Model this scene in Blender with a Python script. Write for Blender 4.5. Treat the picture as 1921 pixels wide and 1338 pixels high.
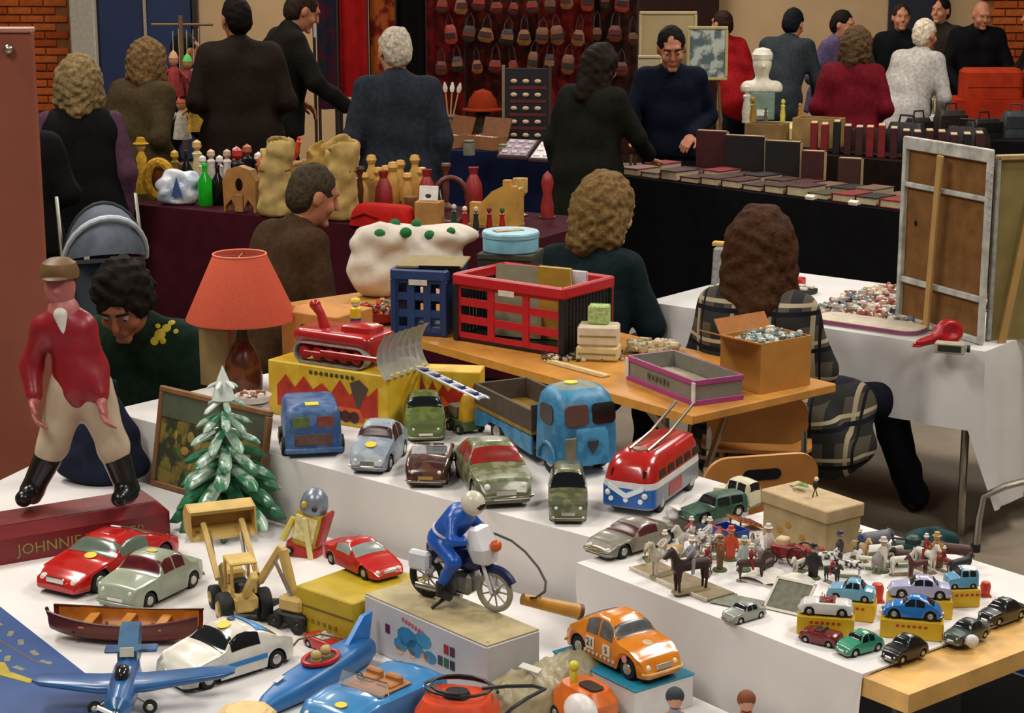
import bpy, bmesh, math, random
import numpy as np
from mathutils import Vector, Matrix, Euler
random.seed(7)
PI = math.pi
scene = bpy.context.scene
for o in list(bpy.data.objects): bpy.data.objects.remove(o)
COL = scene.collection

# ------------------------------------------------------------ camera
FPX, HCAM = 3500.0, 2.27
PITCH = math.atan((669 + 126) / FPX)
cam_d = bpy.data.cameras.new('camera'); cam = bpy.data.objects.new('camera', cam_d); COL.objects.link(cam)
cam.location = (0, 0, HCAM); cam.rotation_euler = (PI / 2 - PITCH, 0, 0)
cam_d.sensor_fit = 'HORIZONTAL'; cam_d.sensor_width = 36.0; cam_d.lens = FPX / 1921 * 36.0
cam_d.clip_end = 200
scene.camera = cam

# ------------------------------------------------------------ light
w = bpy.data.worlds.new('hall_ambient'); scene.world = w; w.use_nodes = True
w.node_tree.nodes['Background'].inputs[0].default_value = (1.0, .93, .84, 1)
w.node_tree.nodes['Background'].inputs[1].default_value = .11
def area(name, loc, size, power, col=(1, .94, .86)):
    d = bpy.data.lights.new(name, 'AREA'); d.shape = 'RECTANGLE'; d.size, d.size_y = size; d.energy = power; d.color = col
    o = bpy.data.objects.new(name, d); COL.objects.link(o); o.location = loc; return o
for (lx, ly, pw) in ((-2.6, 1.4, 150), (2.6, 1.4, 115), (-3.4, 6.5, 200), (3.4, 6.5, 200), (-3.4, 12, 150), (3.4, 12, 180), (0, 17, 210)):
    area('ceiling_light', (lx, ly, 5.6), (1.2, 2.6), pw)
vs = scene.view_settings
vs.view_transform = 'Standard'; vs.look = 'None'; vs.gamma = 1.0; vs.use_curve_mapping = False
vs.exposure = 0.3

# ------------------------------------------------------------ geometry of the place from the picture
_c, _s = math.cos(PITCH), math.sin(PITCH)
def ray(x, y):
    u = (x - 960.5) / FPX; v = (669 - y) / FPX
    return Vector((u, _c + v * _s, -_s + v * _c))
def G(x, y, z):
    d = ray(x, y); t = (z - HCAM) / d.z
    return Vector((d.x * t, d.y * t, z))
def GY(x, y, Y):
    d = ray(x, y); t = Y / d.y
    return Vector((d.x * t, Y, HCAM + d.z * t))
def span(a, b, z):            # two ground pixels -> midpoint, heading, length
    p, q = G(a[0], a[1], z), G(b[0], b[1], z)
    d = q - p
    return (p + q) / 2, math.atan2(d.y, d.x), d.length

# ------------------------------------------------------------ materials
_mats = {}
def srgb(h):
    h = h.lstrip('#'); out = []
    for i in (0, 2, 4):
        c = int(h[i:i + 2], 16) / 255
        out.append(c / 12.92 if c <= .04045 else ((c + .055) / 1.055) ** 2.4)
    return out
def m(h, r=.55, var=.12, sc=30, met=0, bump=0, h2=None, coat=0, alpha=1, trans=0):
    key = (h, r, var, sc, met, bump, h2, coat, alpha, trans)
    if key in _mats: return _mats[key]
    mt = bpy.data.materials.new('mat_' + h.lstrip('#')); mt.use_nodes = True
    nt = mt.node_tree; b = nt.nodes['Principled BSDF']
    c = srgb(h)
    b.inputs['Roughness'].default_value = r; b.inputs['Metallic'].default_value = met
    b.inputs['Coat Weight'].default_value = coat; b.inputs['Coat Roughness'].default_value = .08
    if r >= .72: b.inputs['Specular IOR Level'].default_value = .12
    if trans: b.inputs['Transmission Weight'].default_value = trans
    if alpha < 1: b.inputs['Alpha'].default_value = alpha
    if var > 0 or h2 or bump:
        tc = nt.nodes.new('ShaderNodeTexCoord'); nz = nt.nodes.new('ShaderNodeTexNoise')
        nz.inputs['Scale'].default_value = sc; nz.inputs['Detail'].default_value = 4
        nt.links.new(tc.outputs['Object'], nz.inputs['Vector'])
        rp = nt.nodes.new('ShaderNodeValToRGB')
        if h2:
            d = srgb(h2); rp.color_ramp.elements[0].position = .47; rp.color_ramp.elements[1].position = .56
            rp.color_ramp.elements[0].color = (*c, 1); rp.color_ramp.elements[1].color = (*d, 1)
        else:
            rp.color_ramp.elements[0].position = .3; rp.color_ramp.elements[1].position = .7
            rp.color_ramp.elements[0].color = (*[max(0, k * (1 - var)) for k in c], 1)
            rp.color_ramp.elements[1].color = (*[min(1, k * (1 + var)) for k in c], 1)
        nt.links.new(nz.outputs['Fac'], rp.inputs['Fac']); nt.links.new(rp.outputs['Color'], b.inputs['Base Color'])
        if bump:
            bp = nt.nodes.new('ShaderNodeBump'); bp.inputs['Strength'].default_value = bump; bp.inputs['Distance'].default_value = .01
            nt.links.new(nz.outputs['Fac'], bp.inputs['Height']); nt.links.new(bp.outputs['Normal'], b.inputs['Normal'])
    else:
        b.inputs['Base Color'].default_value = (*c, 1)
    _mats[key] = mt; return mt
def stripes(name, base, lines, coord='Object', r=.8):
    """woven pattern: lines = [(axis, scale, width, hex)] over a base colour"""
    mt = bpy.data.materials.new(name); mt.use_nodes = True; nt = mt.node_tree; b = nt.nodes['Principled BSDF']
    b.inputs['Roughness'].default_value = r; b.inputs['Specular IOR Level'].default_value = .12
    tc = nt.nodes.new('ShaderNodeTexCoord'); sp = nt.nodes.new('ShaderNodeSeparateXYZ'); nt.links.new(tc.outputs[coord], sp.inputs[0])
    cur = nt.nodes.new('ShaderNodeRGB'); cur.outputs[0].default_value = (*srgb(base), 1); cur = cur.outputs[0]
    for ax, sc, off, wd, hx in lines:
        a = nt.nodes.new('ShaderNodeMath'); a.operation = 'MULTIPLY_ADD'; a.inputs[1].default_value = sc; a.inputs[2].default_value = off
        nt.links.new(sp.outputs[ax], a.inputs[0])
        fr = nt.nodes.new('ShaderNodeMath'); fr.operation = 'FRACT'; nt.links.new(a.outputs[0], fr.inputs[0])
        lt = nt.nodes.new('ShaderNodeMath'); lt.operation = 'LESS_THAN'; lt.inputs[1].default_value = wd; nt.links.new(fr.outputs[0], lt.inputs[0])
        mx = nt.nodes.new('ShaderNodeMix'); mx.data_type = 'RGBA'; nt.links.new(lt.outputs[0], mx.inputs[0])
        nt.links.new(cur, mx.inputs[6]); mx.inputs[7].default_value = (*srgb(hx), 1); cur = mx.outputs[2]
    nt.links.new(cur, b.inputs['Base Color']); return mt

# ------------------------------------------------------------ mesh builder
def rotm(rot): return Euler(rot).to_matrix() if rot else Matrix.Identity(3)
class B:
    def __init__(self): self.v = []; self.f = []; self.mi = []; self.cur = 0
    def add(self, vs_, fs):
        n = len(self.v); self.v += [tuple(p) for p in vs_]
        for f in fs: self.f.append(tuple(i + n for i in f)); self.mi.append(self.cur)
        return self
    def box(self, c, s, rot=None, b=0):
        hx, hy, hz = s[0] / 2, s[1] / 2, s[2] / 2; R = rotm(rot); c = Vector(c)
        b = min(b, .95 * min(hx, hy, hz))
        if b <= 0:
            vs_ = [Vector((x, y, z)) for x in (-hx, hx) for y in (-hy, hy) for z in (-hz, hz)]
            fs = [(0, 1, 3, 2), (4, 6, 7, 5), (0, 4, 5, 1), (2, 3, 7, 6), (0, 2, 6, 4), (1, 5, 7, 3)]
        else:
            vs_ = []; idx = {}
            for sx in (-1, 1):
                for sy in (-1, 1):
                    for sz in (-1, 1):
                        for a in range(3):
                            q = [sx * (hx - b), sy * (hy - b), sz * (hz - b)]; q[a] = (sx * hx, sy * hy, sz * hz)[a]
                            idx[(sx, sy, sz, a)] = len(vs_); vs_.append(Vector(q))
            fs = []
            for a in range(3):
                u, w_ = (a + 1) % 3, (a + 2) % 3
                for s_ in (-1, 1):
                    q = []
                    for (p, r) in ((-1, -1), (1, -1), (1, 1), (-1, 1)):
                        k = [0, 0, 0]; k[a] = s_; k[u] = p; k[w_] = r; q.append(idx[(*k, a)])
                    fs.append(tuple(q if s_ > 0 else q[::-1]))
                for p in (-1, 1):
                    for r in (-1, 1):
                        k0 = [0, 0, 0]; k0[a] = -1; k0[u] = p; k0[w_] = r; k1 = k0[:]; k1[a] = 1
                        q = (idx[(*k0, u)], idx[(*k1, u)], idx[(*k1, w_)], idx[(*k0, w_)])
                        fs.append(q if p * r < 0 else q[::-1])
            for sx in (-1, 1):
                for sy in (-1, 1):
                    for sz in (-1, 1):
                        q = tuple(idx[(sx, sy, sz, a)] for a in range(3)); fs.append(q if sx * sy * sz > 0 else q[::-1])
        return self.add([c + R @ p for p in vs_], fs)
    def tube(self, pts, r, n=8, closed=False, caps=True):
        pts = [Vector(p) for p in pts]; N = len(pts)
        rs = r if isinstance(r, (list, tuple)) else [r] * N
        up = None; vs_ = []
        for i, p in enumerate(pts):
            if closed: t = pts[(i + 1) % N] - pts[i - 1]
            else: t = pts[min(i + 1, N - 1)] - pts[max(i - 1, 0)]
            t.normalize()
            if up is None: up = Vector((0, 0, 1)) if abs(t.z) < .9 else Vector((1, 0, 0))
            x = up - t * up.dot(t)
            if x.length < 1e-6: x = t.orthogonal()
            x.normalize(); up = x; y = t.cross(x)
            for j in range(n):
                a = 2 * PI * j / n; vs_.append(p + (x * math.cos(a) + y * math.sin(a)) * rs[i])
        fs = []
        for i in range(N if closed else N - 1):
            k = (i + 1) % N
            for j in range(n): fs.append((i * n + j, i * n + (j + 1) % n, k * n + (j + 1) % n, k * n + j))
        if caps and not closed: fs.append(tuple(range(n))[::-1]); fs.append(tuple((N - 1) * n + j for j in range(n)))
        return self.add(vs_, fs)
    def cyl(self, p0, p1, r0, r1=None, n=12): return self.tube([p0, p1], [r0, r0 if r1 is None else r1], n)
    def lathe(self, prof, n=16, c=(0, 0, 0), rot=None, sx=1, sy=1):
        R = rotm(rot); c = Vector(c); vs_ = []; fs = []
        for (r, z) in prof:
            for j in range(n):
                a = 2 * PI * j / n; vs_.append(c + R @ Vector((r * math.cos(a) * sx, r * math.sin(a) * sy, z)))
        for i in range(len(prof) - 1):
            for j in range(n): fs.append((i * n + j, i * n + (j + 1) % n, (i + 1) * n + (j + 1) % n, (i + 1) * n + j))
        if prof[0][0] > 1e-6: fs.append(tuple(range(n))[::-1])
        if prof[-1][0] > 1e-6: fs.append(tuple((len(prof) - 1) * n + j for j in range(n)))
        return self.add(vs_, fs)
    def sph(self, c, r, nu=12, nv=8, rot=None):
        if not isinstance(r, (tuple, list)): r = (r, r, r)
        R = rotm(rot); c = Vector(c); vs_ = []; fs = []
        for i in range(nv + 1):
            t = PI * i / nv; st = max(math.sin(t), 1e-4)
            for j in range(nu):
                a = 2 * PI * j / nu; vs_.append(c + R @ Vector((r[0] * st * math.cos(a), r[1] * st * math.sin(a), -r[2] * math.cos(t))))
        for i in range(nv):
            for j in range(nu): fs.append((i * nu + j, i * nu + (j + 1) % nu, (i + 1) * nu + (j + 1) % nu, (i + 1) * nu + j))
        return self.add(vs_, fs)
    def prism(self, poly, z0, z1, M=None):
        n = len(poly); M = M or Matrix.Identity(4)
        vs_ = [M @ Vector((p[0], p[1], z0)) for p in poly] + [M @ Vector((p[0], p[1], z1)) for p in poly]
        fs = [tuple(range(n))[::-1], tuple(range(n, 2 * n))] + [(i, (i + 1) % n, n + (i + 1) % n, n + i) for i in range(n)]
        return self.add(vs_, fs)
    def loft(self, rings, caps=True, closed=True):
        n = len(rings[0]); vs_ = [p for r in rings for p in r]; fs = []
        for i in range(len(rings) - 1):
            for j in range(n if closed else n - 1): fs.append((i * n + j, i * n + (j + 1) % n, (i + 1) * n + (j + 1) % n, (i + 1) * n + j))
        if caps and closed: fs.append(tuple(range(n))[::-1]); fs.append(tuple((len(rings) - 1) * n + j for j in range(n)))
        return self.add(vs_, fs)
    def grid(self, fn, nu, nv):
        vs_ = [fn(i / nu, j / nv) for i in range(nu + 1) for j in range(nv + 1)]
        fs = [(i * (nv + 1) + j, (i + 1) * (nv + 1) + j, (i + 1) * (nv + 1) + j + 1, i * (nv + 1) + j + 1) for i in range(nu) for j in range(nv)]
        return self.add(vs_, fs)
    def mesh(self, name, mats, smooth=True, ang=.6):
        me = bpy.data.meshes.new(name); me.from_pydata([tuple(p) for p in self.v], [], self.f); me.validate()
        for k in (mats if isinstance(mats, (list, tuple)) else [mats]): me.materials.append(k)
        if isinstance(mats, (list, tuple)) and len(me.polygons) == len(self.mi): me.polygons.foreach_set('material_index', self.mi)
        bm = bmesh.new(); bm.from_mesh(me); bmesh.ops.recalc_face_normals(bm, faces=bm.faces); bm.to_mesh(me); bm.free()
        if smooth: me.shade_smooth(); me.set_sharp_from_angle(angle=ang)
        return me
def obj(name, me, parent=None, loc=(0, 0, 0), rot=(0, 0, 0)):
    o = bpy.data.objects.new(name, me); COL.objects.link(o); o.location = loc; o.rotation_euler = rot
    if parent is not None: o.parent = parent
    return o
def tag(o, label, cat, group=None):
    o['label'] = label; o['category'] = cat
    if group: o['group'] = group
    return o
def T(name, label, cat, loc, rz=0, group=None, rx=0, ry=0):
    o = obj(name, None, None, loc, (rx, ry, rz)); o.empty_display_size = .05
    return tag(o, label, cat, group)
def P(par, name, b, mat, smooth=True, loc=(0, 0, 0), rot=(0, 0, 0), label=None, ang=.6):
    o = obj(name, b.mesh(name, mat, smooth, ang), par, loc, rot)
    if label: o['label'] = label
    return o
def S1(name, b, mat, label, cat, loc=(0, 0, 0), rz=0, group=None, rot=None, smooth=True, ang=.6):
    o = obj(name, b.mesh(name, mat, smooth, ang), None, loc, rot or (0, 0, rz)); return tag(o, label, cat, group)
def ST(name, b, mat, parent=None, smooth=False):
    o = obj(name, b.mesh(name, mat, smooth), parent)
    if parent is None: o['kind'] = 'structure'
    return o
def dup(root, loc, rz=None, label=None, group=None, scale=None):
    r = root.copy(); COL.objects.link(r); r.location = loc
    if rz is not None: r.rotation_euler = (root.rotation_euler[0], root.rotation_euler[1], rz)
    if label: r['label'] = label
    if group: r['group'] = group
    if scale: r.scale = (scale,) * 3
    for ch in list(root.children):
        c = ch.copy(); COL.objects.link(c); c.parent = r
        for g in list(ch.children):
            d = g.copy(); COL.objects.link(d); d.parent = c
    return r
def text(par, s, size, mat, loc, rot, name='lettering', ext=.0006, align='CENTER'):
    cu = bpy.data.curves.new('txt', 'FONT'); cu.body = s; cu.size = size; cu.extrude = ext; cu.align_x = align; cu.align_y = 'CENTER'; cu.resolution_u = 2
    t = bpy.data.objects.new('txt', cu); COL.objects.link(t)
    me = bpy.data.meshes.new_from_object(t.evaluated_get(bpy.context.evaluated_depsgraph_get()))
    bpy.data.objects.remove(t); bpy.data.curves.remove(cu)
    me.materials.clear(); me.materials.append(mat); me.name = name
    return obj(name, me, par, loc, rot)
def disc(par, name, mat, c, r, nrm=(0, 0, 1), th=.001, n=14, sx=1):
    q = Vector(nrm).to_track_quat('Z', 'Y').to_euler()
    b = B(); b.lathe([(r, 0), (r, th)], n, c, q, sx=sx); return P(par, name, b, mat)

# ------------------------------------------------------------ smooth solids (signed distance + surface nets)
def smin(a, b, k):
    h = np.clip(.5 + .5 * (b - a) / k, 0, 1); return b + (a - b) * h - k * h * (1 - h)
class SD:
    def __init__(self): self.p = []
    def cap(self, a, b, ra, rb=None, k=.03, neg=False):
        self.p.append(('c', np.array(a, float), np.array(b, float), ra, ra if rb is None else rb, k, neg)); return self
    def ell(self, c, r, R=None, k=.02, neg=False):
        self.p.append(('e', np.array(c, float), np.array(r, float), np.array(R if R is not None else np.eye(3), float), 0, k, neg)); return self
    def _box(self, q):
        if q[0] == 'c':
            R = max(q[3], q[4]); return np.minimum(q[1], q[2]) - R, np.maximum(q[1], q[2]) + R
        R = q[2].max(); return q[1] - R, q[1] + R
    def polys(self, h, noise=0, nf=14., clip=None, zmin=None):
        pos = [self._box(q) for q in self.p if not q[6]]
        lo = np.min([b[0] for b in pos], 0) - 3 * h - noise; hi = np.max([b[1] for b in pos], 0) + 3 * h + noise
        n = np.ceil((hi - lo) / h).astype(int) + 1
        F = np.full(n, 1., np.float32)
        ax = [lo[i] + h * np.arange(n[i]) for i in range(3)]
        for q in self.p:
            a, b = self._box(q); mg = q[5] + 3 * h + noise
            i0 = np.clip(np.floor((a - mg - lo) / h).astype(int), 0, n - 1); i1 = np.clip(np.ceil((b + mg - lo) / h).astype(int) + 1, 1, n)
            sl = tuple(slice(i0[k], i1[k]) for k in range(3))
            X, Y, Z = np.meshgrid(ax[0][sl[0]], ax[1][sl[1]], ax[2][sl[2]], indexing='ij')
            if q[0] == 'c':
                d = q[2] - q[1]; L = max(d @ d, 1e-9)
                t = np.clip(((X - q[1][0]) * d[0] + (Y - q[1][1]) * d[1] + (Z - q[1][2]) * d[2]) / L, 0, 1)
                D = np.sqrt((X - q[1][0] - t * d[0]) ** 2 + (Y - q[1][1] - t * d[1]) ** 2 + (Z - q[1][2] - t * d[2]) ** 2) - (q[3] + t * (q[4] - q[3]))
            else:
                x, y, z = X - q[1][0], Y - q[1][1], Z - q[1][2]; R = q[3]
                lx = R[0, 0] * x + R[1, 0] * y + R[2, 0] * z; ly = R[0, 1] * x + R[1, 1] * y + R[2, 1] * z; lz = R[0, 2] * x + R[1, 2] * y + R[2, 2] * z
                k0 = np.sqrt((lx / q[2][0]) ** 2 + (ly / q[2][1]) ** 2 + (lz / q[2][2]) ** 2)
                k1 = np.sqrt((lx / q[2][0] ** 2) ** 2 + (ly / q[2][1] ** 2) ** 2 + (lz / q[2][2] ** 2) ** 2)
                D = k0 * (k0 - 1) / np.maximum(k1, 1e-6)
            F[sl] = -smin(-F[sl], D, q[5]) if q[6] else smin(F[sl], D, q[5])
        X, Y, Z = np.meshgrid(*ax, indexing='ij')
        if noise:
            F = F + noise * (np.sin(nf * X + 1.7 * np.sin(nf * .7 * Z + 1)) * np.sin(nf * 1.3 * Z + 1.3 * np.sin(nf * .8 * Y)) + .6 * np.sin(nf * 2.1 * Y + nf * 1.1 * X + 2) * np.sin(nf * 1.9 * Z))
        if zmin is not None: F = np.maximum(F, zmin - Z)
        if clip is not None: F = np.maximum(F, clip(X, Y, Z))
        F[0] = F[-1] = 1; F[:, 0] = F[:, -1] = 1; F[:, :, 0] = F[:, :, -1] = 1
        ins = F < 0; nx, ny, nz = n
        acc = np.zeros((nx - 1, ny - 1, nz - 1, 3), np.float32); cnt = np.zeros((nx - 1, ny - 1, nz - 1), np.float32)
        I = np.stack(np.meshgrid(np.arange(nx - 1), np.arange(ny - 1), np.arange(nz - 1), indexing='ij'), -1).astype(np.float32)
        def sub(A, o): return A[o[0]:o[0] + nx - 1, o[1]:o[1] + ny - 1, o[2]:o[2] + nz - 1]
        for d in range(3):
            e = [0, 0, 0]; e[d] = 1; u, v_ = (d + 1) % 3, (d + 2) % 3
            for a in (0, 1):
                for b in (0, 1):
                    o = [0, 0, 0]; o[u] = a; o[v_] = b; o2 = [o[i] + e[i] for i in range(3)]
                    f0, f1 = sub(F, o), sub(F, o2); ch = (f0 < 0) != (f1 < 0)
                    t = np.where(ch, f0 / np.where(f0 == f1, 1, f0 - f1), 0)
                    for k in range(3): acc[..., k] += np.where(ch, o[k] + (t if k == d else 0), 0)
                    cnt += ch
        act = cnt > 0; idx = np.full(act.shape, -1, int); idx[act] = np.arange(act.sum())
        V = ((I + acc / np.maximum(cnt, 1)[..., None])[act]) * h + lo
        faces = []
        for d in range(3):
            u, v_ = (d + 1) % 3, (d + 2) % 3
            A = [slice(1, -1)] * 3; Bq = [slice(1, -1)] * 3
            A[d] = slice(0, -1); Bq[d] = slice(1, None)
            ch = ins[tuple(A)] != ins[tuple(Bq)]; pos_ = np.argwhere(ch); flip = ins[tuple(A)][ch]
            off = np.array([1, 1, 1]); off[d] = 0; base = pos_ + off
            def at(du, dv):
                q = base.copy(); q[:, u] += du; q[:, v_] += dv; return idx[q[:, 0], q[:, 1], q[:, 2]]
            Q = np.stack([at(-1, -1), at(0, -1), at(0, 0), at(-1, 0)], 1)
            Q[~flip] = Q[~flip][:, ::-1]; faces.append(Q)
        return V, np.concatenate(faces)
def sdmesh(name, parts, mat):
    """parts: list of (V,F) joined into one mesh"""
    vs_ = []; fs = []; k = 0
    for V, F in parts: vs_.append(V); fs.append(F + k); k += len(V)
    V = np.concatenate(vs_); F = np.concatenate(fs)
    me = bpy.data.meshes.new(name); me.from_pydata(V.tolist(), [], F.tolist()); me.materials.append(mat); me.shade_smooth(); return me
# ============================================================ the hall
b = B(); b.box((0, 12, -.05), (30, 44, .1)); ST('floor', b, m('#7d7263', .75, .22, 2.2, bump=.05))
WY = 19.0
b = B(); b.box((0, WY + .12, 2.2), (26, .2, 4.4)); wall = ST('wall_back', b, m('#b89a74', .85, .06, 3))
b = B(); b.box((-11, 8, 2.2), (.2, 30, 4.4)); ST('wall_left', b, m('#b89a74', .85, .06, 3))
b = B(); b.box((11, 8, 2.2), (.2, 30, 4.4)); ST('wall_right', b, m('#b89a74', .85, .06, 3))
def wx(px): return GY(px, 60, WY).x
mort = m('#8a5a3a', .9, .15, 20)
brick_m = [m('#a8501f', .85, .2, 25), m('#9a4318', .85, .2, 25), m('#b25a28', .85, .2, 25)]
def brickwork(x0, x1, z0, z1):
    b = B(); b.box(((x0 + x1) / 2, WY, 2.2), (x1 - x0, .03, 4.4)); P(wall, 'mortar_bed', b, mort, False)
    mesh = []
    for mm in brick_m:
        b = B(); b.box((0, 0, 0), (.225, .05, .066), b=.004); mesh.append(b.mesh('brick', mm, False))
    k = 0; z = z0
    while z < z1:
        x = x0 + .115 + (.12 if k % 2 else 0)
        while x + .11 < x1 + .02:
            obj('brick', random.choice(mesh), wall, (x, WY - .025 + random.uniform(-.003, .003), z)); x += .24
        z += .08; k += 1
brickwork(-6.0, wx(140), .55, 1.85)
brickwork(wx(1838), wx(1838) + 1.2, .85, 1.85)
b = B(); b.box(((wx(140) + wx(186)) / 2, WY - .1, 2.2), (wx(186) - wx(140), .2, 4.4), b=.01); ST('trim_1', b, m('#a9a293', .7))
d0, d1 = wx(187), wx(366)
b = B(); b.box(((d0 + d1) / 2, WY - .02, 1.3), (d1 - d0, .06, 2.6)); door = ST('door_1', b, m('#0c1a38', .5))
for i in (0, 1):
    wq = (d1 - d0) / 2; x = d0 + wq * (i + .5)
    b = B(); b.box((x, WY - .07, 1.28), (wq - .035, .05, 2.5), b=.008); P(door, 'door_leaf', b, m('#14284f', .45, .15, 4), False)
b = B(); b.box(((d0 + d1) / 2, WY - .1, 1.28), (.03, .02, 2.5)); P(door, 'meeting_strip', b, m('#9a8f7c', .5), False)
b = B(); b.box((d1 + .02, WY - .06, 1.3), (.05, .1, 2.6)); P(door, 'door_frame', b, m('#1c1410', .5), False)
# dark notice board / doorway recess beyond the far visitors
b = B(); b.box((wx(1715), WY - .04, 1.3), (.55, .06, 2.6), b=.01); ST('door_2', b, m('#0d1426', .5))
b = B(); b.box((wx(1130), WY - .1, 1.3), (2.3, .1, 2.6)); ST('trim_2', b, m('#2a1712', .8))

# ============================================================ tables and cloths
ZB, ZD, ZF, ZT = .766, .766, .586, .740
def V2(x, y): return Vector((x, y))
def rect(o, ang, L, D):
    e = Vector((math.cos(ang), math.sin(ang))); n = Vector((-e.y, e.x)); o = Vector(o)
    return [o, o + e * L, o + e * L + n * D, o + n * D]
def cloth(label, poly, z, drops, mat, amp=.02, flare=.03, seed=1, name='tablecloth', step=.03, group=None):
    rnd = random.Random(seed); n = len(poly); pts = []
    nr = []
    for i in range(n):
        d = (poly[(i + 1) % n] - poly[i]).normalized(); nr.append(Vector((d.y, -d.x)))
    for i in range(n):
        a, c = poly[i], poly[(i + 1) % n]; L = (c - a).length; k = max(2, int(L / step))
        pts.append((a, (nr[i] + nr[i - 1]).normalized(), (drops[i] + drops[i - 1]) / 2 if min(drops[i], drops[i - 1]) > .05 else max(.01, min(drops[i], drops[i - 1]))))
        for j in range(1, k): pts.append((a + (c - a) * j / k, nr[i], drops[i]))
    ph = [rnd.uniform(0, 6.28) for _ in range(4)]; s = 0; rings = []
    NV = 8; prev = None; data = []
    for (p, nn, dr) in pts:
        if prev is not None: s += (p - prev).length
        prev = p
        wv = .5 * math.sin(s * 31 + ph[0]) + .35 * math.sin(s * 17 + ph[1]) + .3 * math.sin(s * 53 + ph[2]) + .25 * math.sin(s * 7 + ph[3])
        data.append((p, nn, dr, wv))
    for k in range(NV + 1):
        t = k / NV; ring = []
        for (p, nn, dr, wv) in data:
            o = .004 + (flare * t + amp * wv * t ** .8) * min(1, dr / .3) + (.006 * math.sin(PI * min(1, t * 6)) if dr > .05 else 0)
            q = p + nn * max(o, .003); ring.append(Vector((q.x, q.y, z - dr * t + .012 * wv * t * min(1, dr))))
        rings.append(ring)
    b = B(); b.loft([[Vector((p.x, p.y, z)) for (p, nn, dr, wv) in data]] + rings, caps=False)
    b.add([Vector((p.x, p.y, z)) for (p, _, _, _) in data], [tuple(range(len(data)))])
    return S1(name, b, mat, label, 'tablecloth', group=group, ang=1.2)
def table(label, poly, z, top, leg, th=.028, lr=.016, name='trestle_table', inset=.08, cat='table', group=None):
    c = sum(poly, Vector((0, 0))) / len(poly)
    t = T(name, label, cat, (c.x, c.y, 0), group=group)
    b = B(); b.prism([(p - c) for p in poly], z - th, z); P(t, 'tabletop', b, top, False)
    for p in poly:
        q = (p - c); q = q * (1 - inset / q.length)
        b = B(); b.cyl((q.x, q.y, 0), (q.x, q.y, z - th), lr, n=10); P(t, 'leg', b, leg)
    return t
wood = m('#c08a42', .5, .18, 9); steel = m('#b8b4aa', .25, .05, met=1); white_cloth = m('#d9d5d2', .85, .05, 6); dark_leg = m('#2b2b2b', .4)
AB = math.radians(-40.6)
PB = rect((-1.30, 5.83), AB, 2.05, .60); PB[3] = rect((-1.30, 5.83), AB, 2.05, .86)[3]
AD = math.radians(-51)
PD = rect((.165, 4.34), AD, 1.02, .76)
PDc = rect((.163, 4.342), AD, .90, .764)
AK = math.radians(-50.7)
eK = Vector((math.cos(AK), math.sin(AK))); nK = Vector((-eK.y, eK.x))
PK = rect(Vector((.588, 5.868)) - eK * 2.45, AK, 2.45, .70)
PF = [V2(-1.52, 5.93), V2(-1.95, 4.6), V2(-1.6, 3.35), V2(.45, 3.2), V2(.86, 3.36), V2(.125, 4.30), V2(.19, 4.465)]
PR = rect((.57, 7.74), math.radians(-39), 1.53, 1.0)
table('plain trestle table under the white cloth with tin trucks', [p + (Vector((-.3, 5.3)) - p).normalized() * .015 for p in PB], ZB - .006, wood, steel)
cloth('white cloth under the large tin cars and trucks', PB, ZB, [.7, .7, .7, .7], white_cloth, .014, .02, 3)
table('pale pine table with bare edge beside the miniature cars', PD, ZD - .008, m('#d2a45c', .55, .2, 14), dark_leg, th=.042)
cloth('white cloth spread under the miniature cars in yellow boxes', PDc, ZD, [.71, .004, .06, .12], white_cloth, .016, .018, 5)
table('low display table under the front toys', [p + (Vector((-.5, 4.4)) - p).normalized() * .02 for p in PF], ZF - .006, wood, steel)
cloth('white cloth on the low table with boat and racing cars', PF, ZF, [.5] * 7, white_cloth, .01, .015, 9)
# the bare folding table with the crates: splayed chrome legs
t = T('folding_table', 'bare varnished wood folding table carrying the plastic crates', 'table', (*((PK[0] + PK[2]) / 2), 0), AK)
b = B(); b.box((0, 0, ZT - .016), (2.45, .70, .032), b=.004); P(t, 'tabletop', b, m('#b97f35', .45, .2, 8), False)
b = B(); b.box((0, -.351, ZT - .016), (2.45, .004, .03)); P(t, 'edge_band', b, m('#c58a30', .45, .1), False)
for sx in (-1.0, 1.0):
    for sy in (-1, 1):
        b = B(); b.cyl((sx * .86, sy * .24, ZT - .034), (sx * 1.02, -sy * .3, .0), .013, n=10); P(t, 'leg', b, steel)
    b = B(); b.cyl((sx * .975, -.15, .16), (sx * .975, .15, .16), .009, n=8); P(t, 'cross_bar', b, steel)
table('table under off-white cloth with jewellery and a red scoop', rect((.58, 7.745), math.radians(-39), 1.51, .98), .744, wood, steel)
grey_cloth = m('#cbc9c6', .85, .05, 6)
cloth('off-white cloth hanging in folds from the trinket table', PR, .75, [.30, .62, .3, .3], grey_cloth, .022, .05, 11)
# bent chrome leg under the hanging corner
t = T('clothes_stand', 'bent chrome tube foot under the off-white cloth corner', 'stand', G(1830, 1035, 0))
b = B(); b.tube([(0, 0, 0.005), (0.01, .02, .12), (.03, .05, .2), (.10, .02, .25), (.22, .0, .29)], .014, 10); P(t, 'tube', b, steel)
b = B(); b.cyl((0, 0, 0), (0, 0, .03), .018, n=10); P(t, 'rubber_foot', b, m('#151515', .7))

# stall with wooden toys and dolls (burgundy cloth)
PA = rect((-2.12, 10.30), math.radians(-30.6), 2.55, .85)
table('stall table under burgundy cloth with wooden goods', rect((-2.11, 10.305), math.radians(-30.6), 2.53, .83), .795, wood, steel)
cloth('dark burgundy cloth on the wooden goods stall', PA, .8, [.7] * 4, m('#3a0d18', .9, .2, 12), .02, .03, 13)
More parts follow.
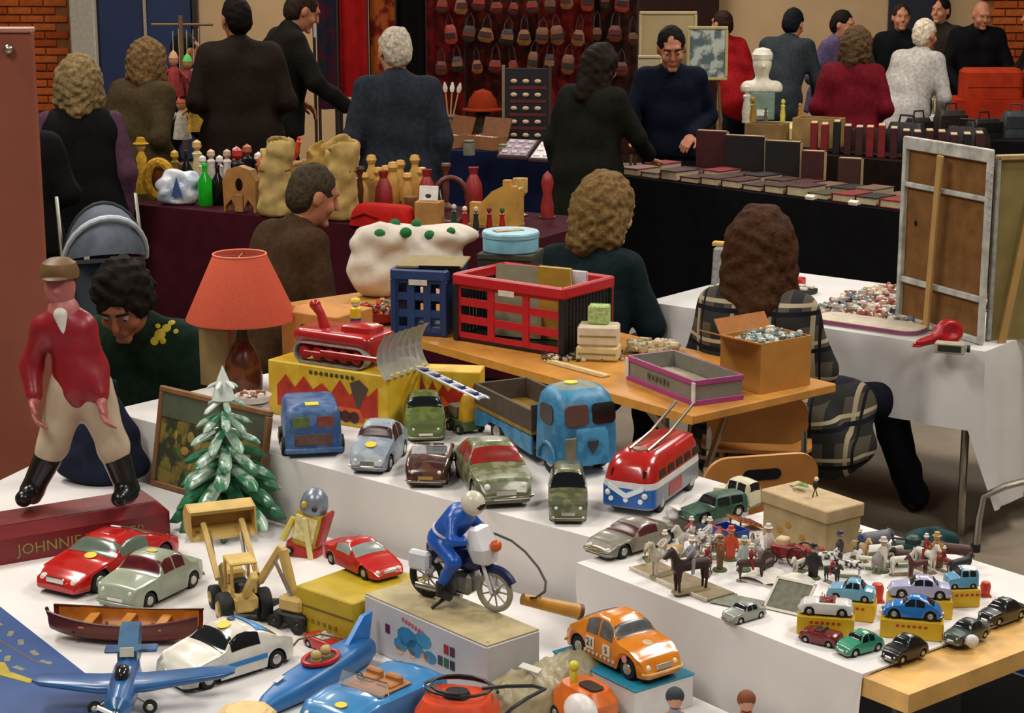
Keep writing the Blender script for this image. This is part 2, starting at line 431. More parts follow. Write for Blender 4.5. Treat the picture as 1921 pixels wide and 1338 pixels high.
# navy stall
PN = rect((-.62, 12.95), math.radians(-13), 1.25, .75)
table('stall table under navy cloth with opened wooden boxes', rect((-.61, 12.955), math.radians(-13), 1.23, .73), .795, wood, steel)
cloth('navy blue cloth on the button rack stall', PN, .8, [.7] * 4, m('#0d1430', .9, .2, 12), .015, .02, 15)
# book stall
PBK = rect((.62, 11.60), math.radians(-46.9), 2.35, .62)
table('long book stall table under black cloth', rect((.63, 11.605), math.radians(-46.9), 2.33, .60), .795, wood, dark_leg)
cloth('black cloth hanging from the book stall', PBK, .8, [.72] * 4, m('#08080a', .95, .3, 12), .012, .02, 17)
PB2 = rect((1.55, 13.1), math.radians(-40), 1.9, .7)
table('second book table behind the long book stall', rect((1.56, 13.105), math.radians(-40), 1.88, .68), .795, wood, dark_leg)
cloth('dark brown cloth on the rear book table', PB2, .8, [.7] * 4, m('#1a0f0c', .95, .3, 12), .012, .02, 19)
# far tables
PY_ = rect(G(1405, 240, .8).xy, math.radians(-8), .78, .55)
table('far table under pale yellow cloth behind the books', rect(G(1405, 240, .8).xy + V2(.01, .01), math.radians(-8), .76, .53), .795, wood, steel)
cloth('pale yellow cloth on the bust table', PY_, .8, [.5] * 4, m('#c9bf86', .9, .1, 8), .015, .02, 21)
PW_ = rect(G(1622, 218, .8).xy, math.radians(-4), .72, .6)
table('far table under white cloth with glassware', rect(G(1622, 218, .8).xy + V2(.01, .01), math.radians(-4), .70, .58), .795, wood, steel)
cloth('white cloth on the glassware table by the maroon coat', PW_, .8, [.72] * 4, m('#d2cdca', .9, .05, 8), .015, .02, 23)
PX_ = rect(G(1690, 262, .8).xy, math.radians(-9), 2.2, .55)
table('far table under black cloth with dark bags', rect(G(1690, 262, .8).xy + V2(.01, .01), math.radians(-9), 2.18, .53), .795, wood, steel)
cloth('black cloth on the table of bags and scales', PX_, .8, [.72] * 4, m('#0c0a0b', .95, .3, 12), .012, .02, 25)
PZ_ = rect((3.72, 15.75), math.radians(2), 1.5, .5)
table('far table under orange red cloth with fabric bales', rect((3.73, 15.76), math.radians(2), 1.48, .48), .895, wood, steel)
cloth('orange red cloth over the farthest table', PZ_, .90, [.35] * 4, m('#a32a12', .85, .2, 6), .01, .02, 27)
# tall reddish brown panel at the left
wx0 = GY(58, 45, 6.02).x
t = T('room_divider', 'tall reddish brown wooden panel with a chrome knob behind the figurine', 'panel', (wx0 - .30, 6.04, 0))
b = B(); b.box((0, 0, .995), (.60, .03, 1.93), b=.004); P(t, 'board', b, m('#8a4a36', .5, .1, 5), False)
b = B(); b.box((0, 0, 1.968), (.604, .05, .018), b=.004); P(t, 'top_edge', b, m('#a87866', .45, .1, 5), False)
b = B(); b.box((-.05, .0, .015), (.46, .12, .03), b=.004); P(t, 'foot', b, m('#4c2418', .6), False)
kx = GY(18, 92, 6.02)
P(t, 'knob', B().sph((kx.x - (wx0 - .30), -.033, kx.z), .017).cyl((kx.x - (wx0 - .30), -.01, kx.z), (kx.x - (wx0 - .30), -.03, kx.z), .008), steel)
# ============================================================ people
def rot3(yaw=0, pitch=0, roll=0):
    # yaw turns left(+), pitch nods down(+), roll tilts; facing +Y
    return np.array((Matrix.Rotation(yaw, 3, 'Z') @ Matrix.Rotation(-pitch, 3, 'X') @ Matrix.Rotation(roll, 3, 'Y')))
def hand_sd(w_, d, side, up, s, curl):
    """palm + five fingers; w_ wrist point, d forearm direction, side = across the palm, up = back of hand"""
    sd = SD(); d = d / np.linalg.norm(d); side = side - d * (side @ d); side /= np.linalg.norm(side); nrm = np.cross(side, d)
    pc = w_ + d * .05 * s; R = np.stack([side, d, nrm], 1)
    sd.cap(w_ - d * .03 * s, w_ + d * .01 * s, .026 * s, .025 * s)
    sd.ell(pc, (.04 * s, .05 * s, .017 * s), R, k=.012)
    for i, (o, L) in enumerate(((-.028, .066), (-.009, .076), (.010, .072), (.028, .056))):
        a = pc + d * .04 * s + side * o * s; c1 = curl * .55; c2 = curl * 1.25
        b1 = a + (d * math.cos(c1) - nrm * math.sin(c1)) * L * .5 * s; b2 = b1 + (d * math.cos(c2) - nrm * math.sin(c2)) * L * .5 * s
        sd.cap(a, b1, .0095 * s, .009 * s, k=.004); sd.cap(b1, b2, .009 * s, .0075 * s, k=.003)
    a = pc - d * .02 * s - side * .034 * s; b1 = a - side * .022 * s + d * .03 * s - nrm * .012 * s; b2 = b1 + d * .03 * s - nrm * .012 * curl * s
    sd.cap(a, b1, .012 * s, .0105 * s, k=.006); sd.cap(b1, b2, .0105 * s, .0085 * s, k=.003)
    return sd.polys(.0048 * s)
ARM = {'down': ((.07, -.03, -.28), (.05, .05, -.54)), 'bent': ((.08, -.06, -.27), (-.02, .17, -.36)), 'reach': ((.08, .14, -.22), (.02, .38, -.34)),
       'table': ((.10, .10, -.26), (-.02, .33, -.42)), 'pocket': ((.13, -.08, -.26), (.03, .06, -.44)), 'fold': ((.09, .10, -.25), (-.22, .24, -.27)),
       'up': ((.07, .16, -.2), (-.04, .30, -.02))}
def person(label, loc, rz, top, legs, hair, skin='#b9795a', h=1.74, bend=0., sit=False, head=(0, 0, 0), arms=('down', 'down'), style='short',
           sleeve=None, coat=.12, bulk=1., res=.014, shoe='#17130f', face=False, hands=(True, True), collar=None, group=None, headscale=1., kneel=None):
    s = h / 1.75; t = T('person', label, 'person', loc, rz, group)
    skin_m = m(skin, .6, .08, 25)
    pel = np.array((0, 0, (.50 if sit else .90 * s))); cb, sb = math.cos(bend), math.sin(bend)
    def tp(x, y, z): return pel + np.array((x, y * cb + z * sb, -y * sb + z * cb)) * s
    shs = [tp(-.18, 0, .45), tp(.18, 0, .45)]
    el, ha = [], []
    for i, sg in enumerate((-1, 1)):
        a = ARM[arms[i]] if isinstance(arms[i], str) else arms[i]
        e_, h_ = a; f = lambda q: tp(sg * (.18 + q[0]), q[1], .45 + q[2])
        el.append(f(e_)); ha.append(f(h_))
    neck = tp(0, .01, .50); R = rot3(*head); S = s * headscale
    if bend > .5: neck = neck + np.array((0, .02, .02))
    hc = neck + R @ np.array((0, .025, .155)) * S
    def hp(x, y, z): return hc + R @ np.array((x, y, z)) * S
    # ---- body: one continuous figure
    if sit:
        kn = [np.array((sg * .13, .43 * s, .50)) for sg in (-1, 1)]; an = [np.array((sg * .14, .40 * s, .09)) for sg in (-1, 1)]
    else:
        kn = [np.array((sg * .10 * s, .03, .49 * s)) for sg in (-1, 1)]; an = [np.array((sg * .11 * s, -.02, .09 * s)) for sg in (-1, 1)]
    if kneel: kn, an = [np.array(q) for q in kneel[0]], [np.array(q) for q in kneel[1]]
    def torso(sd, g, arms_=True, lower=True):
        for sg in (-1, 1):
            sd.cap(tp(sg * .085, 0, .0), tp(sg * .075, .005, .2), (.108 + g) * s * bulk, (.095 + g) * s * bulk, k=.06)
            sd.cap(tp(sg * .075, .005, .2), tp(sg * .10, 0, .37), (.095 + g) * s * bulk, (.098 + g) * s * bulk, k=.06)
        sd.cap(shs[0] * .88 + shs[1] * .12 - tp(0, 0, .02) + pel, shs[1] * .88 + shs[0] * .12 - tp(0, 0, .02) + pel, (.056 + g) * s, k=.06)
        for i in (0, 1): sd.cap(neck, shs[i] * .85 + shs[1 - i] * .15, (.05 + g) * s, (.045 + g) * s, k=.05)
    def armsd(sd, g, i, end=1.0):
        sd.cap(shs[i], el[i], (.056 + g) * s, (.044 + g) * s, k=.04)
        e2 = el[i] + (ha[i] - el[i]) * end; sd.cap(el[i], e2, (.043 + g) * s, (.031 + g * 1.1) * s, k=.03)
    body = SD(); torso(body, -.012)
    for i in (0, 1):
        armsd(body, -.012, i, .97); sg = (-1, 1)[i]
        body.cap(tp(sg * .09, 0, 0), kn[i], .082 * s, .055 * s, k=.04); body.cap(kn[i], an[i], .05 * s, .036 * s, k=.03)
    body.cap(neck - (hc - neck) * .5, hc, .05 * S, .052 * S, k=.03)
    parts = [body.polys(.022)]
    hd = SD(); RR = R
    hd.cap(neck, hp(0, -.01, -.05), .05 * S, .05 * S, k=.03)
    hd.ell(hp(0, -.008, .025), np.array((.074, .094, .098)) * S, RR); hd.ell(hp(0, .028, -.05), np.array((.054, .062, .066)) * S, RR, k=.04)
    hd.cap(hp(-.03, .082, .035), hp(.03, .082, .035), .014 * S, k=.02)
    hd.cap(hp(0, .098, .012), hp(0, .109, -.022), .009 * S, .0135 * S, k=.012)
    hd.cap(hp(-.019, .088, -.062), hp(.019, .088, -.062), .0085 * S, k=.008); hd.cap(hp(-.014, .082, -.098), hp(.014, .082, -.098), .014 * S, k=.02)
    for sg in (-1, 1):
        hd.ell(hp(sg * .078, -.008, -.005), np.array((.010, .022, .034)) * S, RR, k=.008)
        hd.ell(hp(sg * .034, .098, .012), np.array((.018, .015, .011)) * S, RR, k=.01, neg=True)
        hd.ell(hp(sg * .040, .066, -.03), np.array((.022, .02, .022)) * S, RR, k=.02)
    parts.append(hd.polys(.0075 * S if res < .016 else .010))
    for i in (0, 1):
        if hands[i]:
            sg = (-1, 1)[i]; d = ha[i] - el[i]
            side = np.array((sg * -1., .4, 0.)) if abs(d[2]) < np.linalg.norm(d) * .8 else np.array((0, 1., 0))
            parts.append(hand_sd(ha[i], d, -side * sg if sg < 0 else side, None, s, .75))
    obj('body', sdmesh('body', parts, skin_m), t)
    # ---- clothing
    tm = top if not isinstance(top, str) else m(top, .85, .25, 40, bump=.25)
    sm = tm if sleeve is None else (sleeve if not isinstance(sleeve, str) else m(sleeve, .85, .2, 40, bump=.25))
    jk = SD(); torso(jk, .016); jk.cap(neck - (hc - neck) * .35, neck + (hc - neck) * .12, .062 * s, .06 * s, k=.03)
    if coat > 0:
        for sg in (-1, 1): jk.cap(tp(sg * .085, 0, 0), tp(sg * .10, 0, -coat), .128 * s * bulk, (.132 + coat * .04) * s * bulk, k=.06)
    zc = tp(0, 0, -coat - .02)
    clip = None
    if not sit and bend < .35: clip = lambda X, Y, Z, z0=zc[2]: z0 - Z
    if sleeve is None:
        for i in (0, 1): armsd(jk, .014, i, .93)
    obj('jacket', sdmesh('jacket', [jk.polys(res, noise=.005 * s, clip=clip)], tm), t)
    if sleeve is not None:
        for i in (0, 1):
            sl = SD(); armsd(sl, .012, i, .93); obj('sleeve', sdmesh('sleeve', [sl.polys(res, noise=.004)], sm), t)
    if collar: 
        cl = SD(); cl.cap(neck - (hc - neck) * .2, neck + (hc - neck) * .3, .066 * s, .06 * s); obj('collar', sdmesh('collar', [cl.polys(.012)], m(collar, .8)), t)
    lg = SD()
    for i, sg in enumerate((-1, 1)):
        lg.cap(tp(sg * .09, 0, .02), kn[i], .105 * s, .078 * s, k=.04); lg.cap(kn[i], an[i] + np.array((0, 0, -.02)), .076 * s, .066 * s, k=.03)
    obj('trousers', sdmesh('trousers', [lg.polys(max(res, .017), noise=.006, nf=18.)], m(legs, .85, .25, 40)), t)
    for i in (0, 1):
        a = an[i]; sh = SD(); f = np.array((0, 1., 0)); z0 = a[2] - .045 * s
        sh.cap(a + np.array((0, -.02, -.04)) * s, a + np.array((0, .15, -.05)) * s, .042 * s, .036 * s); sh.cap(a, a + np.array((0, 0, -.03)), .045 * s)
        obj('shoe', sdmesh('shoe', [sh.polys(.014, zmin=max(.001, a[2] - .088 * s))], m(shoe, .5)), t)
    # ---- hair
    hm = m(hair, .75, .45, 55, bump=.6)
    if style != 'bald':
        hr = SD(); g = .005 if style in ('short', 'ring') else .02
        hr.ell(hp(0, -.018, .03), np.array((.078 + g, .094 + g, .098 + g)) * S, RR)
        hr.ell(hp(0, -.05, -.02), np.array((.07 + g, .06 + g, .075)) * S, RR, k=.03)
        if style == 'long':
            for sg in (-1, 1): hr.cap(hp(sg * .06, -.03, .02), hp(sg * .085, -.035, -.17), .055 * S, .05 * S, k=.05)
            hr.cap(hp(0, -.06, 0), hp(0, -.085, -.20), .08 * S, .075 * S, k=.05)
        if style == 'bob':
            for sg in (-1, 1): hr.cap(hp(sg * .06, -.02, .03), hp(sg * .082, -.02, -.09), .055 * S, .05 * S, k=.05)
            hr.cap(hp(0, -.06, 0), hp(0, -.07, -.12), .075 * S, .07 * S, k=.05)
        cut = (0, .138, -.04) if style in ('short', 'ring') else (0, .125, -.05)
        hr.ell(hp(*cut), np.array((.088, .098, .122)) * S, RR, k=.010, neg=True)
        if style in ('short', 'ring'):
            for sg in (-1, 1): hr.ell(hp(sg * .09, .015, -.05), np.array((.04, .06, .075)) * S, RR, k=.012, neg=True)
        if style == 'ring': hr.ell(hp(0, .03, .11), np.array((.075, .085, .07)) * S, RR, k=.012, neg=True)
        nz = {'short': .003, 'ring': .003, 'long': .006, 'bob': .007, 'curly': .009}.get(style, .004)
        obj('hair', sdmesh('hair', [hr.polys(.0095 if res < .016 else .012, noise=nz, nf=60. if style != 'long' else 45.)], hm), t)
    if face:
        for sg in (-1, 1):
            b = B(); b.sph((0, 0, 0), .0115 * S); e = P(t, 'eye', b, m('#a89888', .3, 0), loc=hp(sg * .033, .0815, .010))
            b = B(); c0 = R @ np.array((0, .0070, -.003)) * S; b.sph(c0, .0066 * S, 8, 6); P(e, 'iris', b, m('#1d120c', .2, 0))
            b = B(); b.tube([hp(sg * .012, .099, .032), hp(sg * .033, .100, .040), hp(sg * .052, .088, .034)], .0035 * S, 6); P(t, 'eyebrow', b, hm)
        b = B(); b.tube([hp(-.024, .094, -.060), hp(0, .099, -.0625), hp(.024, .094, -.060)], [.003 * S, .005 * S, .003 * S], 6); P(t, 'mouth', b, m('#7e4038', .6))
    return t
def at(px, Y, py=669):  # floor point straight under a picture column
    q = GY(px, py, Y); return (q.x, Y, 0)
R_ = math.radians
# --- near the crates
plaid = stripes('plaid_wool', '#4d473c', [(0, 7, 0, .30, '#2a2a29'), (2, 7, 0, .30, '#2a2a29'), (0, 7, .5, .10, '#9a8f74'), (2, 7, .5, .10, '#a59a80'), (0, 7, .33, .06, '#14141a'), (2, 7, .72, .12, '#12141c')])
boy = person('seated child with curly black hair in a dark green sweatshirt looking down', at(300, 6.52), R_(165), '#15281c', '#1c2233', '#15100c', '#8a5232', h=1.62, sit=True, bend=.36,
       head=(.1, .62, .0), arms=(((.08, .12, -.22), (-.10, .30, -.28)), ((.08, .12, -.22), (-.06, .30, -.28))), style='curly', res=.010, face=True, coat=.05, headscale=1.12)
# yellow printed emblem on the child's shoulder
bpy.context.view_layer.update()
def hit(px, py):
    dg = bpy.context.evaluated_depsgraph_get(); ok, p, n, _, o, _ = scene.ray_cast(dg, Vector((0, 0, HCAM)), ray(px, py)); return (p, n, o) if ok else (None, None, None)
for (px, py, r_) in ((300, 628, .022), (312, 616, .018), (322, 606, .014), (290, 640, .016), (306, 640, .012), (330, 622, .010), (296, 612, .010)):
    p, n, o = hit(px, py)
    if o and o.name.startswith('jacket'):
        b_ = B(); q_ = boy.matrix_world.inverted() @ p; nn = (boy.matrix_world.inverted().to_3x3() @ n).normalized()
        b_.lathe([(r_, 0), (r_ * .9, .003), (.0001, .005)], 9, q_, nn.to_track_quat('Z', 'Y').to_euler()); P(boy, 'printed_emblem', b_, m('#b8a018', .6))
person('seated woman with wavy blond hair and dark teal jacket behind the red crate', at(1090, 7.66), R_(-28), '#0f1c20', '#10131c', '#6b5330', '#b58a66', h=1.66, sit=True, bend=.2,
       head=(-.5, .25, 0), arms=('table', 'table'), style='bob', res=.011, headscale=1.22, coat=.08)
plw_ = person('seated woman with long auburn hair in a plaid wool coat, seen from behind', (.90, 6.80, 0), R_(-22), plaid, '#10131f', '#3a2110', '#b58a66', h=1.58, sit=True, bend=.12,
       head=(.25, .25, 0), arms=('fold', 'fold'), style='long', res=.011, headscale=1.28, coat=.18, bulk=1.28, kneel=(((-.12, .40, .50), (.42, .42, .50)), ((-.1, .36, .09), (.52, .62, .09))))
sk = SD(); sk.cap((.08, 0, .53), (.30, .27, .50), .14, .115, k=.05); sk.cap((.16, .02, .52), (.30, .06, .36), .13, .10, k=.06); sk.cap((.28, .2, .5), (.36, .16, .38), .11, .08, k=.05)
obj('coat_skirt', sdmesh('coat_skirt', [sk.polys(.012, noise=.006)], plaid), plw_)
person('man in brown tweed jacket bowed over the stall, short grey-brown hair', at(492, 8.35), R_(-50), '#3a2716', '#2a2219', '#3a3022', '#a8694a', h=1.70, sit=True, bend=.42,
       head=(-.25, .35, 0), arms=('table', 'table'), style='short', res=.012, collar='#a89a80', headscale=1.15, coat=.15, bulk=1.1)
# --- around the wooden goods stall
person('woman in black padded vest with mauve sleeves, seen from behind', at(172, 10.0), R_(8), '#0a0a0b', '#0c0c0e', '#7a6644', '#a8694a', h=1.66, bend=.08,
       arms=('down', 'down'), style='bob', sleeve='#4b3040', coat=.14, bulk=1.12, headscale=1.12, res=.013)
person('person in olive brown coat leaning over beside the black vest', at(262, 11.25), R_(-35), '#3b2f1a', '#15120e', '#6a5030', '#9a5a3a', h=1.74, bend=.28,
       head=(.5, .25, 0), arms=('bent', 'bent'), style='bob', coat=.35, bulk=1.2, res=.014)
person('shopper in black coat standing behind the reddish brown panel', at(52, 9.2), R_(20), '#080808', '#0a0a0a', '#14100d', '#a8694a', h=1.62, arms=('down', 'bent'), res=.017)
person('dark-haired man in dark brown leather jacket, back turned', at(468, 12.1), R_(10), '#1d130d', '#0d0b0a', '#0d0908', '#a86a48', h=1.95, bend=.06,
       head=(.35, .1, 0), arms=('bent', 'bent'), coat=.14, bulk=1.14, res=.014)
person('man in black jacket with grey chest band holding a small object', at(532, 13.15), R_(-68), '#15120f', '#0a0a0c', '#2a1d14', '#a86a4a', h=2.0, bend=.16,
       head=(0, .45, 0), arms=('bent', 'reach'), coat=.1, bulk=1.1, res=.013)
person('dark figure bending between the dolls and the navy door', at(318, 13.4), R_(-60), '#0a0b10', '#08080a', '#0d0a08', '#a86a48', h=1.68, bend=.4, arms=('reach', 'reach'), res=.018)
person('balding white-haired man in blue-grey suit jacket, back turned', at(752, 10.85), R_(6), '#252a33', '#18202e', '#b5aa98', '#b98562', h=1.80,
       head=(.35, .08, 0), arms=('bent', 'down'), style='ring', coat=.20, bulk=.96, res=.012, headscale=1.08)
person('long-haired person in dark olive coat and jeans before the book stall', at(1098, 11.15), R_(-38), '#14140d', '#2a3038', '#1c120b', '#a86a48', h=1.70, bend=.1,
       head=(-.2, .3, 0), arms=('down', 'reach'), style='long', coat=.28, bulk=1.1, res=.014)
person('dark-haired man in navy sweater looking down at the books', at(1250, 12.62), R_(172), '#0a1020', '#15161c', '#0f0b0a', '#a8694c', h=1.72, bend=.1,
       head=(.15, .38, .05), arms=('bent', 'reach'), face=True, coat=.06, bulk=1.08, res=.012, headscale=1.15)
# --- far right crowd
far = 'visitors around the far tables'
person('far person in bright red pullover bending away', at(1378, 16.9), R_(40), '#8d0f14', '#15151a', '#2a1a12', h=1.72, bend=.5, arms=('reach', 'reach'), bulk=1.15, res=.018, group=far)
person('far man in slate grey jacket leaning over the bust table', at(1440, 15.75), R_(-35), '#2a3034', '#101218', '#0d1118', h=1.78, bend=.42, head=(0, .3, 0), arms=('reach', 'reach'), res=.017, group=far)
person('far man in lavender checked shirt standing beside the slate jacket', at(1530, 16.4), R_(-120), '#574a6a', '#8a7a5c', '#17100c', h=1.70, bend=.15, head=(0, .2, 0), arms=('bent', 'bent'), res=.018, group=far)
person('far visitor in green and grey patterned jumper', at(1572, 17.2), R_(150), '#3a4238', '#22201c', '#6a5230', h=1.62, bend=.25, head=(0, .4, 0), arms=('bent', 'bent'), res=.02, group=far)
person('woman in dark red coat with short brown-grey hair, back turned', at(1578, 13.6), R_(-12), '#5c0a18', '#121216', '#4d3a24', h=1.66, bend=.12, head=(-.4, .2, 0), arms=('bent', 'bent'), style='bob', coat=.3, bulk=1.08, res=.015, headscale=1.05, group=far)
person('far man in black jacket facing the tables near the dark doorway', at(1660, 17.4), R_(180), '#0b0d0f', '#0c0c10', '#2a1d14', h=1.70, arms=('pocket', 'pocket'), bulk=1.15, res=.02, group=far)
person('stooping white-haired person in pale grey jacket and jeans', at(1668, 14.65), R_(-50), '#a8a29c', '#101a38', '#cdbfa8', h=1.74, bend=.45, head=(0, .1, 0), arms=('table', 'table'), coat=.14, bulk=1.1, res=.015, group=far)
person('far dark-haired visitor partly behind the pale jacket', at(1735, 18.0), R_(140), '#2a231c', '#101014', '#140e0b', h=1.74, arms=('down', 'down'), res=.022, group=far)
person('far man in black zipped jacket leaning on the orange red table', at(1798, 17.4), R_(176), '#0b0a0c', '#121216', '#a89078', h=1.76, bend=.18, head=(.2, .3, 0), arms=('table', 'table'), style='bald', coat=.16, bulk=1.25, res=.016, group=far)
person('far man in dark coat at the end of the orange red table', at(1926, 16.62), R_(80), '#17130f', '#121216', '#120d0a', h=1.74, bend=.15, arms=('reach', 'reach'), bulk=1.15, res=.018, group=far)
# ============================================================ toy vehicles
def interp(tab, x):
    if x <= tab[0][0]: return tab[0][1]
    for (a, p), (b_, q) in zip(tab, tab[1:]):
        if x <= b_:
            t = (x - a) / (b_ - a); t = t * t * (3 - 2 * t) * .5 + t * .5; return p + (q - p) * t
    return tab[-1][1]
KIND = {
 'beetle': dict(top=[(0, .09), (.03, .16), (.12, .25), (.25, .335), (.4, .385), (.52, .385), (.6, .345), (.66, .27), (.72, .25), (.82, .235), (.93, .18), (1, .09)], belt=.215, W=.41,
    side=[(.30, .44), (.46, .62)], ws=(.585, .665), rw=(.14, .27), wheels=(.2, .8), wr=.085, hood=.0),
 'sedan': dict(top=[(0, .12), (.02, .185), (.18, .205), (.22, .22), (.29, .30), (.38, .325), (.52, .325), (.58, .305), (.66, .225), (.70, .21), (.95, .185), (1, .11)], belt=.20, W=.40,
    side=[(.31, .44), (.46, .60)], ws=(.575, .665), rw=(.215, .30), wheels=(.19, .80), wr=.075, hood=.0),
 'coupe': dict(top=[(0, .10), (.03, .155), (.15, .19), (.3, .25), (.42, .275), (.52, .27), (.58, .245), (.66, .19), (.72, .175), (.88, .15), (.97, .11), (1, .07)], belt=.165, W=.41,
    side=[(.34, .60)], ws=(.565, .675), rw=(.17, .32), wheels=(.19, .80), wr=.072, hood=.0),
 'wedge': dict(top=[(0, .12), (.02, .165), (.2, .175), (.3, .23), (.4, .25), (.48, .25), (.54, .225), (.66, .165), (.72, .15), (.95, .10), (1, .06)], belt=.15, W=.41,
    side=[(.31, .56)], ws=(.535, .665), rw=(.19, .31), wheels=(.2, .8), wr=.07, hood=.0),
 'open': dict(top=[(0, .09), (.03, .165), (.12, .185), (.3, .185), (.62, .185), (.7, .19), (.9, .17), (.97, .13), (1, .08)], belt=.175, W=.40,
    side=[], ws=None, rw=None, wheels=(.2, .8), wr=.08, hood=.0),
 'boxy': dict(top=[(0, .14), (.02, .36), (.06, .40), (.3, .42), (.52, .42), (.58, .40), (.63, .27), (.67, .25), (.94, .22), (1, .12)], belt=.24, W=.44,
    side=[(.12, .32), (.36, .56)], ws=(.572, .635), rw=(.012, .05), wheels=(.2, .8), wr=.085, hood=.0)}
PLAN = [(0, .74), (.03, .88), (.12, .97), (.3, 1), (.7, 1), (.88, .96), (.97, .86), (1, .72)]
glass = m('#15181b', .12, 0); rubber = m('#0e0e0e', .7, .1); chrome = m('#c9c6bd', .18, .03, met=1)
def car_shell(kind, L, H=None, W=None):
    K = KIND[kind]; mx = max(z for _, z in K['top']); hs = (H / mx) if H else L; W = W or K['W'] * L
    belt = K['belt'] * hs; wr = K['wr'] * L; mxh = (mx - K['belt']) * hs
    def S(x, v):
        zt = interp(K['top'], x) * hs; w_ = W / 2 * interp(PLAN, x); zB = min(belt, zt * .93)
        zb = wr * .55
        for xw in K['wheels']:
            q = (wr * 1.22) ** 2 - ((x - xw) * L) ** 2
            if q > 0: zb = max(zb, wr + math.sqrt(q))
        zb = min(zb, zB * .96)
        h = zt - zB; s_ = max(0, min(1, h / max(mxh, 1e-5)))
        wt = w_ * (1 - .26 * s_); 
        pts = [(w_ * .95, zb), (w_ * 1.0, zb + .4 * (zB - zb)), (w_ * 1.0, zb + .75 * (zB - zb)), (w_ * .965, zB), (w_ * .965 + (wt - w_ * .965) * .4, zB + h * .36), (w_ * .965 + (wt - w_ * .965) * .8, zB + h * .74),
               (wt * .93, zt - h * .09 - .004 * hs), (wt * .78, zt - .002 * hs), (wt * .4, zt + .004 * hs), (0, zt + .006 * hs)]
        v = max(0, min(9, v)); i = min(8, int(v)); f = v - i
        y, z = pts[i][0] + (pts[i + 1][0] - pts[i][0]) * f, pts[i][1] + (pts[i + 1][1] - pts[i][1]) * f
        return y, z
    return K, S, W, wr, hs
def car(label, rear, front, z, kind, col, glassm=None, hub='#b8b4aa', W=None, H=None, group=None, name='toy_car', bumper=chrome, lamps=True, rough=.25, h2=None, roofcol=None, sticker=None, interior='#3a1512', inplace=None, tyre=None, L=None, cat='toy car'):
    if inplace: loc, ang, L = inplace
    else:
        loc, ang, L0 = span(rear, front, z); L = L or L0
    K, S, W, wr, hs = car_shell(kind, L, H, W)
    t = T(name, label, cat, loc, ang, group)
    body_m = m(col, rough, .1 if not h2 else .2, 28, h2=h2, coat=.5 if rough < .4 else 0)
    NX = 56; xs = [i / NX for i in range(NX + 1)]
    def pt(x, v, sg, off=0): y, zz = S(x, v); return Vector(((x - .5) * L, sg * y, zz))
    b = B()
    rows = []
    for x in xs:
        rows.append([pt(x, v, -1) for v in range(10)] + [pt(x, v, 1) for v in range(8, -1, -1)])
    b.loft(rows, caps=False, closed=False)
    for r, d in ((rows[0], 0), (rows[-1], 1)): b.add(r, [tuple(range(len(r)))])
    body = P(t, 'body', b, body_m, ang=.9)
    b = B(); b.box((0, 0, wr * .8), (L * .9, W * .80, wr * .5)); P(t, 'chassis', b, rubber, False)
    g = glassm or glass; e = .006 * L
    def patch(x0, x1, v0, v1, sg, nm='window', mm=g, both=False, parent=t):
        b = B()
        def fn(u, w_):
            x = x0 + (x1 - x0) * u
            if both:
                q = (w_ * 2 - 1); s2 = 1 if q > 0 else -1; v = v1 - abs(q) * (v1 - v0)
            else: s2 = sg; v = v0 + (v1 - v0) * w_
            p = pt(x, v, s2); pa = pt(min(1, x + .01), v, s2) - pt(max(0, x - .01), v, s2); pb = pt(x, min(9, v + .1), s2) - pt(x, max(0, v - .1), s2)
            n = pa.cross(pb)
            if n.length < 1e-12: n = Vector((0, 0, 1))
            n.normalize()
            if n.dot(Vector((0, s2 * 1.0, .6 + (.5 if both else 0)))) < 0: n = -n
            if both and abs(q) < .15: n.y = 0
            return p + n * e * .35
        b.grid(fn, 6, 8 if both else 4); return P(parent, nm, b, mm)
    for (x0, x1) in K['side']:
        for sg in (-1, 1): patch(x0, x1, 3.35, 5.7, sg, 'side_window')
    if K['ws']: patch(K['ws'][0], K['ws'][1], 5.9, 9, 1, 'windscreen', both=True)
    if K['rw']: patch(K['rw'][0], K['rw'][1], 6.2, 9, 1, 'rear_window', both=True)
    if roofcol and K['ws']: patch(K['rw'][1] + .01, K['ws'][0] - .005, 5.75, 9, 1, 'roof_panel', m(roofcol, .35, .15, 30), both=True)
    if kind == 'open':
        b = B(); zt = .186 * hs; b.box((-.02 * L, 0, zt + .004 * L), (.30 * L, W * .70, .012 * L), b=.004 * L); P(t, 'cockpit', b, m(interior, .6), False)
        for sy in (-1, 1):
            b = B(); b.box((-.10 * L, sy * W * .17, zt + .03 * L), (.05 * L, W * .26, .07 * L), b=.012 * L).box((-.04 * L, sy * W * .17, zt + .015 * L), (.10 * L, W * .26, .03 * L), b=.01 * L); P(t, 'seat', b, m(interior, .6))
        b = B(); b.grid(lambda u, v: Vector((.15 * L - .05 * L * v - .02 * L * abs(2 * u - 1), (u - .5) * W * .8, zt + .085 * L * v)), 8, 3); wsn = P(t, 'windscreen', b, m('#aab4b8', .08, 0, alpha=.35))
        b = B(); b.tube([(.13 * L - .05 * L, -W * .4, zt), (.08 * L, -W * .38, zt + .085 * L), (.10 * L, 0, zt + .088 * L), (.08 * L, W * .38, zt + .085 * L), (.08 * L, W * .4, zt)], .005 * L, 6); P(wsn, 'frame', b, chrome)
        b = B(); b.tube([(.04 * L + .03 * L * math.cos(a) * .3, -W * .17 + .03 * L * math.sin(a), zt + .05 * L + .03 * L * math.cos(a)) for a in [i * PI / 6 for i in range(12)]], .004 * L, 6, closed=True); P(t, 'steering_wheel', b, rubber)
    ty = tyre or rubber; hb = m(hub, .3, .05, met=.6)
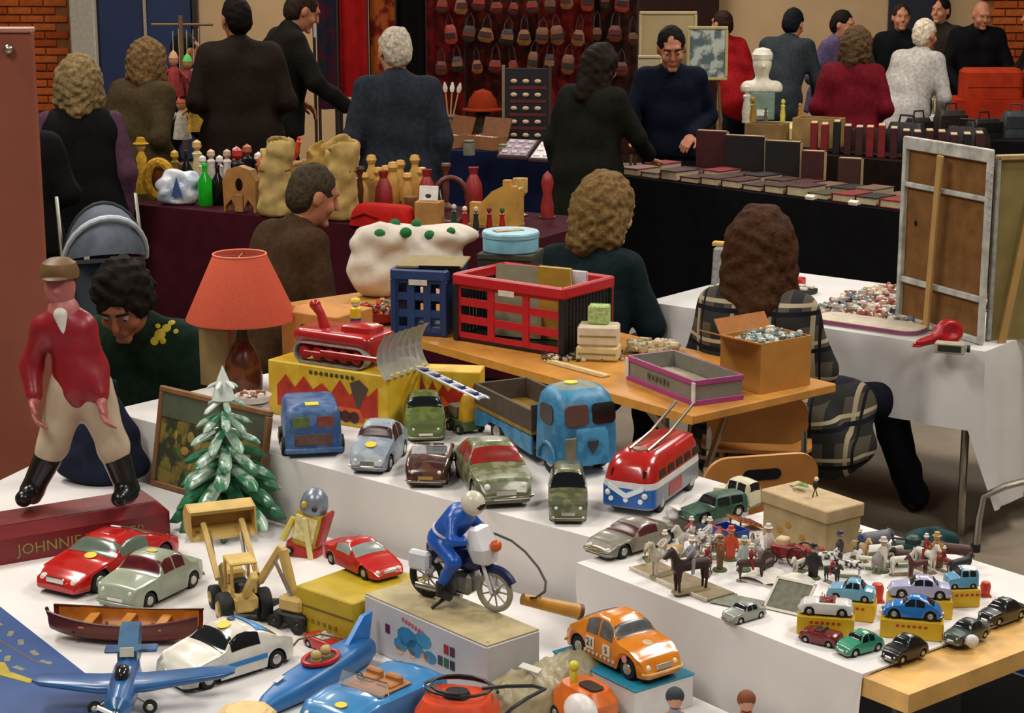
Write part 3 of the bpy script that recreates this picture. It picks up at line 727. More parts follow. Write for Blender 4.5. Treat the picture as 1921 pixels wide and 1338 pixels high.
    for xw in K['wheels']:
        for sg in (-1, 1):
            c = Vector(((xw - .5) * L, sg * (W / 2 * .93 - wr * .3), wr))
            b = B(); b.lathe([(wr * .55, -wr * .3), (wr * .93, -wr * .3), (wr, -wr * .18), (wr, wr * .18), (wr * .93, wr * .3), (wr * .55, wr * .3)], 18, c, (PI / 2, 0, 0)); wh = P(t, 'wheel', b, ty)
            b = B(); b.lathe([(wr * .58, 0), (wr * .5, wr * .08), (wr * .2, wr * .12), (.0001, wr * .14)], 14, c + Vector((0, sg * wr * .27, 0)), (-sg * PI / 2, 0, 0)); P(wh, 'hubcap', b, hb)
    if bumper:
        for xx, d in ((0, -1), (1, 1)):
            w2 = W / 2 * .86; x = (xx - .5) * L + d * .012 * L
            b = B(); b.tube([(x - d * .04 * L, -w2 * 1.05, wr * 1.05), (x, -w2 * .85, wr * 1.05), (x + d * .006 * L, 0, wr * 1.05), (x, w2 * .85, wr * 1.05), (x - d * .04 * L, w2 * 1.05, wr * 1.05)], .011 * L, 8); P(t, 'bumper', b, bumper)
    if lamps:
        for sg in (-1, 1):
            y, zz = S(.965, 2.6); y2 = W / 2 * .60
            b = B(); b.sph((.455 * L, sg * y2, zz * .98), (.03 * L, .03 * L, .03 * L), 10, 8); hl = P(t, 'headlight', b, m('#d8d4c6', .15, 0))
        b = B(); b.box((.497 * L, 0, wr * 1.5), (.012 * L, W * .34, wr * .5), b=.003 * L); P(t, 'grille', b, chrome, False)
    if sticker:
        for (x, y, r_, hx) in sticker:
            yy, zt = S(x, 9); zz = S(x, 8)[1]
            sl = (S(x + .02, 8.5)[1] - S(x - .02, 8.5)[1]) / (.04 * L)
            b = B(); b.lathe([(r_ * L, 0), (r_ * L, .004 * L)], 16, ((x - .5) * L, y * L, S(x, 8.5)[1] + .004 * L), (0, -math.atan(sl), 0), sy=1.25); P(t, 'sticker', b, m(hx, .5, 0))
    t['L'] = L; t['W'] = W
    return t
yel = '#d9c21a'
# ---- big tin cars on the white cloth
car('pale blue-grey tin beetle car with yellow bonnet sticker', (733, 846), (690, 890), ZB, 'beetle', '#7f8a98', H=.125, W=.12, L=.27, glassm=m('#3a0d12', .3, 0), h2='#95a0a8', sticker=[(.83, .0, .05, yel)], rough=.4)
car('dark brown glossy tin roadster between the beetle and olive saloon', (818, 866), (797, 921), ZB, 'open', '#3a1a12', L=.26, H=.075, h2='#5a3522', rough=.25, interior='#241410', W=.125)
sal = car('worn olive green tin saloon with red seats in front of the blue lorry', (898, 878), (950, 956), ZB, 'sedan', '#59603c', H=.135, glassm=m('#8a1e16', .25, .2), h2='#7d8064', rough=.35, W=.165)
car('small olive tin car with chrome lamps before the lorry cab', (1064, 932), (1066, 990), ZB, 'boxy', '#4c4f34', h2='#6b6a48', rough=.35, W=.105, H=.118, L=.235)
# ---- front low table
car('glossy red sports coupe with yellow and white stickers by the maroon plinth', (302, 1036), (104, 1120), ZF, 'coupe', '#b01512', m('#5c6a5c', .15, .1), rough=.18, sticker=[(.70, .03, .035, yel), (.37, -.05, .03, '#e6dfe0')], bumper=None, W=.175, H=.115)
car('pale grey-green toy saloon with red interior behind the wooden boat', (350, 1084), (216, 1148), ZF, 'sedan', '#97a08c', m('#58141a', .25, .3), rough=.3, sticker=[(.47, .0, .045, '#c8b84a')], bumper=m('#8a917e', .3), W=.145, H=.115)
# ============================================================ helpers for boxes and rounded solids
def rr(w_, d, r, n=4, cx=0, cy=0, z=0):
    r = min(r, w_ / 2 * .999, d / 2 * .999); out = []
    for k, (sx, sy) in enumerate(((1, 1), (-1, 1), (-1, -1), (1, -1))):
        for i in range(n + 1):
            a = (k + i / n) * PI / 2; out.append(Vector((cx + sx * (w_ / 2 - r) + r * math.cos(a), cy + sy * (d / 2 - r) + r * math.sin(a), z)))
    return out
def stack(lv, n=4):   # lv: (z, w, d, r[, cx[, cy]])
    b = B(); b.loft([rr(q[1], q[2], q[3], n, q[4] if len(q) > 4 else 0, q[5] if len(q) > 5 else 0, q[0]) for q in lv]); return b
def fbox(l, r, z):   # front edge given by two ground pixels (left, right): origin = middle of front edge, +X along edge, +Y away
    p, q = G(*l, z), G(*r, z); d = q - p; return (p + q) / 2, math.atan2(d.y, d.x), d.length
def open_box(t, w_, d, h, th, mat, y0=0, inner=None):
    for nm, c, s in (('side', (-w_ / 2 + th / 2, y0 + d / 2, h / 2), (th, d, h)), ('side', (w_ / 2 - th / 2, y0 + d / 2, h / 2), (th, d, h)),
                     ('front', (0, y0 + th / 2, h / 2), (w_ - 2 * th, th, h)), ('back', (0, y0 + d - th / 2, h / 2), (w_ - 2 * th, th, h)), ('bottom', (0, y0 + d / 2, th / 2), (w_ - 2 * th, d - 2 * th, th))):
        P(t, nm, B().box(c, s), mat, False)
def bits(name, label, cat, n, area_fn, size, hexes, loc=(0, 0, 0), rz=0, seed=1, parent=None, shapes=(0, 1, 2)):
    rnd = random.Random(seed); b = B()
    for i in range(n):
        x, y, z = area_fn(rnd); s = size * rnd.uniform(.6, 1.4); b.cur = rnd.randrange(len(hexes)); k = rnd.choice(shapes)
        if k == 0: b.sph((x, y, z + s * .5), (s * .6, s * .5, s * .5), 6, 4)
        elif k == 1: b.box((x, y, z + s * .35), (s * 1.3, s * .7, s * .7), (0, 0, rnd.uniform(0, 3)))
        else: b.lathe([(s * .5, 0), (s * .55, s * .3), (s * .2, s * .8)], 6, (x, y, z))
    o = obj(name, b.mesh(name, [m(h_, .3, 0) for h_ in hexes]), parent, loc, (0, 0, rz)); o['kind'] = 'stuff'
    if parent is None: o['label'] = label; o['category'] = cat
    return o
def wheel(t, c, r, wd, axis='y', hub='#b8b4aa', ty=None):
    c = Vector(c); sg = 1 if c.y > 0 else -1
    b = B(); b.lathe([(r * .5, -wd / 2), (r * .93, -wd / 2), (r, -wd * .3), (r, wd * .3), (r * .93, wd / 2), (r * .5, wd / 2)], 18, c, (PI / 2, 0, 0)); w_ = P(t, 'wheel', b, ty or rubber)
    b = B(); b.lathe([(r * .55, 0), (r * .4, wd * .2), (.0001, wd * .25)], 12, c + Vector((0, sg * wd * .45, 0)), (-sg * PI / 2, 0, 0)); P(w_, 'hubcap', b, m(hub, .3, .05, met=.5)); return w_

# ============================================================ large tin toys on the white cloth
loc, ang, L = span((935, 806), (1112, 898), ZB)
t = T('toy_lorry', 'battered blue tin lorry with rounded cab and brown load bed', 'toy lorry', loc, ang)
blu = m('#2c6f96', .45, .25, 22, h2='#3a84ac'); W = .185; L = .60
cab = P(t, 'cab', stack([(.035, .17, W, .02, .2), (.12, .172, W, .025, .2), (.185, .168, W, .03, .198), (.225, .15, W * .94, .04, .193), (.245, .115, W * .8, .045, .188), (.252, .06, W * .5, .03, .185)]), blu, ang=1.0)
P(cab, 'roof_patch', stack([(.2465, .10, W * .72, .04, .188), (.2555, .055, W * .45, .025, .185)]), m('#7c8478', .5, .2, 30))
disc(cab, 'sticker', m('#d8c93a', .5, 0), (.188, -.012, .2562), .02, th=.003)
for sg in (-1, 1):
    P(t, 'side_window', stack([(.0, .075, .056, .018), (.004, .075, .056, .018)]), m('#3a2a26', .3, .1), loc=(.195, sg * (W / 2 - .001), .178), rot=(-sg * PI / 2, 0, 0))
    P(t, 'windscreen', stack([(.0, .060, .074, .014), (.006, .060, .074, .014)]), m('#0d1012', .2, .1) if sg > 0 else m('#5a4038', .3, .1), loc=(.2785, sg * .043, .183), rot=(0, PI / 2 - .1, 0))
    P(t, 'wheel_arch', B().tube([(.2 + .052 * math.cos(a), sg * (W / 2 + .002), .042 + .052 * math.sin(a)) for a in [i * PI / 8 for i in range(9)]], .006, 6), blu)
P(t, 'bonnet_front', stack([(.04, .022, W * .62, .01, .288), (.13, .02, W * .58, .01, .287), (.145, .008, W * .5, .004, .283)]), blu)
P(t, 'badge', B().prism([(0, -.022), (.016, .004), (.016, .016), (-.016, .016), (-.016, .004)], 0, .004), m('#3a3438', .4, .2), loc=(.299, 0, .095), rot=(PI / 2, 0, PI / 2))
P(t, 'grille_plate', B().box((.297, -.07, .09), (.006, .035, .07), b=.002), m('#6e6a55', .5, .2))
P(t, 'chassis', B().box((-.06, 0, .05), (.46, W * .7, .03), b=.004), m('#1d3c52', .5))
P(t, 'bed_floor', B().box((-.09, 0, .095), (.38, W, .012)), m('#8a6a2a', .6, .2), False)
brd = m('#4a3c30', .65, .25, 25)
for sg in (-1, 1):
    P(t, 'side_board', B().box((-.09, sg * (W / 2 - .005), .132), (.38, .01, .062), b=.002), brd, False)
    P(t, 'skirt', B().prism([(-.28, .03), (-.28, .085), (.1, .085), (.1, .03), (-.06, .04), (-.1, .065), (-.18, .065), (-.22, .04)], -.003, .003, Matrix.Translation((0, sg * (W / 2 - .004), .0)) @ Matrix.Rotation(PI / 2, 4, 'X')), blu, False)
P(t, 'headboard', B().box((.097, 0, .14), (.008, W, .08), b=.002), brd, False)
P(t, 'tailboard', B().box((-.277, 0, .132), (.008, W, .062), b=.002), brd, False)
for x in (.2, -.14):
    for sg in (-1, 1): wheel(t, (x, sg * (W / 2 - .02), .042), .042, .026)

loc, ang, L = span((1266, 903), (1177, 966), ZB)
t = T('toy_coach', 'red, white and blue tin coach with chrome roof rails at the table corner', 'toy coach', loc, ang)
L = .37; W = .15; x0 = L / 2
P(t, 'lower_body', stack([(.022, L, W * .96, .02), (.03, L * 1.0, W, .03), (.075, L * .99, W, .035)]), m('#7f858c', .35, .15), ang=1)
P(t, 'white_band', stack([(.075, L * .995, W * 1.01, .035), (.092, L * .985, W * .99, .035)]), m('#d6d6d4', .3, .1))
up = P(t, 'upper_body', stack([(.092, L * .98, W * .98, .035), (.125, L * .95, W * .93, .04, -.006), (.148, L * .88, W * .8, .04, -.012), (.158, L * .7, W * .58, .04, -.02)]), m('#a8140f', .22, .15, 30, coat=.4), ang=1)
P(t, 'front_panel', stack([(.026, .06, W * 1.005, .03, x0 - .029), (.074, .06, W * 1.005, .03, x0 - .029)]), m('#1f5fae', .3, .15))
for k in range(3): P(t, 'star', B().lathe([(.007, 0), (.007, .003)], 8, (x0 + .001, (k - 1) * .042, .045), (0, PI / 2, 0)), m('#e4ecf2', .4, 0))
P(t, 'chevron', B().prism([(-.05, .02), (0, -.005), (.05, .02), (.05, .006), (0, -.02), (-.05, .006)], 0, .003), m('#e4ecf2', .4, 0), loc=(x0 + .001, 0, .068), rot=(PI / 2, 0, PI / 2))
for sg in (-1, 1):
    P(t, 'side_stripe', B().box((.02, sg * W * .503, .05), (L * .25, .002, .035)), m('#9c1c1c', .4), False)
    for k in range(5): P(t, 'window', B().box((-.14 + k * .062, sg * W * .475, .108), (.045, .004, .022), (sg * .2, 0, 0), b=.001), m('#24100f', .2, .2), False)
    P(t, 'windscreen', B().box((x0 - .016, sg * .03, .113), (.006, .04, .024), (0, -.35, 0), b=.002), m('#3a1410', .15, .2), False)
    P(t, 'roof_rail', B().tube([(.10, sg * .026, .160), (-.05, sg * .026, .172), (-.2, sg * .026, .205), (-.235, sg * .026, .214)], .0045, 8), chrome)
    P(t, 'roof_flute', B().tube([(.1, sg * .055, .145), (-.15, sg * .055, .147)], .005, 6), m('#c23a24', .25))
    P(t, 'headlight', B().sph((x0 - .002, sg * .052, .06), .009, 8, 6), m('#ded8c8', .2, 0))
    for x in (.11, -.11): wheel(t, (x, sg * (W / 2 - .012), .026), .026, .02)
P(t, 'roof_hatch', B().lathe([(.022, 0), (.02, .006), (.0001, .008)], 12, (.09, 0, .157)), m('#8a5a4a', .4, .2))

loc, ang, L = span((578, 822), (590, 861), ZB)
t = T('toy_truck', 'flat-fronted blue tin truck with yellow roof tab by the yellow box', 'toy truck', loc, ang)
bt = m('#2f4f80', .45, .25, 24, h2='#4a6a94')
P(t, 'body', stack([(.02, .22, .165, .012), (.08, .22, .165, .014), (.135, .212, .158, .018), (.15, .19, .14, .02)]), bt, ang=1)
for sg, hx in ((-1, '#5a6a3c'), (1, '#7a3a34')): P(t, 'windscreen', B().box((.107, sg * .036, .108), (.005, .05, .034), b=.002), m(hx, .3, .3, 60), False)
P(t, 'grille', B().box((.110, 0, .055), (.004, .11, .034), b=.002), m('#5a4038', .6, .3, 60), False)
P(t, 'roof_tab', B().box((.06, 0, .152), (.035, .04, .004), b=.001), m('#d8c02a', .5, 0))
P(t, 'bumper', B().box((.113, 0, .024), (.012, .172, .016), b=.004), bt)
for x in (.06, -.06):
    for sg in (-1, 1): wheel(t, (x, sg * .082, .028), .028, .02)
gt = car('rounded olive green tin car with bulging chrome headlamp behind the roadster', (794, 800), (799, 830), ZB, 'beetle', '#4c5a24', h2='#62702e', W=.125, H=.135, L=.20, rough=.4)
t = T('toy_tractor_wreck', 'small green and yellow tin pickup piece beside the olive tin car', 'toy truck', G(872, 808, ZB), R_(-60))
P(t, 'chassis', stack([(.012, .1, .07, .01), (.04, .1, .07, .012)]), m('#4a5a30', .5, .2)); P(t, 'hood', stack([(.04, .05, .05, .012, .02), (.1, .04, .05, .02, .02), (.12, .02, .03, .01, .02)]), m('#c8961c', .4, .2)); P(t, 'crate', B().box((-.03, 0, .06), (.05, .06, .04), b=.004), m('#6a5a48', .6, .2))
for x in (.035, -.03):
    for sg in (-1, 1): wheel(t, (x, sg * .037, .016), .016, .012)

# ---- fir tree ornament
base = G(428, 990, ZF)
t = T('christmas_tree', 'green glazed ceramic fir tree with snow-white top', 'christmas tree', base)
P(t, 'trunk', B().lathe([(.03, 0), (.035, .01), (.028, .05), (.018, .25), (.006, .455), (.0001, .462)], 12), m('#3a5a40', .35, .2))
cols = [m('#2f6a4a', .2, .5, 30), m('#3f7a58', .2, .2, 22, h2='#a8c0ae'), m('#8fae98', .25, .25, 40), m('#cfdad2', .25, .1, 40)]
def leaf(L_, mm):
    b = B(); rings = []
    for i in range(8):
        u = i / 7; wd = L_ * .18 * (.75 + .35 * u) * math.sqrt(max(.02, 1 - (max(0, u - .7) / .3) ** 2)); x = L_ * u; zz = -.50 * L_ * u ** 1.2
        rings.append([Vector((x, wd * math.cos(a), zz + wd * .8 * math.sin(a))) for a in [k * PI / 4 for k in range(8)]])
    b.loft(rings); return b.mesh('branch', mm)
rnd = random.Random(4)
for k in range(8):
    zz = .105 + k * .047; L_ = .162 - k * .0175; n = 8 if k < 3 else (7 if k < 6 else 5)
    mesh_ = [leaf(L_, cols[q]) for q in ((0, 0, 1) if k < 2 else (0, 1, 1) if k < 4 else (1, 1, 2) if k < 6 else (2, 3, 3))]
    for j in range(n):
        a = 2 * PI * (j + .5 * (k % 2)) / n + rnd.uniform(-.1, .1); o = obj('branch', rnd.choice(mesh_), t, (.008 * math.cos(a), .008 * math.sin(a), zz + rnd.uniform(-.008, .008)), (0, rnd.uniform(-.12, .08), a))
P(t, 'tip', B().lathe([(.034, .385), (.022, .43), (.0001, .485)], 10), cols[3])

# ---- lamp, painting, boxes behind
lb = G(458, 742, ZB)
t = T('table_lamp', 'table lamp with brown bottle base and salmon red shade', 'lamp', lb)
bz = lambda z: z
P(t, 'base', B().lathe([(.05, 0), (.058, .012), (.062, .06), (.055, .12), (.036, .165), (.022, .185), (.02, .2)], 20, sx=1.05), m('#4a2414', .25, .5, 22, h2='#6a3a22'))
P(t, 'neck', B().lathe([(.02, .2), (.017, .225), (.016, .25)], 14), m('#20261c', .4))
P(t, 'socket', B().cyl((0, 0, .25), (0, 0, .31), .011), m('#8a7a4a', .3, met=.8))
sh = P(t, 'shade', B().loft([[Vector((r * math.cos(2 * PI * j / 40), r * math.sin(2 * PI * j / 40), z)) for j in range(40)] for r, z in ((.182, .262), (.182, .268), (.088, .475), (.086, .478), (.085, .474), (.179, .262))], caps=False), m('#c2563f', .85, .08, 120), ang=.8)
P(sh, 'top_rim', B().tube([(.087 * math.cos(a), .087 * math.sin(a), .478) for a in [2 * PI * j / 32 for j in range(32)]], .003, 6, closed=True), m('#e87a60', .6))
P(sh, 'spider', B().cyl((-.086, 0, .47), (.086, 0, .47), .002, n=6).cyl((0, -.086, .47), (0, .086, .47), .002, n=6).cyl((0, 0, .3), (0, 0, .47), .003, n=6), steel)
pl_, pr_ = G(236, 905, ZF), G(512, 985, ZF); d = pr_ - pl_; a = math.atan2(d.y, d.x)
t = T('painting', 'framed green landscape painting leaning behind the fir tree', 'painting', (pl_ + pr_) / 2 + Vector((.02, .03, 0)), a, rx=-.18)
w_, h_ = .50, .315; fm = m('#7a5430', .5, .2, 20)
P(t, 'canvas', B().box((0, 0, h_ / 2), (w_ - .03, .006, h_ - .03)), m('#2a3018', .6, .3, 14, h2='#7a6a2a'), False)
P(t, 'sky_glaze', B().box((0, -.004, h_ - .055), (w_ - .036, .002, .075)), m('#4a5240', .6, .2, 18), False)
for nm, c, s in (('rail', (0, 0, .009), (w_, .02, .018)), ('rail', (0, 0, h_ - .009), (w_, .02, .018)), ('stile', (-w_ / 2 + .009, 0, h_ / 2), (.018, .02, h_ - .036)), ('stile', (w_ / 2 - .009, 0, h_ / 2), (.018, .02, h_ - .036))):
    P(t, nm, B().box(c, s, b=.003), fm, False)
for i in range(26):
    x, z = rnd.uniform(-.21, .19), rnd.uniform(.03, .2); P(t, 'brush_stroke', B().sph((x, -.004, z), (rnd.uniform(.006, .02), .0015, rnd.uniform(.008, .025)), 7, 4, (0, rnd.uniform(-.8, .8), 0)), m(rnd.choice(['#6a6420', '#8a7a3a', '#32401c', '#4a5a2a', '#9a7a30']), .5, 0))
# yellow toy boxes with printed machine
yb = m('#c9a01c', .5, .18, 14, h2='#d2b030')
def printed(t, w_, h_, seed, y=-.0015):
    r2 = random.Random(seed)
    pts = []; n = 11
    for i in range(n + 1): pts.append((-w_ * .42 + w_ * .84 * i / n, h_ * (.52 + (.30 if i % 2 else .06) * r2.uniform(.6, 1.1))))
    pts += [(w_ * .42, h_ * .2), (-w_ * .42, h_ * .2)]
    M_ = Matrix.Translation((0, y, 0)) @ Matrix.Rotation(PI / 2, 4, 'X')
    P(t, 'flame_print', B().prism(pts, 0, .001, M_), m('#a82810', .5, .3, 30), False)
    P(t, 'machine_print', B().prism([(-w_ * .3, h_ * .12), (-w_ * .3, h_ * .45), (-w_ * .05, h_ * .5), (w_ * .05, h_ * .34), (w_ * .28, h_ * .34), (w_ * .32, h_ * .1)], .001, .002, M_), m('#c8561a', .5, .3, 40), False)
    for k in range(4): P(t, 'dark_print', B().prism([(w_ * (.02 + k * .07) + .02 * math.cos(a), h_ * .18 + .02 * math.sin(a)) for a in [j * PI / 4 for j in range(8)]], .002, .003, M_), m('#3a1410', .6, .3), False)  # dark printed discs on the machine
# bulldozer box
p0, p1 = G(505, 776, ZB), G(728, 812, ZB); d = p1 - p0; ya = math.atan2(d.y, d.x); yw = d.length; YH = .178
t = T('toy_box', 'yellow printed toy box with red flames carrying the red bulldozer', 'box', (p0 + p1) / 2, ya)
P(t, 'carton', B().box((0, .11, YH / 2), (yw, .22, YH), b=.003), yb, False); printed(t, yw, YH, 3)
for k in range(9): P(t, 'printed_mark', B().box((-.06 + k * .02, -.001, YH * .88), (.012, .001, .012), (0, .25 * (k % 3), 0)), m('#3a3a18', .6), False)
P(t, 'grey_panel', B().prism([(.12, .05), (.16, .13), (.125, .155), (.09, .14)], 0, .002, Matrix.Translation((0, -.001, 0)) @ Matrix.Rotation(PI / 2, 4, 'X')), m('#4a3c30', .6), False)
box_o, box_a = (p0 + p1) / 2, ya
p0, p1 = G(742, 812, ZB), G(885, 800, ZB)
q0 = G(742, 800, ZB); 
t = T('toy_box', 'smaller yellow toy box with red flames behind the olive car', 'box', q0 + Vector((.155, .07, 0)), R_(-8))
P(t, 'carton', B().box((0, .05, .08), (.22, .10, .16), b=.003), yb, False); printed(t, .22, .16, 8)
bz2 = t
# cardboard box with hand hole behind the lamp
lo_, an_, wq = fbox((440, 770), (572, 792), ZB)
t = T('cardboard_box', 'orange brown cardboard box with dark hand hole behind the lamp', 'box', lo_ + Vector((.11, .21, 0)), an_)
P(t, 'carton', B().box((0, .1, .145), (.23, .2, .29), b=.003), m('#b87a34', .7, .12, 15), False)
P(t, 'hand_hole', stack([(0, .07, .026, .012), (.002, .07, .026, .012)]), m('#17100a', .9), loc=(.0, -.001, .24), rot=(PI / 2, 0, 0))
t = T('cardboard_box', 'grey-brown cardboard carton standing behind the child', 'box', G(398, 735, ZB) + Vector((.0, .06, 0)), an_)
P(t, 'carton', B().box((0, .05, .13), (.13, .10, .26), b=.003), m('#8a744e', .75, .12, 15), False)
P(t, 'flap', B().box((0, -.004, .23), (.13, .004, .06), (.1, 0, 0)), m('#7a5430', .75, .12, 15), False)
# white wicker basket resting on painting corner
t = T('ornament_dish', 'white lacy dish of shells beside the fir tree', 'dish', G(474, 800, ZB) + Vector((0, .03, 0)))
P(t, 'stand', B().lathe([(.03, 0), (.02, .01), (.02, .05), (.05, .07)], 14), m('#8a8a80', .5)); 
P(t, 'bowl', B().lathe([(.02, .07), (.05, .075), (.058, .095), (.055, .095), (.046, .08), (.0001, .078)], 18), m('#d8cfc4', .4))
bits('shells', '', '', 30, lambda r: (r.uniform(-.03, .03), r.uniform(-.03, .03), .08 + r.uniform(0, .015)), .014, ['#e4ded6', '#b8a898', '#8a5a40', '#d0c0b0'], parent=t, seed=2)

# ---- red bulldozer on the box
t = T('toy_bulldozer', 'red toy bulldozer with grey tracks and ribbed clear blade', 'toy bulldozer', box_o + Vector((math.cos(box_a + PI / 2) * .10, math.sin(box_a + PI / 2) * .10, YH)), box_a)
rd = m('#a31418', .28, .15, 30, coat=.3)
def track(sg):
    y = sg * .068; L2 = .105; r = .034
    pts = [Vector((x, y, z)) for x, z in [(-L2 + r * math.cos(a), r + .002 + r * math.sin(a)) for a in [PI / 2 + i * PI / 8 for i in range(9)]] + [(L2 + r * math.cos(a), r + .002 + r * math.sin(a)) for a in [-PI / 2 + i * PI / 8 for i in range(9)]]]
    b = B(); n = len(pts); vs_ = []
    c = Vector((0, y, r + .002))
    for p in pts:
        ccx = max(-L2, min(L2, p.x)); o = Vector((ccx, y, r + .002)); q = o + (p - o) * .86
        for (pp, yy) in ((p, -.017), (p, .017), (q, .017), (q, -.017)): vs_.append(Vector((pp.x, y + yy, pp.z)))
    fs = []
    for i in range(n):
        k = (i + 1) % n
        for j in range(4): fs.append((i * 4 + j, i * 4 + (j + 1) % 4, k * 4 + (j + 1) % 4, k * 4 + j))
    b.add(vs_, fs); return b
for sg in (-1, 1):
    P(t, 'track', track(sg), m('#8f8f88', .5, .3, 60))
    for k in range(5):
        P(t, 'roller', B().lathe([(.0001, -.012), (.02, -.012), (.022, 0), (.02, .012), (.0001, .014)], 12, (-.10 + k * .05, sg * .068, .036), (PI / 2, 0, 0)), rd)
    P(t, 'roller_bar', B().box((0, sg * .084, .036), (.2, .006, .016), b=.003), rd)
    P(t, 'blade_arm', B().box((.08, sg * .09, .045), (.22, .008, .016), b=.003), rd)
P(t, 'body', stack([(.03, .28, .10, .02), (.085, .30, .16, .02, -.0), (.10, .30, .16, .03, -.0), (.108, .28, .14, .03)]), rd, ang=1)
P(t, 'bonnet', stack([(.10, .12, .09, .015, .07), (.125, .12, .085, .02, .07), (.132, .09, .06, .02, .07)]), rd)
P(t, 'lever', B().tube([(-.06, -.02, .10), (-.075, -.02, .15), (-.095, -.02, .175)], [.018, .013, .016], 10).sph((-.097, -.02, .178), .018, 10, 8), rd)
P(t, 'blade', B().grid(lambda u, v: Vector((.205 + .03 * (2 * v - 1) ** 2 + .004 * math.cos(u * 44), (u - .5) * .25, -.01 + .14 * v)), 40, 8), m('#a8aba6', .18, .05, 20, trans=.3))
t2 = T('toy_driver', 'small yellow and blue toy driver figure beside the bulldozer lever', 'toy figure', t.location + Vector((.035, .02, .1085)), box_a)
P(t2, 'legs', stack([(0, .03, .03, .008), (.03, .03, .03, .01)]), m('#1f3f8a', .4)); P(t2, 'torso', stack([(.03, .03, .03, .01), (.06, .034, .03, .012), (.066, .02, .02, .01)]), m('#d8b81a', .4))
P(t2, 'head', B().sph((0, 0, .078), .014), m('#d8d4cc', .5)); P(t2, 'cap', B().lathe([(.018, .082), (.015, .09), (.0001, .096)], 12), m('#d8b81a', .4))
# ladder
ca, cb_ = G(757, 677, .937), G(908, 748, .937)
t = T('toy_ladder', 'white and blue toy ladder slanting towards the blue lorry', 'toy ladder', ca)
dv = cb_ - ca; dn = dv.normalized(); sd_ = dn.cross(Vector((0, 0, 1))).normalized() * .016; wl = m('#c8ccd8', .4); bl = m('#26386e', .4)
for sg in (-1, 1): P(t, 'rail', B().tube([sd_ * sg, dv + sd_ * sg], .004, 6), wl)
for k in range(13): 
    c = dv * (k + .5) / 13; P(t, 'rung', B().tube([c - sd_, c + sd_], .0055, 6), bl if k % 2 else wl)
P(t, 'foot_plate', B().box(dv * .0, (.03, .03, .004)), wl)
# ============================================================ goods on the bare folding table
def crate(label, l, r, z, dep, h, colA, colB, name='plastic_crate'):
    """front face l->r; colA front/back panels and rim, colB the long sides"""
    lo, an, w_ = fbox(l, r, z); t = T(name, label, 'crate', lo, an)
    mA, mB = m(colA, .4, .08), m(colB, .45, .08)
    P(t, 'base', B().box((0, dep / 2, .008), (w_ - .02, dep - .02, .012)), mB, False)
    b = B()
    for c, s in (((0, .008, h - .022), (w_, .022, .044)), ((0, dep - .008, h - .022), (w_, .022, .044)), ((-w_ / 2 + .008, dep / 2, h - .022), (.022, dep - .03, .044)), ((w_ / 2 - .008, dep / 2, h - .022), (.022, dep - .03, .044))): b.box(c, s, b=.006)
    P(t, 'rim', b, mA)
    def lattice(W_, H_, nc, nr, bw):
        b = B()
        for i in range(nc + 1): b.box((-W_ / 2 + W_ * i / nc, 0, H_ / 2), (bw, .008, H_))
        for j in range(nr + 1): b.box((0, .001, H_ * j / nr), (W_, .006, bw))
        return b
    for y in (.012, dep - .012): P(t, 'end_panel', lattice(w_ - .03, h - .06, 3, 3, .03), mA, False, loc=(0, y, .02))
    for x in (-w_ / 2 + .012, w_ / 2 - .012): P(t, 'side_panel', lattice(dep - .03, h - .06, 14, 4, .011), mB, False, loc=(x, dep / 2, .02), rot=(0, 0, PI / 2))
    for sx in (-1, 1):
        for y in (.012, dep - .012): P(t, 'corner_post', B().box((sx * (w_ / 2 - .012), y, (h - .04) / 2), (.024, .024, h - .04), b=.004), mB if colB != colA else mA, False)
    P(t, 'label_card', B().box((.0, -.002, h - .05), (.075, .003, .022), b=.001), m('#cfc6b8', .7), False)
    t['w'] = w_; return t, lo, an, w_
rc, lo, an, w_ = crate('red folding crate with black side panels holding papers', (849, 638), (1056, 673), ZT + .001, .33, .262, '#b01820', '#101518')
def inside(lo, an, x, y, z): return lo + Vector((x * math.cos(an) - y * math.sin(an), x * math.sin(an) + y * math.cos(an), z))
for i, (x, y, sx, sz, rx, rz, hx, lab) in enumerate(((-.05, .13, .20, .275, -.15, .25, '#7d7a60', 'grey-green folder sticking out of the red crate'), (.10, .19, .14, .285, .1, .15, '#a8862c', 'mustard yellow booklet in the red crate'),
        (.15, .225, .12, .27, .05, .1, '#d8d4dc', 'white paper sheet in the red crate'), (-.08, .25, .24, .19, .05, 0, '#3a3a34', 'dark album lying in the red crate'), (0, .28, .3, .18, .0, 0, '#5a5a66', 'slate blue binder at the back of the red crate'))):
    t = T('booklet', lab, 'booklet', inside(lo, an, x, y, .018), an + rz, rx=rx)
    P(t, 'pages', B().box((0, 0, sz / 2), (sx - .006, .012, sz - .004)), m('#cfc4a8', .8), False)
    for yy in (-.008, .008): P(t, 'cover', B().box((0, yy, sz / 2), (sx, .003, sz)), m(hx, .6, .1), False)
bc, lo2, an2, w2 = crate('blue plastic crate standing behind the red crate', (733, 628), (838, 634), ZT + .001, .30, .262, '#223a68', '#1d3260')
t = T('cardboard_sheet', 'flat cardboard lid lying on the blue crate', 'cardboard', inside(lo2, an2, .0, .14, .264), an2 + .15, ry=0)
P(t, 'sheet', B().box((.02, 0, .006), (.26, .24, .010), b=.002), m('#8a7a50', .7), False); P(t, 'dark_edge', B().box((.06, -.122, .006), (.16, .006, .012)), m('#14120e', .8), False)
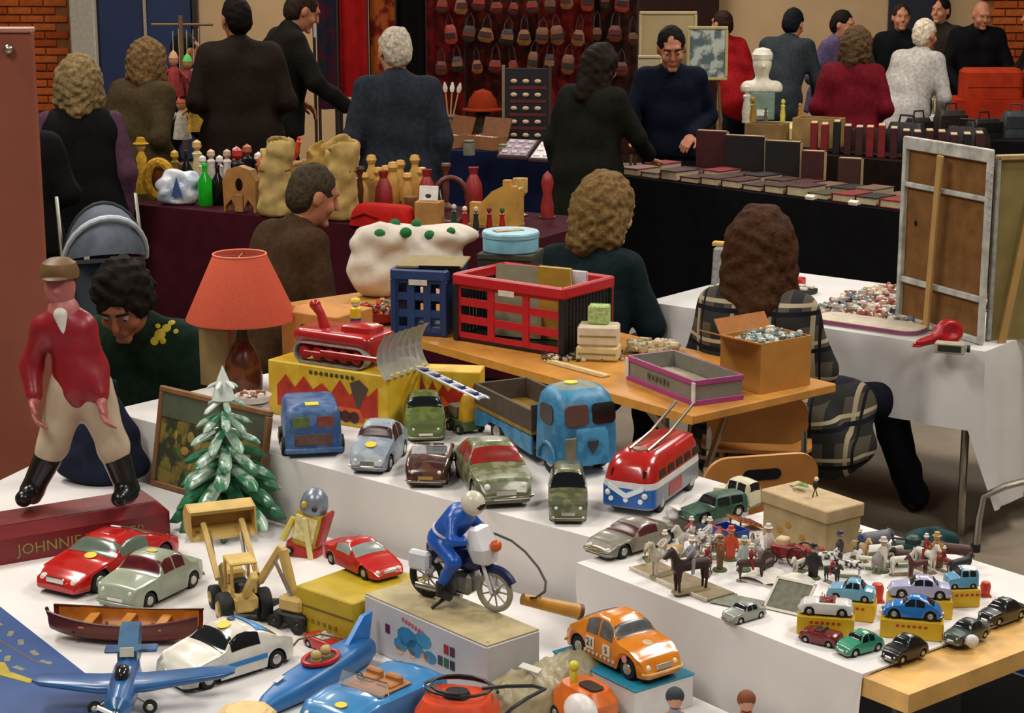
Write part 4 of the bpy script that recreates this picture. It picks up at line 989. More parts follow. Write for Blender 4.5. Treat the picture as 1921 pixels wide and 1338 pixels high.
# round tin on the crates
q = inside(lo2, an2, .27, .33, 0); q = G(958, 478, ZT + .285) + Vector((.0, .10, 0))
t = T('biscuit_tin', 'pale blue round biscuit tin with worn lid', 'tin', (q.x, q.y, ZT + .2855))
P(t, 'body', B().lathe([(.108, 0), (.112, .004), (.112, .062), (.11, .066)], 36), m('#6fa6b8', .4, .15, 18)); P(t, 'lid', B().lathe([(.115, .058), (.116, .074), (.112, .08), (.0001, .081)], 36), m('#7fb0bf', .4, .15, 14)); P(t, 'lid_paper', B().box((-.01, 0, .083), (.12, .05, .003), (0, 0, .4)), m('#a89a80', .7, .3, 40), False)
t = T('storage_box', 'dark green storage box supporting the round blue tin', 'box', (q.x, q.y, ZT + .0005), an2)
P(t, 'carton', B().box((0, 0, .13), (.22, .20, .26), b=.004), m('#20281e', .7), False); P(t, 'lid', B().box((0, 0, .272), (.225, .205, .024), b=.003), m('#3a3a28', .7), False)
# white knitted bag with green spots
q = G(742, 560, ZT)
t = T('cloth_bag', 'bulging white cloth bag with green spots behind the blue crate', 'bag', (q.x, q.y + .05, ZT + .001))
sd = SD(); sd.ell((-.08, 0, .12), (.13, .11, .13), k=.05); sd.ell((.12, .02, .15), (.17, .11, .10), k=.06); sd.ell((-.05, -.02, .26), (.13, .09, .06), k=.06); sd.ell((.2, .03, .26), (.16, .10, .05), k=.06); sd.cap((-.15, -.04, .24), (-.06, -.06, .30), .04, .035, k=.03)
P_bag = obj('bag_body', sdmesh('bag_body', [sd.polys(.012, noise=.006, nf=26., zmin=.001)], m('#cfc6b8', .85, .1, 18, bump=.3)), t)
for x, y, z, r_ in ((-.06, -.10, .285, .026), (.05, -.085, .29, .026), (.15, -.06, .275, .024), (.24, -.05, .29, .02), (.0, -.02, .318, .024), (.09, .0, .315, .022)):
    P(t, 'green_spot', B().sph((x, y, z), (r_, .012, r_ * .9), 10, 6), m('#0f6a35', .7))
# sweets bowl
q = G(718, 606, ZT)
t = T('sweet_bowl', 'red round bowl heaped with wrapped sweets behind the bulldozer', 'bowl', (q.x, q.y + .02, ZT + .001))
P(t, 'bowl', B().lathe([(.05, 0), (.085, .01), (.105, .035), (.108, .05), (.10, .048), (.08, .02), (.0001, .016)], 28), m('#a8161a', .3, coat=.4))
bits('sweets', '', '', 110, lambda r: (r.gauss(0, .035), r.gauss(0, .035), .03 + r.uniform(0, .04)), .02, ['#a81c1a', '#c8a83a', '#d8d0b8', '#8fa07a', '#c04a2a'], parent=t, seed=6)
# pads and sponge
q0, q1, w3 = fbox((1074, 676), (1164, 680), ZT)
for k, (dz, h_, w_, hx, lab) in enumerate(((0, .055, .155, '#c9b98a', 'lower cream pad of the pale stack beside the red crate'), (.056, .075, .15, '#cdc0a8', 'upper cream pad of the pale stack beside the red crate'))):
    t = T('foam_pad', lab, 'pad', q0 + Vector((.01, .04, dz + .001)), q1 + .06 * k)
    P(t, 'pad', B().box((0, 0, h_ / 2), (w_, .10, h_), b=.008), m(hx, .85, .12, 25), False); P(t, 'seam', B().box((0, -.051, h_ / 2), (w_ * .9, .002, .006)), m('#8a7a50', .9), False)
t = T('sponge', 'pale green sponge standing on the cream pads', 'sponge', q0 + Vector((.01, .04, .133)), q1)
P(t, 'foam', B().box((0, 0, .035), (.078, .05, .07), b=.006), m('#a3b878', .95, .35, 90), False); P(t, 'scouring_layer', B().box((0, .029, .035), (.078, .008, .07), b=.003), m('#6a8a4a', .95), False)
# trinkets on the table edge
o = bits('trinket_scatter', 'scattered small beads and coins on the table edge before the pads', 'trinkets', 260, lambda r: (lambda p: (p.x, p.y, ZT + .001))(G(1020 + r.random() * 150 + 0, 672 + r.random() * 8 + 0, ZT) + Vector((0, r.uniform(0, .12), 0))), .014, ['#3a2a1c', '#b8a880', '#6a5a40', '#d8d0b8', '#20242c', '#8a6a3a'], seed=9)
q = G(1100, 708, ZT); 
t = T('card_tray', 'narrow cream card strip on the table edge under the beads', 'tray', G(1085, 694, ZT) + Vector((0, 0, .001)), AK)
P(t, 'card', B().box((0, 0, .004), (.30, .035, .007), b=.001), m('#cdb888', .7), False); P(t, 'lip', B().box((0, -.018, .007), (.30, .003, .012)), m('#d8c69a', .7), False)
o = bits('lace_pile', 'heap of pale thread and lace beside the pink box', 'lace', 160, lambda r: (lambda p: (p.x, p.y, ZT + .001 + r.uniform(0, .03)))(G(1180 + r.random() * 90, 655 + r.random() * 12, ZT)), .02, ['#b0a484', '#c8bc9c', '#9a8e6c'], seed=12, shapes=(0, 1))
# pink-edged box
lo, an, w_ = fbox((1178, 712), (1302, 762), ZT)
t = T('shoe_box', 'grey open box with magenta rims at the table corner', 'box', lo + Vector((0, 0, .001)), an)
gm = m('#77756a', .6, .1); pk = m('#9a3a78', .5, .1); dp = .19; hh = .085
open_box(t, w_, dp, hh, .006, gm)
for z in (.008, hh - .008):
    for c, s in (((0, -.002, z), (w_ + .008, .006, .018)), ((0, dp + .002, z), (w_ + .008, .006, .018)), ((-w_ / 2 - .002, dp / 2, z), (.006, dp, .018)), ((w_ / 2 + .002, dp / 2, z), (.006, dp, .018))): P(t, 'rim', B().box(c, s, b=.001), pk, False)
for x in (-w_ / 2, w_ / 2): P(t, 'white_clip', B().box((x, -.004, .045), (.02, .006, .07), b=.002), m('#cfc8c4', .5), False)
P(t, 'paper_lining', B().box((0, dp / 2, .02), (w_ - .02, dp - .02, .02)), m('#a49c84', .8), False)
for k in range(6): P(t, 'printed_mark', B().box((-.07 + k * .024, -.0052, .043), (.012, .001, .022 - .006 * (k % 2)), (0, .2 * (k % 3), 0)), m('#55534a', .6), False)
# cardboard box of glass
lo, an, w_ = fbox((1388, 742), (1520, 716), ZT)
t = T('cardboard_box', 'open brown cardboard box filled with small glass pieces', 'box', lo + Vector((.03, -.02, .001)), an)
cm = m('#b07830', .7, .1, 12); dp = .20; hh = .175; w_ = .24
open_box(t, w_, dp, hh, .005, cm)
P(t, 'flap', B().box((-w_ / 2 - .05, dp / 2, hh + .012), (.11, dp, .004), (0, .3, 0)), m('#a8682a', .7), False)
P(t, 'flap', B().box((0, dp + .02, hh + .022), (w_, .004, .06), (-.6, 0, 0)), m('#a0642a', .7), False)
bits('glass_pieces', '', '', 260, lambda r: (r.uniform(-.1, .1), r.uniform(.02, .18), .13 + r.uniform(0, .04)), .017, ['#9aa8a4', '#d8d8d0', '#6a7a78', '#b8b0a0', '#58625a'], parent=t, seed=21)
# chairs
def ply_chair(label, loc, rz, hole, bz=.72):
    t = T('plywood_chair', label, 'chair', loc, rz); pm = m('#b5793a', .45, .15, 10); tb = m('#a8a49c', .2, met=1)
    P(t, 'seat', stack([(.44, .40, .38, .08), (.452, .40, .38, .08)]), pm)
    bk = stack([(-.006, .36, .19, .07), (.006, .36, .19, .07)], 6); P(t, 'backrest', bk, pm, loc=(0, -.2, bz), rot=(PI / 2 + .15, 0, 0))
    if hole: P(t, 'hand_hole', stack([(-.0095, .12, .035, .017), (.0095, .12, .035, .017)]), m('#1c1a20', .9), loc=(-.0, -.205, bz + .035), rot=(PI / 2 + .15, 0, 0))
    for sx in (-1, 1):
        P(t, 'back_upright', B().tube([(sx * .17, .0, .435), (sx * .17, -.17, .45), (sx * .17, -.190, bz - .12), (sx * .165, -.190, bz + .06)], .011, 8), tb)
        P(t, 'leg', B().tube([(sx * .17, -.10, .435), (sx * .19, -.20, .0)], .011, 8), tb); P(t, 'leg', B().tube([(sx * .17, .12, .435), (sx * .19, .19, .0)], .011, 8), tb)
        P(t, 'stretcher', B().tube([(sx * .183, -.165, .16), (sx * .183, .165, .16)], .007, 8), tb)
    return t
ply_chair('plywood chair with hand hole in its backrest behind the miniature cars', (.69, 5.52, 0), R_(14), True, .67)
ply_chair('plywood chair on which the woman in plaid sits', (.905, 6.66, 0), R_(-8), False, .575)
# ============================================================ right hand side: frames on the trinket table
lo, an, w_ = fbox((1690, 603), (1838, 648), .751)
t = T('frame_panel', 'upright hardboard panel in a taped white frame with a leaning batten', 'panel', lo + Vector((0, .02, .001)), an)
hb = m('#7a5530', .75, .25, 14); wt = m('#b4b4ac', .6, .35, 18); bat = m('#b08a50', .6, .1, 10); H_ = .735; w_ += .02
P(t, 'hardboard', B().box((0, .012, H_ / 2), (w_, .006, H_ - .01)), hb, False)
for c, s in (((0, 0, H_ - .022), (w_ + .02, .02, .05)), ((0, 0, .012), (w_, .02, .024)), ((0, 0, .17), (w_, .016, .024)), ((0, 0, H_ - .185), (w_, .016, .02))): P(t, 'rail', B().box(c, s, b=.003), wt, False)
for sx in (-1, 1): P(t, 'stile', B().box((sx * w_ / 2, .0, H_ / 2), (.022, .022, H_), b=.003), wt, False)
P(t, 'batten', B().box((-.02, -.03, H_ / 2 - .02), (.03, .014, H_ - .05), (.0, .055, 0), b=.002), bat, False)
P(t, 'knot', B().lathe([(.012, 0), (.0001, .002)], 8, (-w_ * .36, .0085, .40), (PI / 2, 0, 0)), m('#2a1408', .8))
for k in range(7): P(t, 'spiral_binding', B().tube([(w_ / 2 + .012 * math.cos(a), .0 + .012 * math.sin(a), H_ - .06 - k * .03 - .004 * a) for a in [i * PI / 4 for i in range(9)]], .0025, 5), wt)
lo, an, w_ = fbox((1852, 662), (1990, 640), .751)
t = T('frame_panel', 'olive beige board panel beside the taped frame with a batten across', 'panel', lo + Vector((-.01, .12, .001)), R_(12))
P(t, 'board', B().box((.1, .012, .355), (.42, .008, .71)), m('#8a7a4c', .75, .15, 8), False)
P(t, 'top_rail', B().box((.1, .0, .70), (.43, .02, .02), b=.003), m('#a08a58', .6), False)
P(t, 'side_rail', B().box((-.105, 0, .355), (.018, .02, .7), b=.003), m('#9aa09a', .6, .3), False)
P(t, 'batten', B().box((-.02, -.04, .30), (.03, .014, .62), (0, .16, 0), b=.002), bat, False)
t = T('red_funnel', 'bright red plastic scoop at the foot of the taped frame', 'scoop', G(1768, 650, .751))
sd = SD(); sd.ell((.02, .0, .055), (.055, .04, .05)); sd.cap((-.01, -.01, .04), (-.09, -.02, .018), .022, .016); sd.ell((.03, -.045, .065), (.035, .03, .03), neg=True)
obj('scoop_body', sdmesh('scoop_body', [sd.polys(.006, zmin=.001)], m('#a30d14', .35)), t); P(t, 'ring', B().tube([(-.10 + .018 * math.cos(a), -.02 + .018 * math.sin(a), .008) for a in [i * PI / 5 for i in range(10)]], .004, 6, closed=True), m('#a30d14', .35))
t = T('small_radio', 'small cream and black box lying before the taped frame', 'radio', G(1782, 662, .751), R_(-20))
P(t, 'case', B().box((0, 0, .02), (.11, .05, .04), b=.004), m('#a8a088', .5)); P(t, 'dark_window', B().box((0, -.0255, .02), (.085, .002, .024)), m('#2a3028', .3), False); P(t, 'knob', B().cyl((.06, 0, .02), (.072, 0, .02), .014), m('#171310', .5))
# trinkets, pink band and cards on the right hand table
def on_R(u, v): e = Vector((math.cos(R_(-39)), math.sin(R_(-39)))); n = Vector((-e.y, e.x)); p = PR[0] + e * u + n * v; return Vector((p.x, p.y, .751))
bits('jewellery_heap', 'sea of small costume jewellery spread over the trinket table', 'jewellery', 700, lambda r: tuple(on_R(r.uniform(.62, 1.22), r.uniform(.18, .9)) + Vector((0, 0, r.uniform(0, .012)))), .022, ['#b89a80', '#8a6a50', '#d8cabc', '#6a7a80', '#a04a48', '#2a2630', '#c8a06a', '#c0b8b0'], seed=31)
t = T('display_cushion', 'off-white padded tray with magenta band on the trinket table', 'tray', on_R(.98, .13), R_(-39))
P(t, 'pad', stack([(0, .46, .16, .06), (.02, .46, .16, .06), (.028, .42, .12, .05)]), m('#cfc2ae', .8)); P(t, 'band', stack([(.004, .466, .166, .062), (.018, .466, .166, .062)]), m('#8a4468', .7))
for k, (u, v, hx, lab) in enumerate(((.24, .34, '#c8c4b4', 'dark tray of white earrings on the trinket table'), (.34, .55, '#c0b8a8', 'second dark tray of pale earrings near the red strip'))):
    t = T('earring_tray', lab, 'tray', on_R(u, v), R_(-39)); P(t, 'tray', B().box((0, 0, .012), (.26, .13, .022), b=.003), m('#0d0d10', .6), False)
    for i in range(12): P(t, 'card', B().box((-.11 + (i % 6) * .044, -.03 + (i // 6) * .06, .03), (.034, .03, .012), b=.003), m(hx, .6), False)
t = T('red_case', 'red strip case behind the earring trays', 'case', on_R(.22, .70), R_(-30)); P(t, 'lid', B().box((0, 0, .02), (.24, .06, .036), b=.006), m('#a81a18', .4)); P(t, 'clasp', B().box((0, -.032, .02), (.03, .006, .014), b=.002), steel)
t = T('perfume_box', 'grey plush upright display block by the blond woman', 'display', on_R(.04, .52), R_(-20)); P(t, 'block', stack([(0, .09, .07, .02), (.16, .08, .06, .025), (.17, .06, .04, .02)]), m('#8c8a88', .9, .3, 60)); P(t, 'yellow_top', B().box((-.02, .02, .18), (.06, .04, .02), b=.004), m('#c8a04a', .6))
# ============================================================ figurine on plinth (plain generic riding gentleman)
p0, p1 = G(-60, 1072, ZF), G(322, 1006, ZF); d = p1 - p0; pa = math.atan2(d.y, d.x); pw = d.length
t = T('statue_plinth', 'maroon wooden plinth with faded gold lettering under the figurine', 'plinth', (p0 + p1) / 2, pa)
PH = .10
P(t, 'block', stack([(0, pw, .20, .012, 0, .10), (PH * .72, pw, .20, .012, 0, .10), (PH, pw - .05, .14, .012, 0, .10)]), m('#6e1016', .4, .15, 12), ang=.4)
P(t, 'worn_top', stack([(PH + .0005, pw - .055, .13, .012, 0, .10), (PH + .0015, pw - .055, .13, .012, 0, .10)]), m('#6e2a26', .5, .2, 14))
text(t, 'JOHNNIE WALKER', .044, m('#8a7a3a', .5), (.03, -.0015, .034), (PI / 2, 0, 0))
plw = t
def on_pl(x, y): return Vector(((p0 + p1) / 2)) + Vector((x * math.cos(pa) - y * math.sin(pa), x * math.sin(pa) + y * math.cos(pa), PH + .0015))
fb = on_pl(.02, .10); Yf = fb.y
def fp(px, py, dy=0): q = GY(px, py, Yf + dy); return np.array((q.x - fb.x, q.y - fb.y, q.z - fb.z))
t = T('figurine', 'plain painted statuette in red jacket, cream trousers, black boots and brown cap', 'figurine', fb)
redc = m('#861420', .35, .15, 20); crm = m('#b8a68c', .45, .12, 15); blk = m('#0b0d0e', .25, .1); skn = m('#a8605a', .45, .1)
hipL, hipR = fp(132, 728, .0), fp(172, 728, .0)
knL, ftL = fp(98, 838, .0), fp(62, 930, .0); knR, ftR = fp(212, 838, .0), fp(240, 930, .0)
neck_ = fp(120, 585); hd_ = fp(112, 535); shL, shR = fp(82, 618), fp(156, 615); wst = fp(148, 705)
elL, haL = fp(58, 690, .0), fp(64, 750, -.05); elR, haR = fp(180, 690, .0), fp(190, 750, -.05)
sd = SD()
for a, k_, f_ in ((hipL, knL, ftL), (hipR, knR, ftR)):
    sd.cap(a, k_, .050, .034, k=.03); sd.cap(k_, f_, .034, .026, k=.02)
sd.cap(neck_, wst, .045, .05, k=.03); sd.cap(neck_, hd_, .024, .026, k=.02)
for a, e_, h_ in ((shL, elL, haL), (shR, elR, haR)): sd.cap(a, e_, .024, .02); sd.cap(e_, h_, .02, .015)
hx = SD(); hx.ell(hd_, (.040, .044, .052), k=.02); hx.cap(neck_, hd_, .024, .026); hx.cap(hd_ + np.array((0, -.04, 0)), hd_ + np.array((0, -.047, -.012)), .006, .008, k=.008)
obj('body', sdmesh('body', [sd.polys(.008), hx.polys(.0045), hand_sd(haL, haL - elL, np.array((0, 1., .2)), None, .6, .7), hand_sd(haR, haR - elR, np.array((0, 1., .2)), None, .6, .7)], skn), t)
br = SD()
for a, k_, f_ in ((hipL, knL, ftL), (hipR, knR, ftR)):
    br.cap(a, k_, .060, .042, k=.03); br.cap(k_, k_ + (f_ - k_) * .25, .042, .036, k=.02)
br.cap(wst, (hipL + hipR) / 2, .058, .058, k=.03)
obj('trousers', sdmesh('trousers', [br.polys(.007, noise=.0015, nf=30)], crm), t)
for k_, f_ in ((knL, ftL), (knR, ftR)):
    bt_ = SD(); bt_.cap(k_ + (f_ - k_) * .22, f_ + np.array((0, 0, .02)), .040, .032, k=.02); bt_.cap(f_ + np.array((0, .01, .012)), f_ + np.array((-.012, -.055, .008)), .028, .024, k=.02)
    obj('boot', sdmesh('boot', [bt_.polys(.006, zmin=.0005)], blk), t)
ct = SD(); ct.cap(neck_ + np.array((0, 0, -.025)), wst, .052, .062, k=.04); ct.cap(shL, shR, .030, .032, k=.04); ct.cap(wst, (hipL + hipR) / 2, .064, .070, k=.03)
for a, e_, h_ in ((shL, elL, haL), (shR, elR, haR)): ct.cap(a, e_, .034, .028); ct.cap(e_, e_ + (h_ - e_) * .85, .028, .024)
obj('jacket', sdmesh('jacket', [ct.polys(.007, noise=.0015, nf=30)], redc), t)
sf = SD(); sf.cap(neck_ + np.array((0, -.04, .0)), neck_ + np.array((0.012, -.048, -.07)), .020, .006); obj('shirt_front', sdmesh('shirt_front', [sf.polys(.005)], m('#d0ccc4', .5)), t)
hr_ = SD(); hr_.ell(hd_ + np.array((0, .012, .012)), (.043, .042, .046)); obj('hair', sdmesh('hair', [hr_.polys(.005)], m('#120c0c', .5)), t)
hb_ = hd_ + np.array((0, .004, .022)); ht = P(t, 'cap', B().lathe([(.052, 0), (.054, .018), (.046, .04), (.028, .052), (.0001, .056)], 24, hb_), m('#6a4e2a', .5, .2, 20))
P(ht, 'peak', B().sph(hb_ + np.array((0, -.05, .004)), (.036, .03, .006), 14, 6), m('#5e4526', .5, .2, 20))
# navy cloth bag behind the figurine
q = on_pl(-.02, .30); t = T('denim_bag', 'navy blue denim bag slumped behind the figurine legs', 'bag', (G(178, 925, ZF).x, G(178, 925, ZF).y + .13, ZF + .001))
sd = SD(); sd.ell((0, 0, .10), (.125, .07, .11)); sd.ell((.0, .0, .19), (.09, .05, .11), k=.05); sd.ell((0, 0, .05), (.14, .08, .06), k=.04)
obj('bag_body', sdmesh('bag_body', [sd.polys(.010, noise=.007, nf=24, zmin=.001)], m('#1b2030', .85, .2, 30, bump=.2)), t); P(t, 'strap', B().tube([(-.05, -.02, .28), (-.06, -.05, .33), (.0, -.06, .35), (.06, -.05, .33), (.05, -.02, .28)], .009, 8), m('#14182a', .8))
# ============================================================ front toys
# wooden boat
p0, p1 = G(98, 1196, ZF), G(378, 1206, ZF); d = p1 - p0; L = d.length
t = T('wooden_boat', 'varnished wooden rowing boat model with dark red hull', 'toy boat', (p0 + p1) / 2, math.atan2(d.y, d.x))
def hullring(u, inner, n=12):
    wd = .062 * (math.sin(PI * (.06 + .86 * u)) ** .6) * (.93 if inner else 1); sheer = .058 + .018 * (2 * u - 1) ** 2; x = (u - .5) * L; kz = .004 + .02 * abs(2 * u - 1) ** 4
    return [Vector((x, wd * math.sin((j / n - .5) * PI) , (sheer if not inner else sheer) - (sheer - kz - (.006 if inner else 0)) * math.cos((j / n - .5) * PI) ** .7)) for j in range(n + 1)]
P(t, 'hull', B().loft([hullring(i / 18, False) for i in range(19)], caps=False, closed=False), m('#5e1a0e', .35, .25, 20)); P(t, 'inner_planking', B().loft([hullring(.03 + .94 * i / 18, True) for i in range(19)], caps=False, closed=False), m('#a8641c', .4, .3, 25))
for sg in (0, -1): P(t, 'gunwale', B().tube([hullring(i / 16, False)[sg] for i in range(17)], .0035, 6), m('#4a120c', .35))
for x in (-.09, .0, .09): P(t, 'thwart', B().box((x, 0, .048), (.024, .105, .005), b=.001), m('#b8782a', .4, .2), False)
for k in range(5): P(t, 'rib', B().box((-.12 + k * .058, 0, .028), (.006, .09, .003)), m('#7a3c14', .5), False)
P(t, 'stem', B().box((-L / 2 - .002, 0, .05), (.008, .008, .06), (0, -.3, 0), b=.002), m('#4a120c', .35))
# white rally car with blue roof rear
wc = car('white rally toy car with blue rear roof and yellow roof patch', (525, 1226), (318, 1290), ZF, 'coupe', '#d4cfc0', rough=.3, sticker=[(.52, .02, .05, '#d8c02a'), (.42, -.03, .03, '#24406e')], bumper=None, W=.155, H=.115)
L, W = wc['L'], wc['W']
for sg in (-1, 1): P(wc, 'blue_stripe', B().box((.0, sg * W * .502, .043), (L * .42, .002, .012)), m('#2a78b8', .4), False)
K_, S_, _, _, _ = car_shell('coupe', L, .115, W)
P(wc, 'blue_roof', B().grid(lambda u, v: Vector(((.24 + .1 * u - .5) * L, (1 if v > .5 else -1) * S_(.24 + .1 * u, 9 - abs(2 * v - 1) * 3)[0], S_(.24 + .1 * u, 9 - abs(2 * v - 1) * 3)[1] + .0025)), 4, 12), m('#2a86c8', .3))
for k in range(5): P(wc, 'side_lettering', B().box((-.08 + k * .03, -W * .5025, .058), (.018, .002, .009)), m('#7a8a9a', .5), False)
# blue biplane-like plane
pc = G(232, 1330, ZF)
t = T('toy_plane', 'blue metal toy airplane with white square marks', 'toy plane', pc + Vector((0, .02, 0)), R_(5))
pb = m('#24558a', .3, .2, 20, coat=.3)
P(t, 'fuselage', B().loft([[Vector((r * math.cos(a), y, .05 + dz + r * math.sin(a))) for a in [k * PI / 6 for k in range(12)]] for y, r, dz in ((-.16, .012, 0), (-.14, .03, 0), (-.05, .036, 0), (.06, .032, .005), (.14, .018, .012), (.17, .006, .016))]), pb)
P(t, 'wing', B().loft([rr(c_, h_, h_ * .49, 4) and [Vector((x, q.x - .03 + abs(x) * .15, .06 + q.y + abs(x) * .05)) for q in rr(c_, h_, h_ * .49, 4)] for x, c_, h_ in ((-.20, .03, .006), (-.18, .06, .012), (-.05, .085, .02), (.05, .085, .02), (.22, .06, .012), (.245, .03, .006))]), pb)
P(t, 'tail_fin', B().prism([(.06, .055), (.16, .06), (.18, .13), (.14, .135), (.07, .10)], -.022, .022, Matrix(((0, 0, 1, 0), (1, 0, 0, 0), (0, 1, 0, 0), (0, 0, 0, 1)))), m('#2f5d80', .35, .2, 20), False)
P(t, 'tailplane', B().box((0, .15, .075), (.12, .04, .008), b=.003), pb)
P(t, 'white_mark', B().box((.0, .064, .100), (.032, .003, .022), (-.3, 0, 0), b=.001), m('#c8c4b0', .5), False)
P(t, 'cockpit', B().sph((0, -.03, .088), (.018, .035, .018), 12, 8), glass)
for sg in (-1, 1): wheel(t, (sg * .06, -.05, .016), .016, .01)
P(t, 'propeller', B().box((0, -.172, .05), (.09, .004, .01), (0, .5, 0), b=.002).sph((0, -.172, .05), .01, 8, 6), chrome)
P(t, 'undercarriage', B().cyl((-.06, -.05, .016), (-.02, -.05, .045), .003, n=6).cyl((.06, -.05, .016), (.02, -.05, .045), .003, n=6), chrome)
# blue printed board
p0, p1, p2 = G(-40, 1112, ZF), G(222, 1318, ZF), G(60, 1400, ZF); d = p1 - p0; ba = math.atan2(d.y, d.x)
t = T('sign_board', 'flat blue printed game board with faded yellow marks', 'board', (p0 + p1) / 2, ba)
wB = d.length + .1; P(t, 'board', B().box((0, -.14, .005), (wB, .28, .009), b=.001), m('#2b4a7e', .5, .12, 10), False)
r2 = random.Random(3)
for i in range(5):
    for j in range(2): P(t, 'faded_mark', B().box((-.16 + i * .075 + r2.uniform(-.01, .01), -.05 - j * .065, .0098), (.035, .014, .0008), (0, 0, r2.uniform(-.6, .6))), m('#7a7a62', .6, .3, 60), False)
P(t, 'crease', B().box((-.03, -.085, .0097), (.34, .006, .0006), (0, 0, .1)), m('#5a4a4c', .6), False)
P(t, 'printed_plane', B().prism([(.05, -.16), (.09, -.13), (.15, -.14), (.24, -.11), (.24, -.13), (.16, -.165), (.10, -.19), (.06, -.18)], .0095, .0105), m('#a8962a', .5, .2), False); P(t, 'border', B().box((0, -.268, .0098), (wB, .012, .0006)), m('#1c2c58', .5), False)
# cream backhoe loader
lb_ = G(470, 1165, ZF)
t = T('toy_excavator', 'cream coloured toy digger with raised bucket and dark tyres', 'toy digger', G(448, 1152, ZF), R_(112))
cr = m('#c8a860', .45, .15, 20); dk = m('#15161a', .5)
P(t, 'chassis', B().box((0, 0, .055), (.19, .06, .04), b=.006), cr); P(t, 'bonnet', B().box((.06, 0, .09), (.08, .055, .04), b=.008), cr)
cabn = P(t, 'cab_roof', B().box((-.03, 0, .155), (.08, .07, .008), b=.003), cr)
for sx in (-1, 1):
    for sy in (-1, 1): P(cabn, 'post', B().cyl((-.03 + sx * .035, sy * .03, .075), (-.03 + sx * .035, sy * .03, .153), .004, n=6), cr)
P(t, 'seat', B().box((-.03, 0, .09), (.03, .035, .03), b=.005), dk)
for sy in (-1, 1):
    P(t, 'lift_arm', B().tube([(.0, sy * .05, .10), (.09, sy * .05, .16), (.15, sy * .05, .2)], .008, 6), cr); P(t, 'hydraulic_ram', B().cyl((.05, sy * .04, .08), (.12, sy * .04, .175), .005, n=6), steel)
    wheel(t, (-.06, sy * .05, .042), .042, .03, hub='#c8a860'); wheel(t, (.07, sy * .045, .03), .03, .024, hub='#c8a860')
P(t, 'bucket', B().prism([(.13, .16), (.21, .17), (.225, .215), (.19, .245), (.14, .235), (.145, .225), (.185, .232), (.21, .212), (.20, .182), (.135, .17)], -.085, .085, Matrix.Rotation(PI / 2, 4, 'X')), cr, False)
for sy in (-1, 1): P(t, 'bucket_cheek', B().prism([(.13, .16), (.21, .17), (.225, .215), (.19, .245), (.14, .235)], sy * .083, sy * .087, Matrix.Rotation(PI / 2, 4, 'X')), cr, False)
P(t, 'boom', B().box((-.13, 0, .12), (.13, .018, .022), (0, .7, 0), b=.003), cr)
t = T('toy_backhoe', 'second cream toy digger arm with black shovel in front of the yellow box', 'toy digger', G(556, 1176, ZF), R_(150))
P(t, 'base', B().box((0, 0, .03), (.10, .07, .03), b=.006), dk); P(t, 'turret', B().box((0, 0, .065), (.07, .06, .04), b=.008), cr)
P(t, 'boom', B().box((.02, .0, .135), (.022, .02, .13), (0, .25, 0), b=.003), cr); P(t, 'dipper', B().box((.075, 0, .15), (.018, .018, .13), (0, -.6, 0), b=.003), cr)
P(t, 'ram', B().cyl((.0, .015, .08), (.05, .015, .17), .005, n=6), steel)
P(t, 'shovel', B().prism([(.085, .03), (.15, .02), (.165, .06), (.145, .1), (.135, .095), (.148, .06), (.14, .035), (.085, .045)], -.045, .045, Matrix.Rotation(PI / 2, 4, 'X')), dk, False)
for sx in (-1, 1):
    for sy in (-1, 1): wheel(t, (sx * .035, sy * .04, .02), .02, .016, hub='#2a2a2a')
# tall grey yellow red toy
t = T('toy_crane', 'upright yellow, grey and red tin rocket crane leaning by the cloth', 'toy crane', G(572, 1038, ZF), R_(-20), ry=.22)
P(t, 'base', stack([(0, .10, .08, .015), (.03, .10, .08, .02)]), m('#a81a18', .4)); P(t, 'body', stack([(.03, .075, .06, .015), (.10, .085, .065, .02), (.13, .08, .06, .02)]), m('#b8a030', .4, .25, 40))
P(t, 'chest_plate', stack([(.05, .06, .01, .004, 0, -.033), (.12, .065, .01, .004, 0, -.034)]), m('#cfc48a', .5, .3, 60)); P(t, 'dome', B().lathe([(.038, .13), (.04, .15), (.034, .175), (.018, .192), (.0001, .197)], 18), m('#7f8894', .3, .2, met=.4))
P(t, 'eye', B().sph((-.014, -.036, .155), .010, 10, 8), m('#b89a3a', .3)); P(t, 'eye', B().sph((.018, -.035, .150), .008, 10, 8), dk)
P(t, 'side_panel', B().box((.045, .0, .09), (.012, .05, .10), (0, .1, 0), b=.003), m('#a01c1c', .4)); P(t, 'arm', B().cyl((-.045, -.02, .1), (-.06, -.03, .03), .009), m('#c8b850', .4)); P(t, 'jib', B().box((.02, -.045, .06), (.014, .01, .13), (0, -.35, 0), b=.002), m('#d2c88a', .5))
for sx in (-1, 1): wheel(t, (sx * .03, .042 * sx, .012), .012, .01)
# yellow box with red coupe on it
lo, an, w_ = fbox((592, 1188), (690, 1222), ZF)
t = T('toy_box', 'yellow cardboard toy box carrying the red coupe', 'box', lo + Vector((-.02, 0, .0)), an); w_ = .20; YB = .115
P(t, 'carton', B().box((-.03, .125, YB / 2), (w_, .25, YB), b=.003), m('#b59a1a', .5, .15, 12), False); P(t, 'lid_seam', B().box((-.03, -.001, YB * .62), (w_, .003, .003)), m('#5a4a10', .7), False)
for k in range(6): P(t, 'printed_mark', B().box((-.09 + k * .02, -.001, YB * .32), (.01, .001, .010)), m('#7a6a18', .6), False)
car('red toy coupe with open windows on the yellow box', (622, 1040), (742, 1094), ZF + YB + .0005, 'wedge', '#b3170f', m('#8a938c', .15, .2), rough=.3, bumper=None, L=.24, W=.105, H=.075)
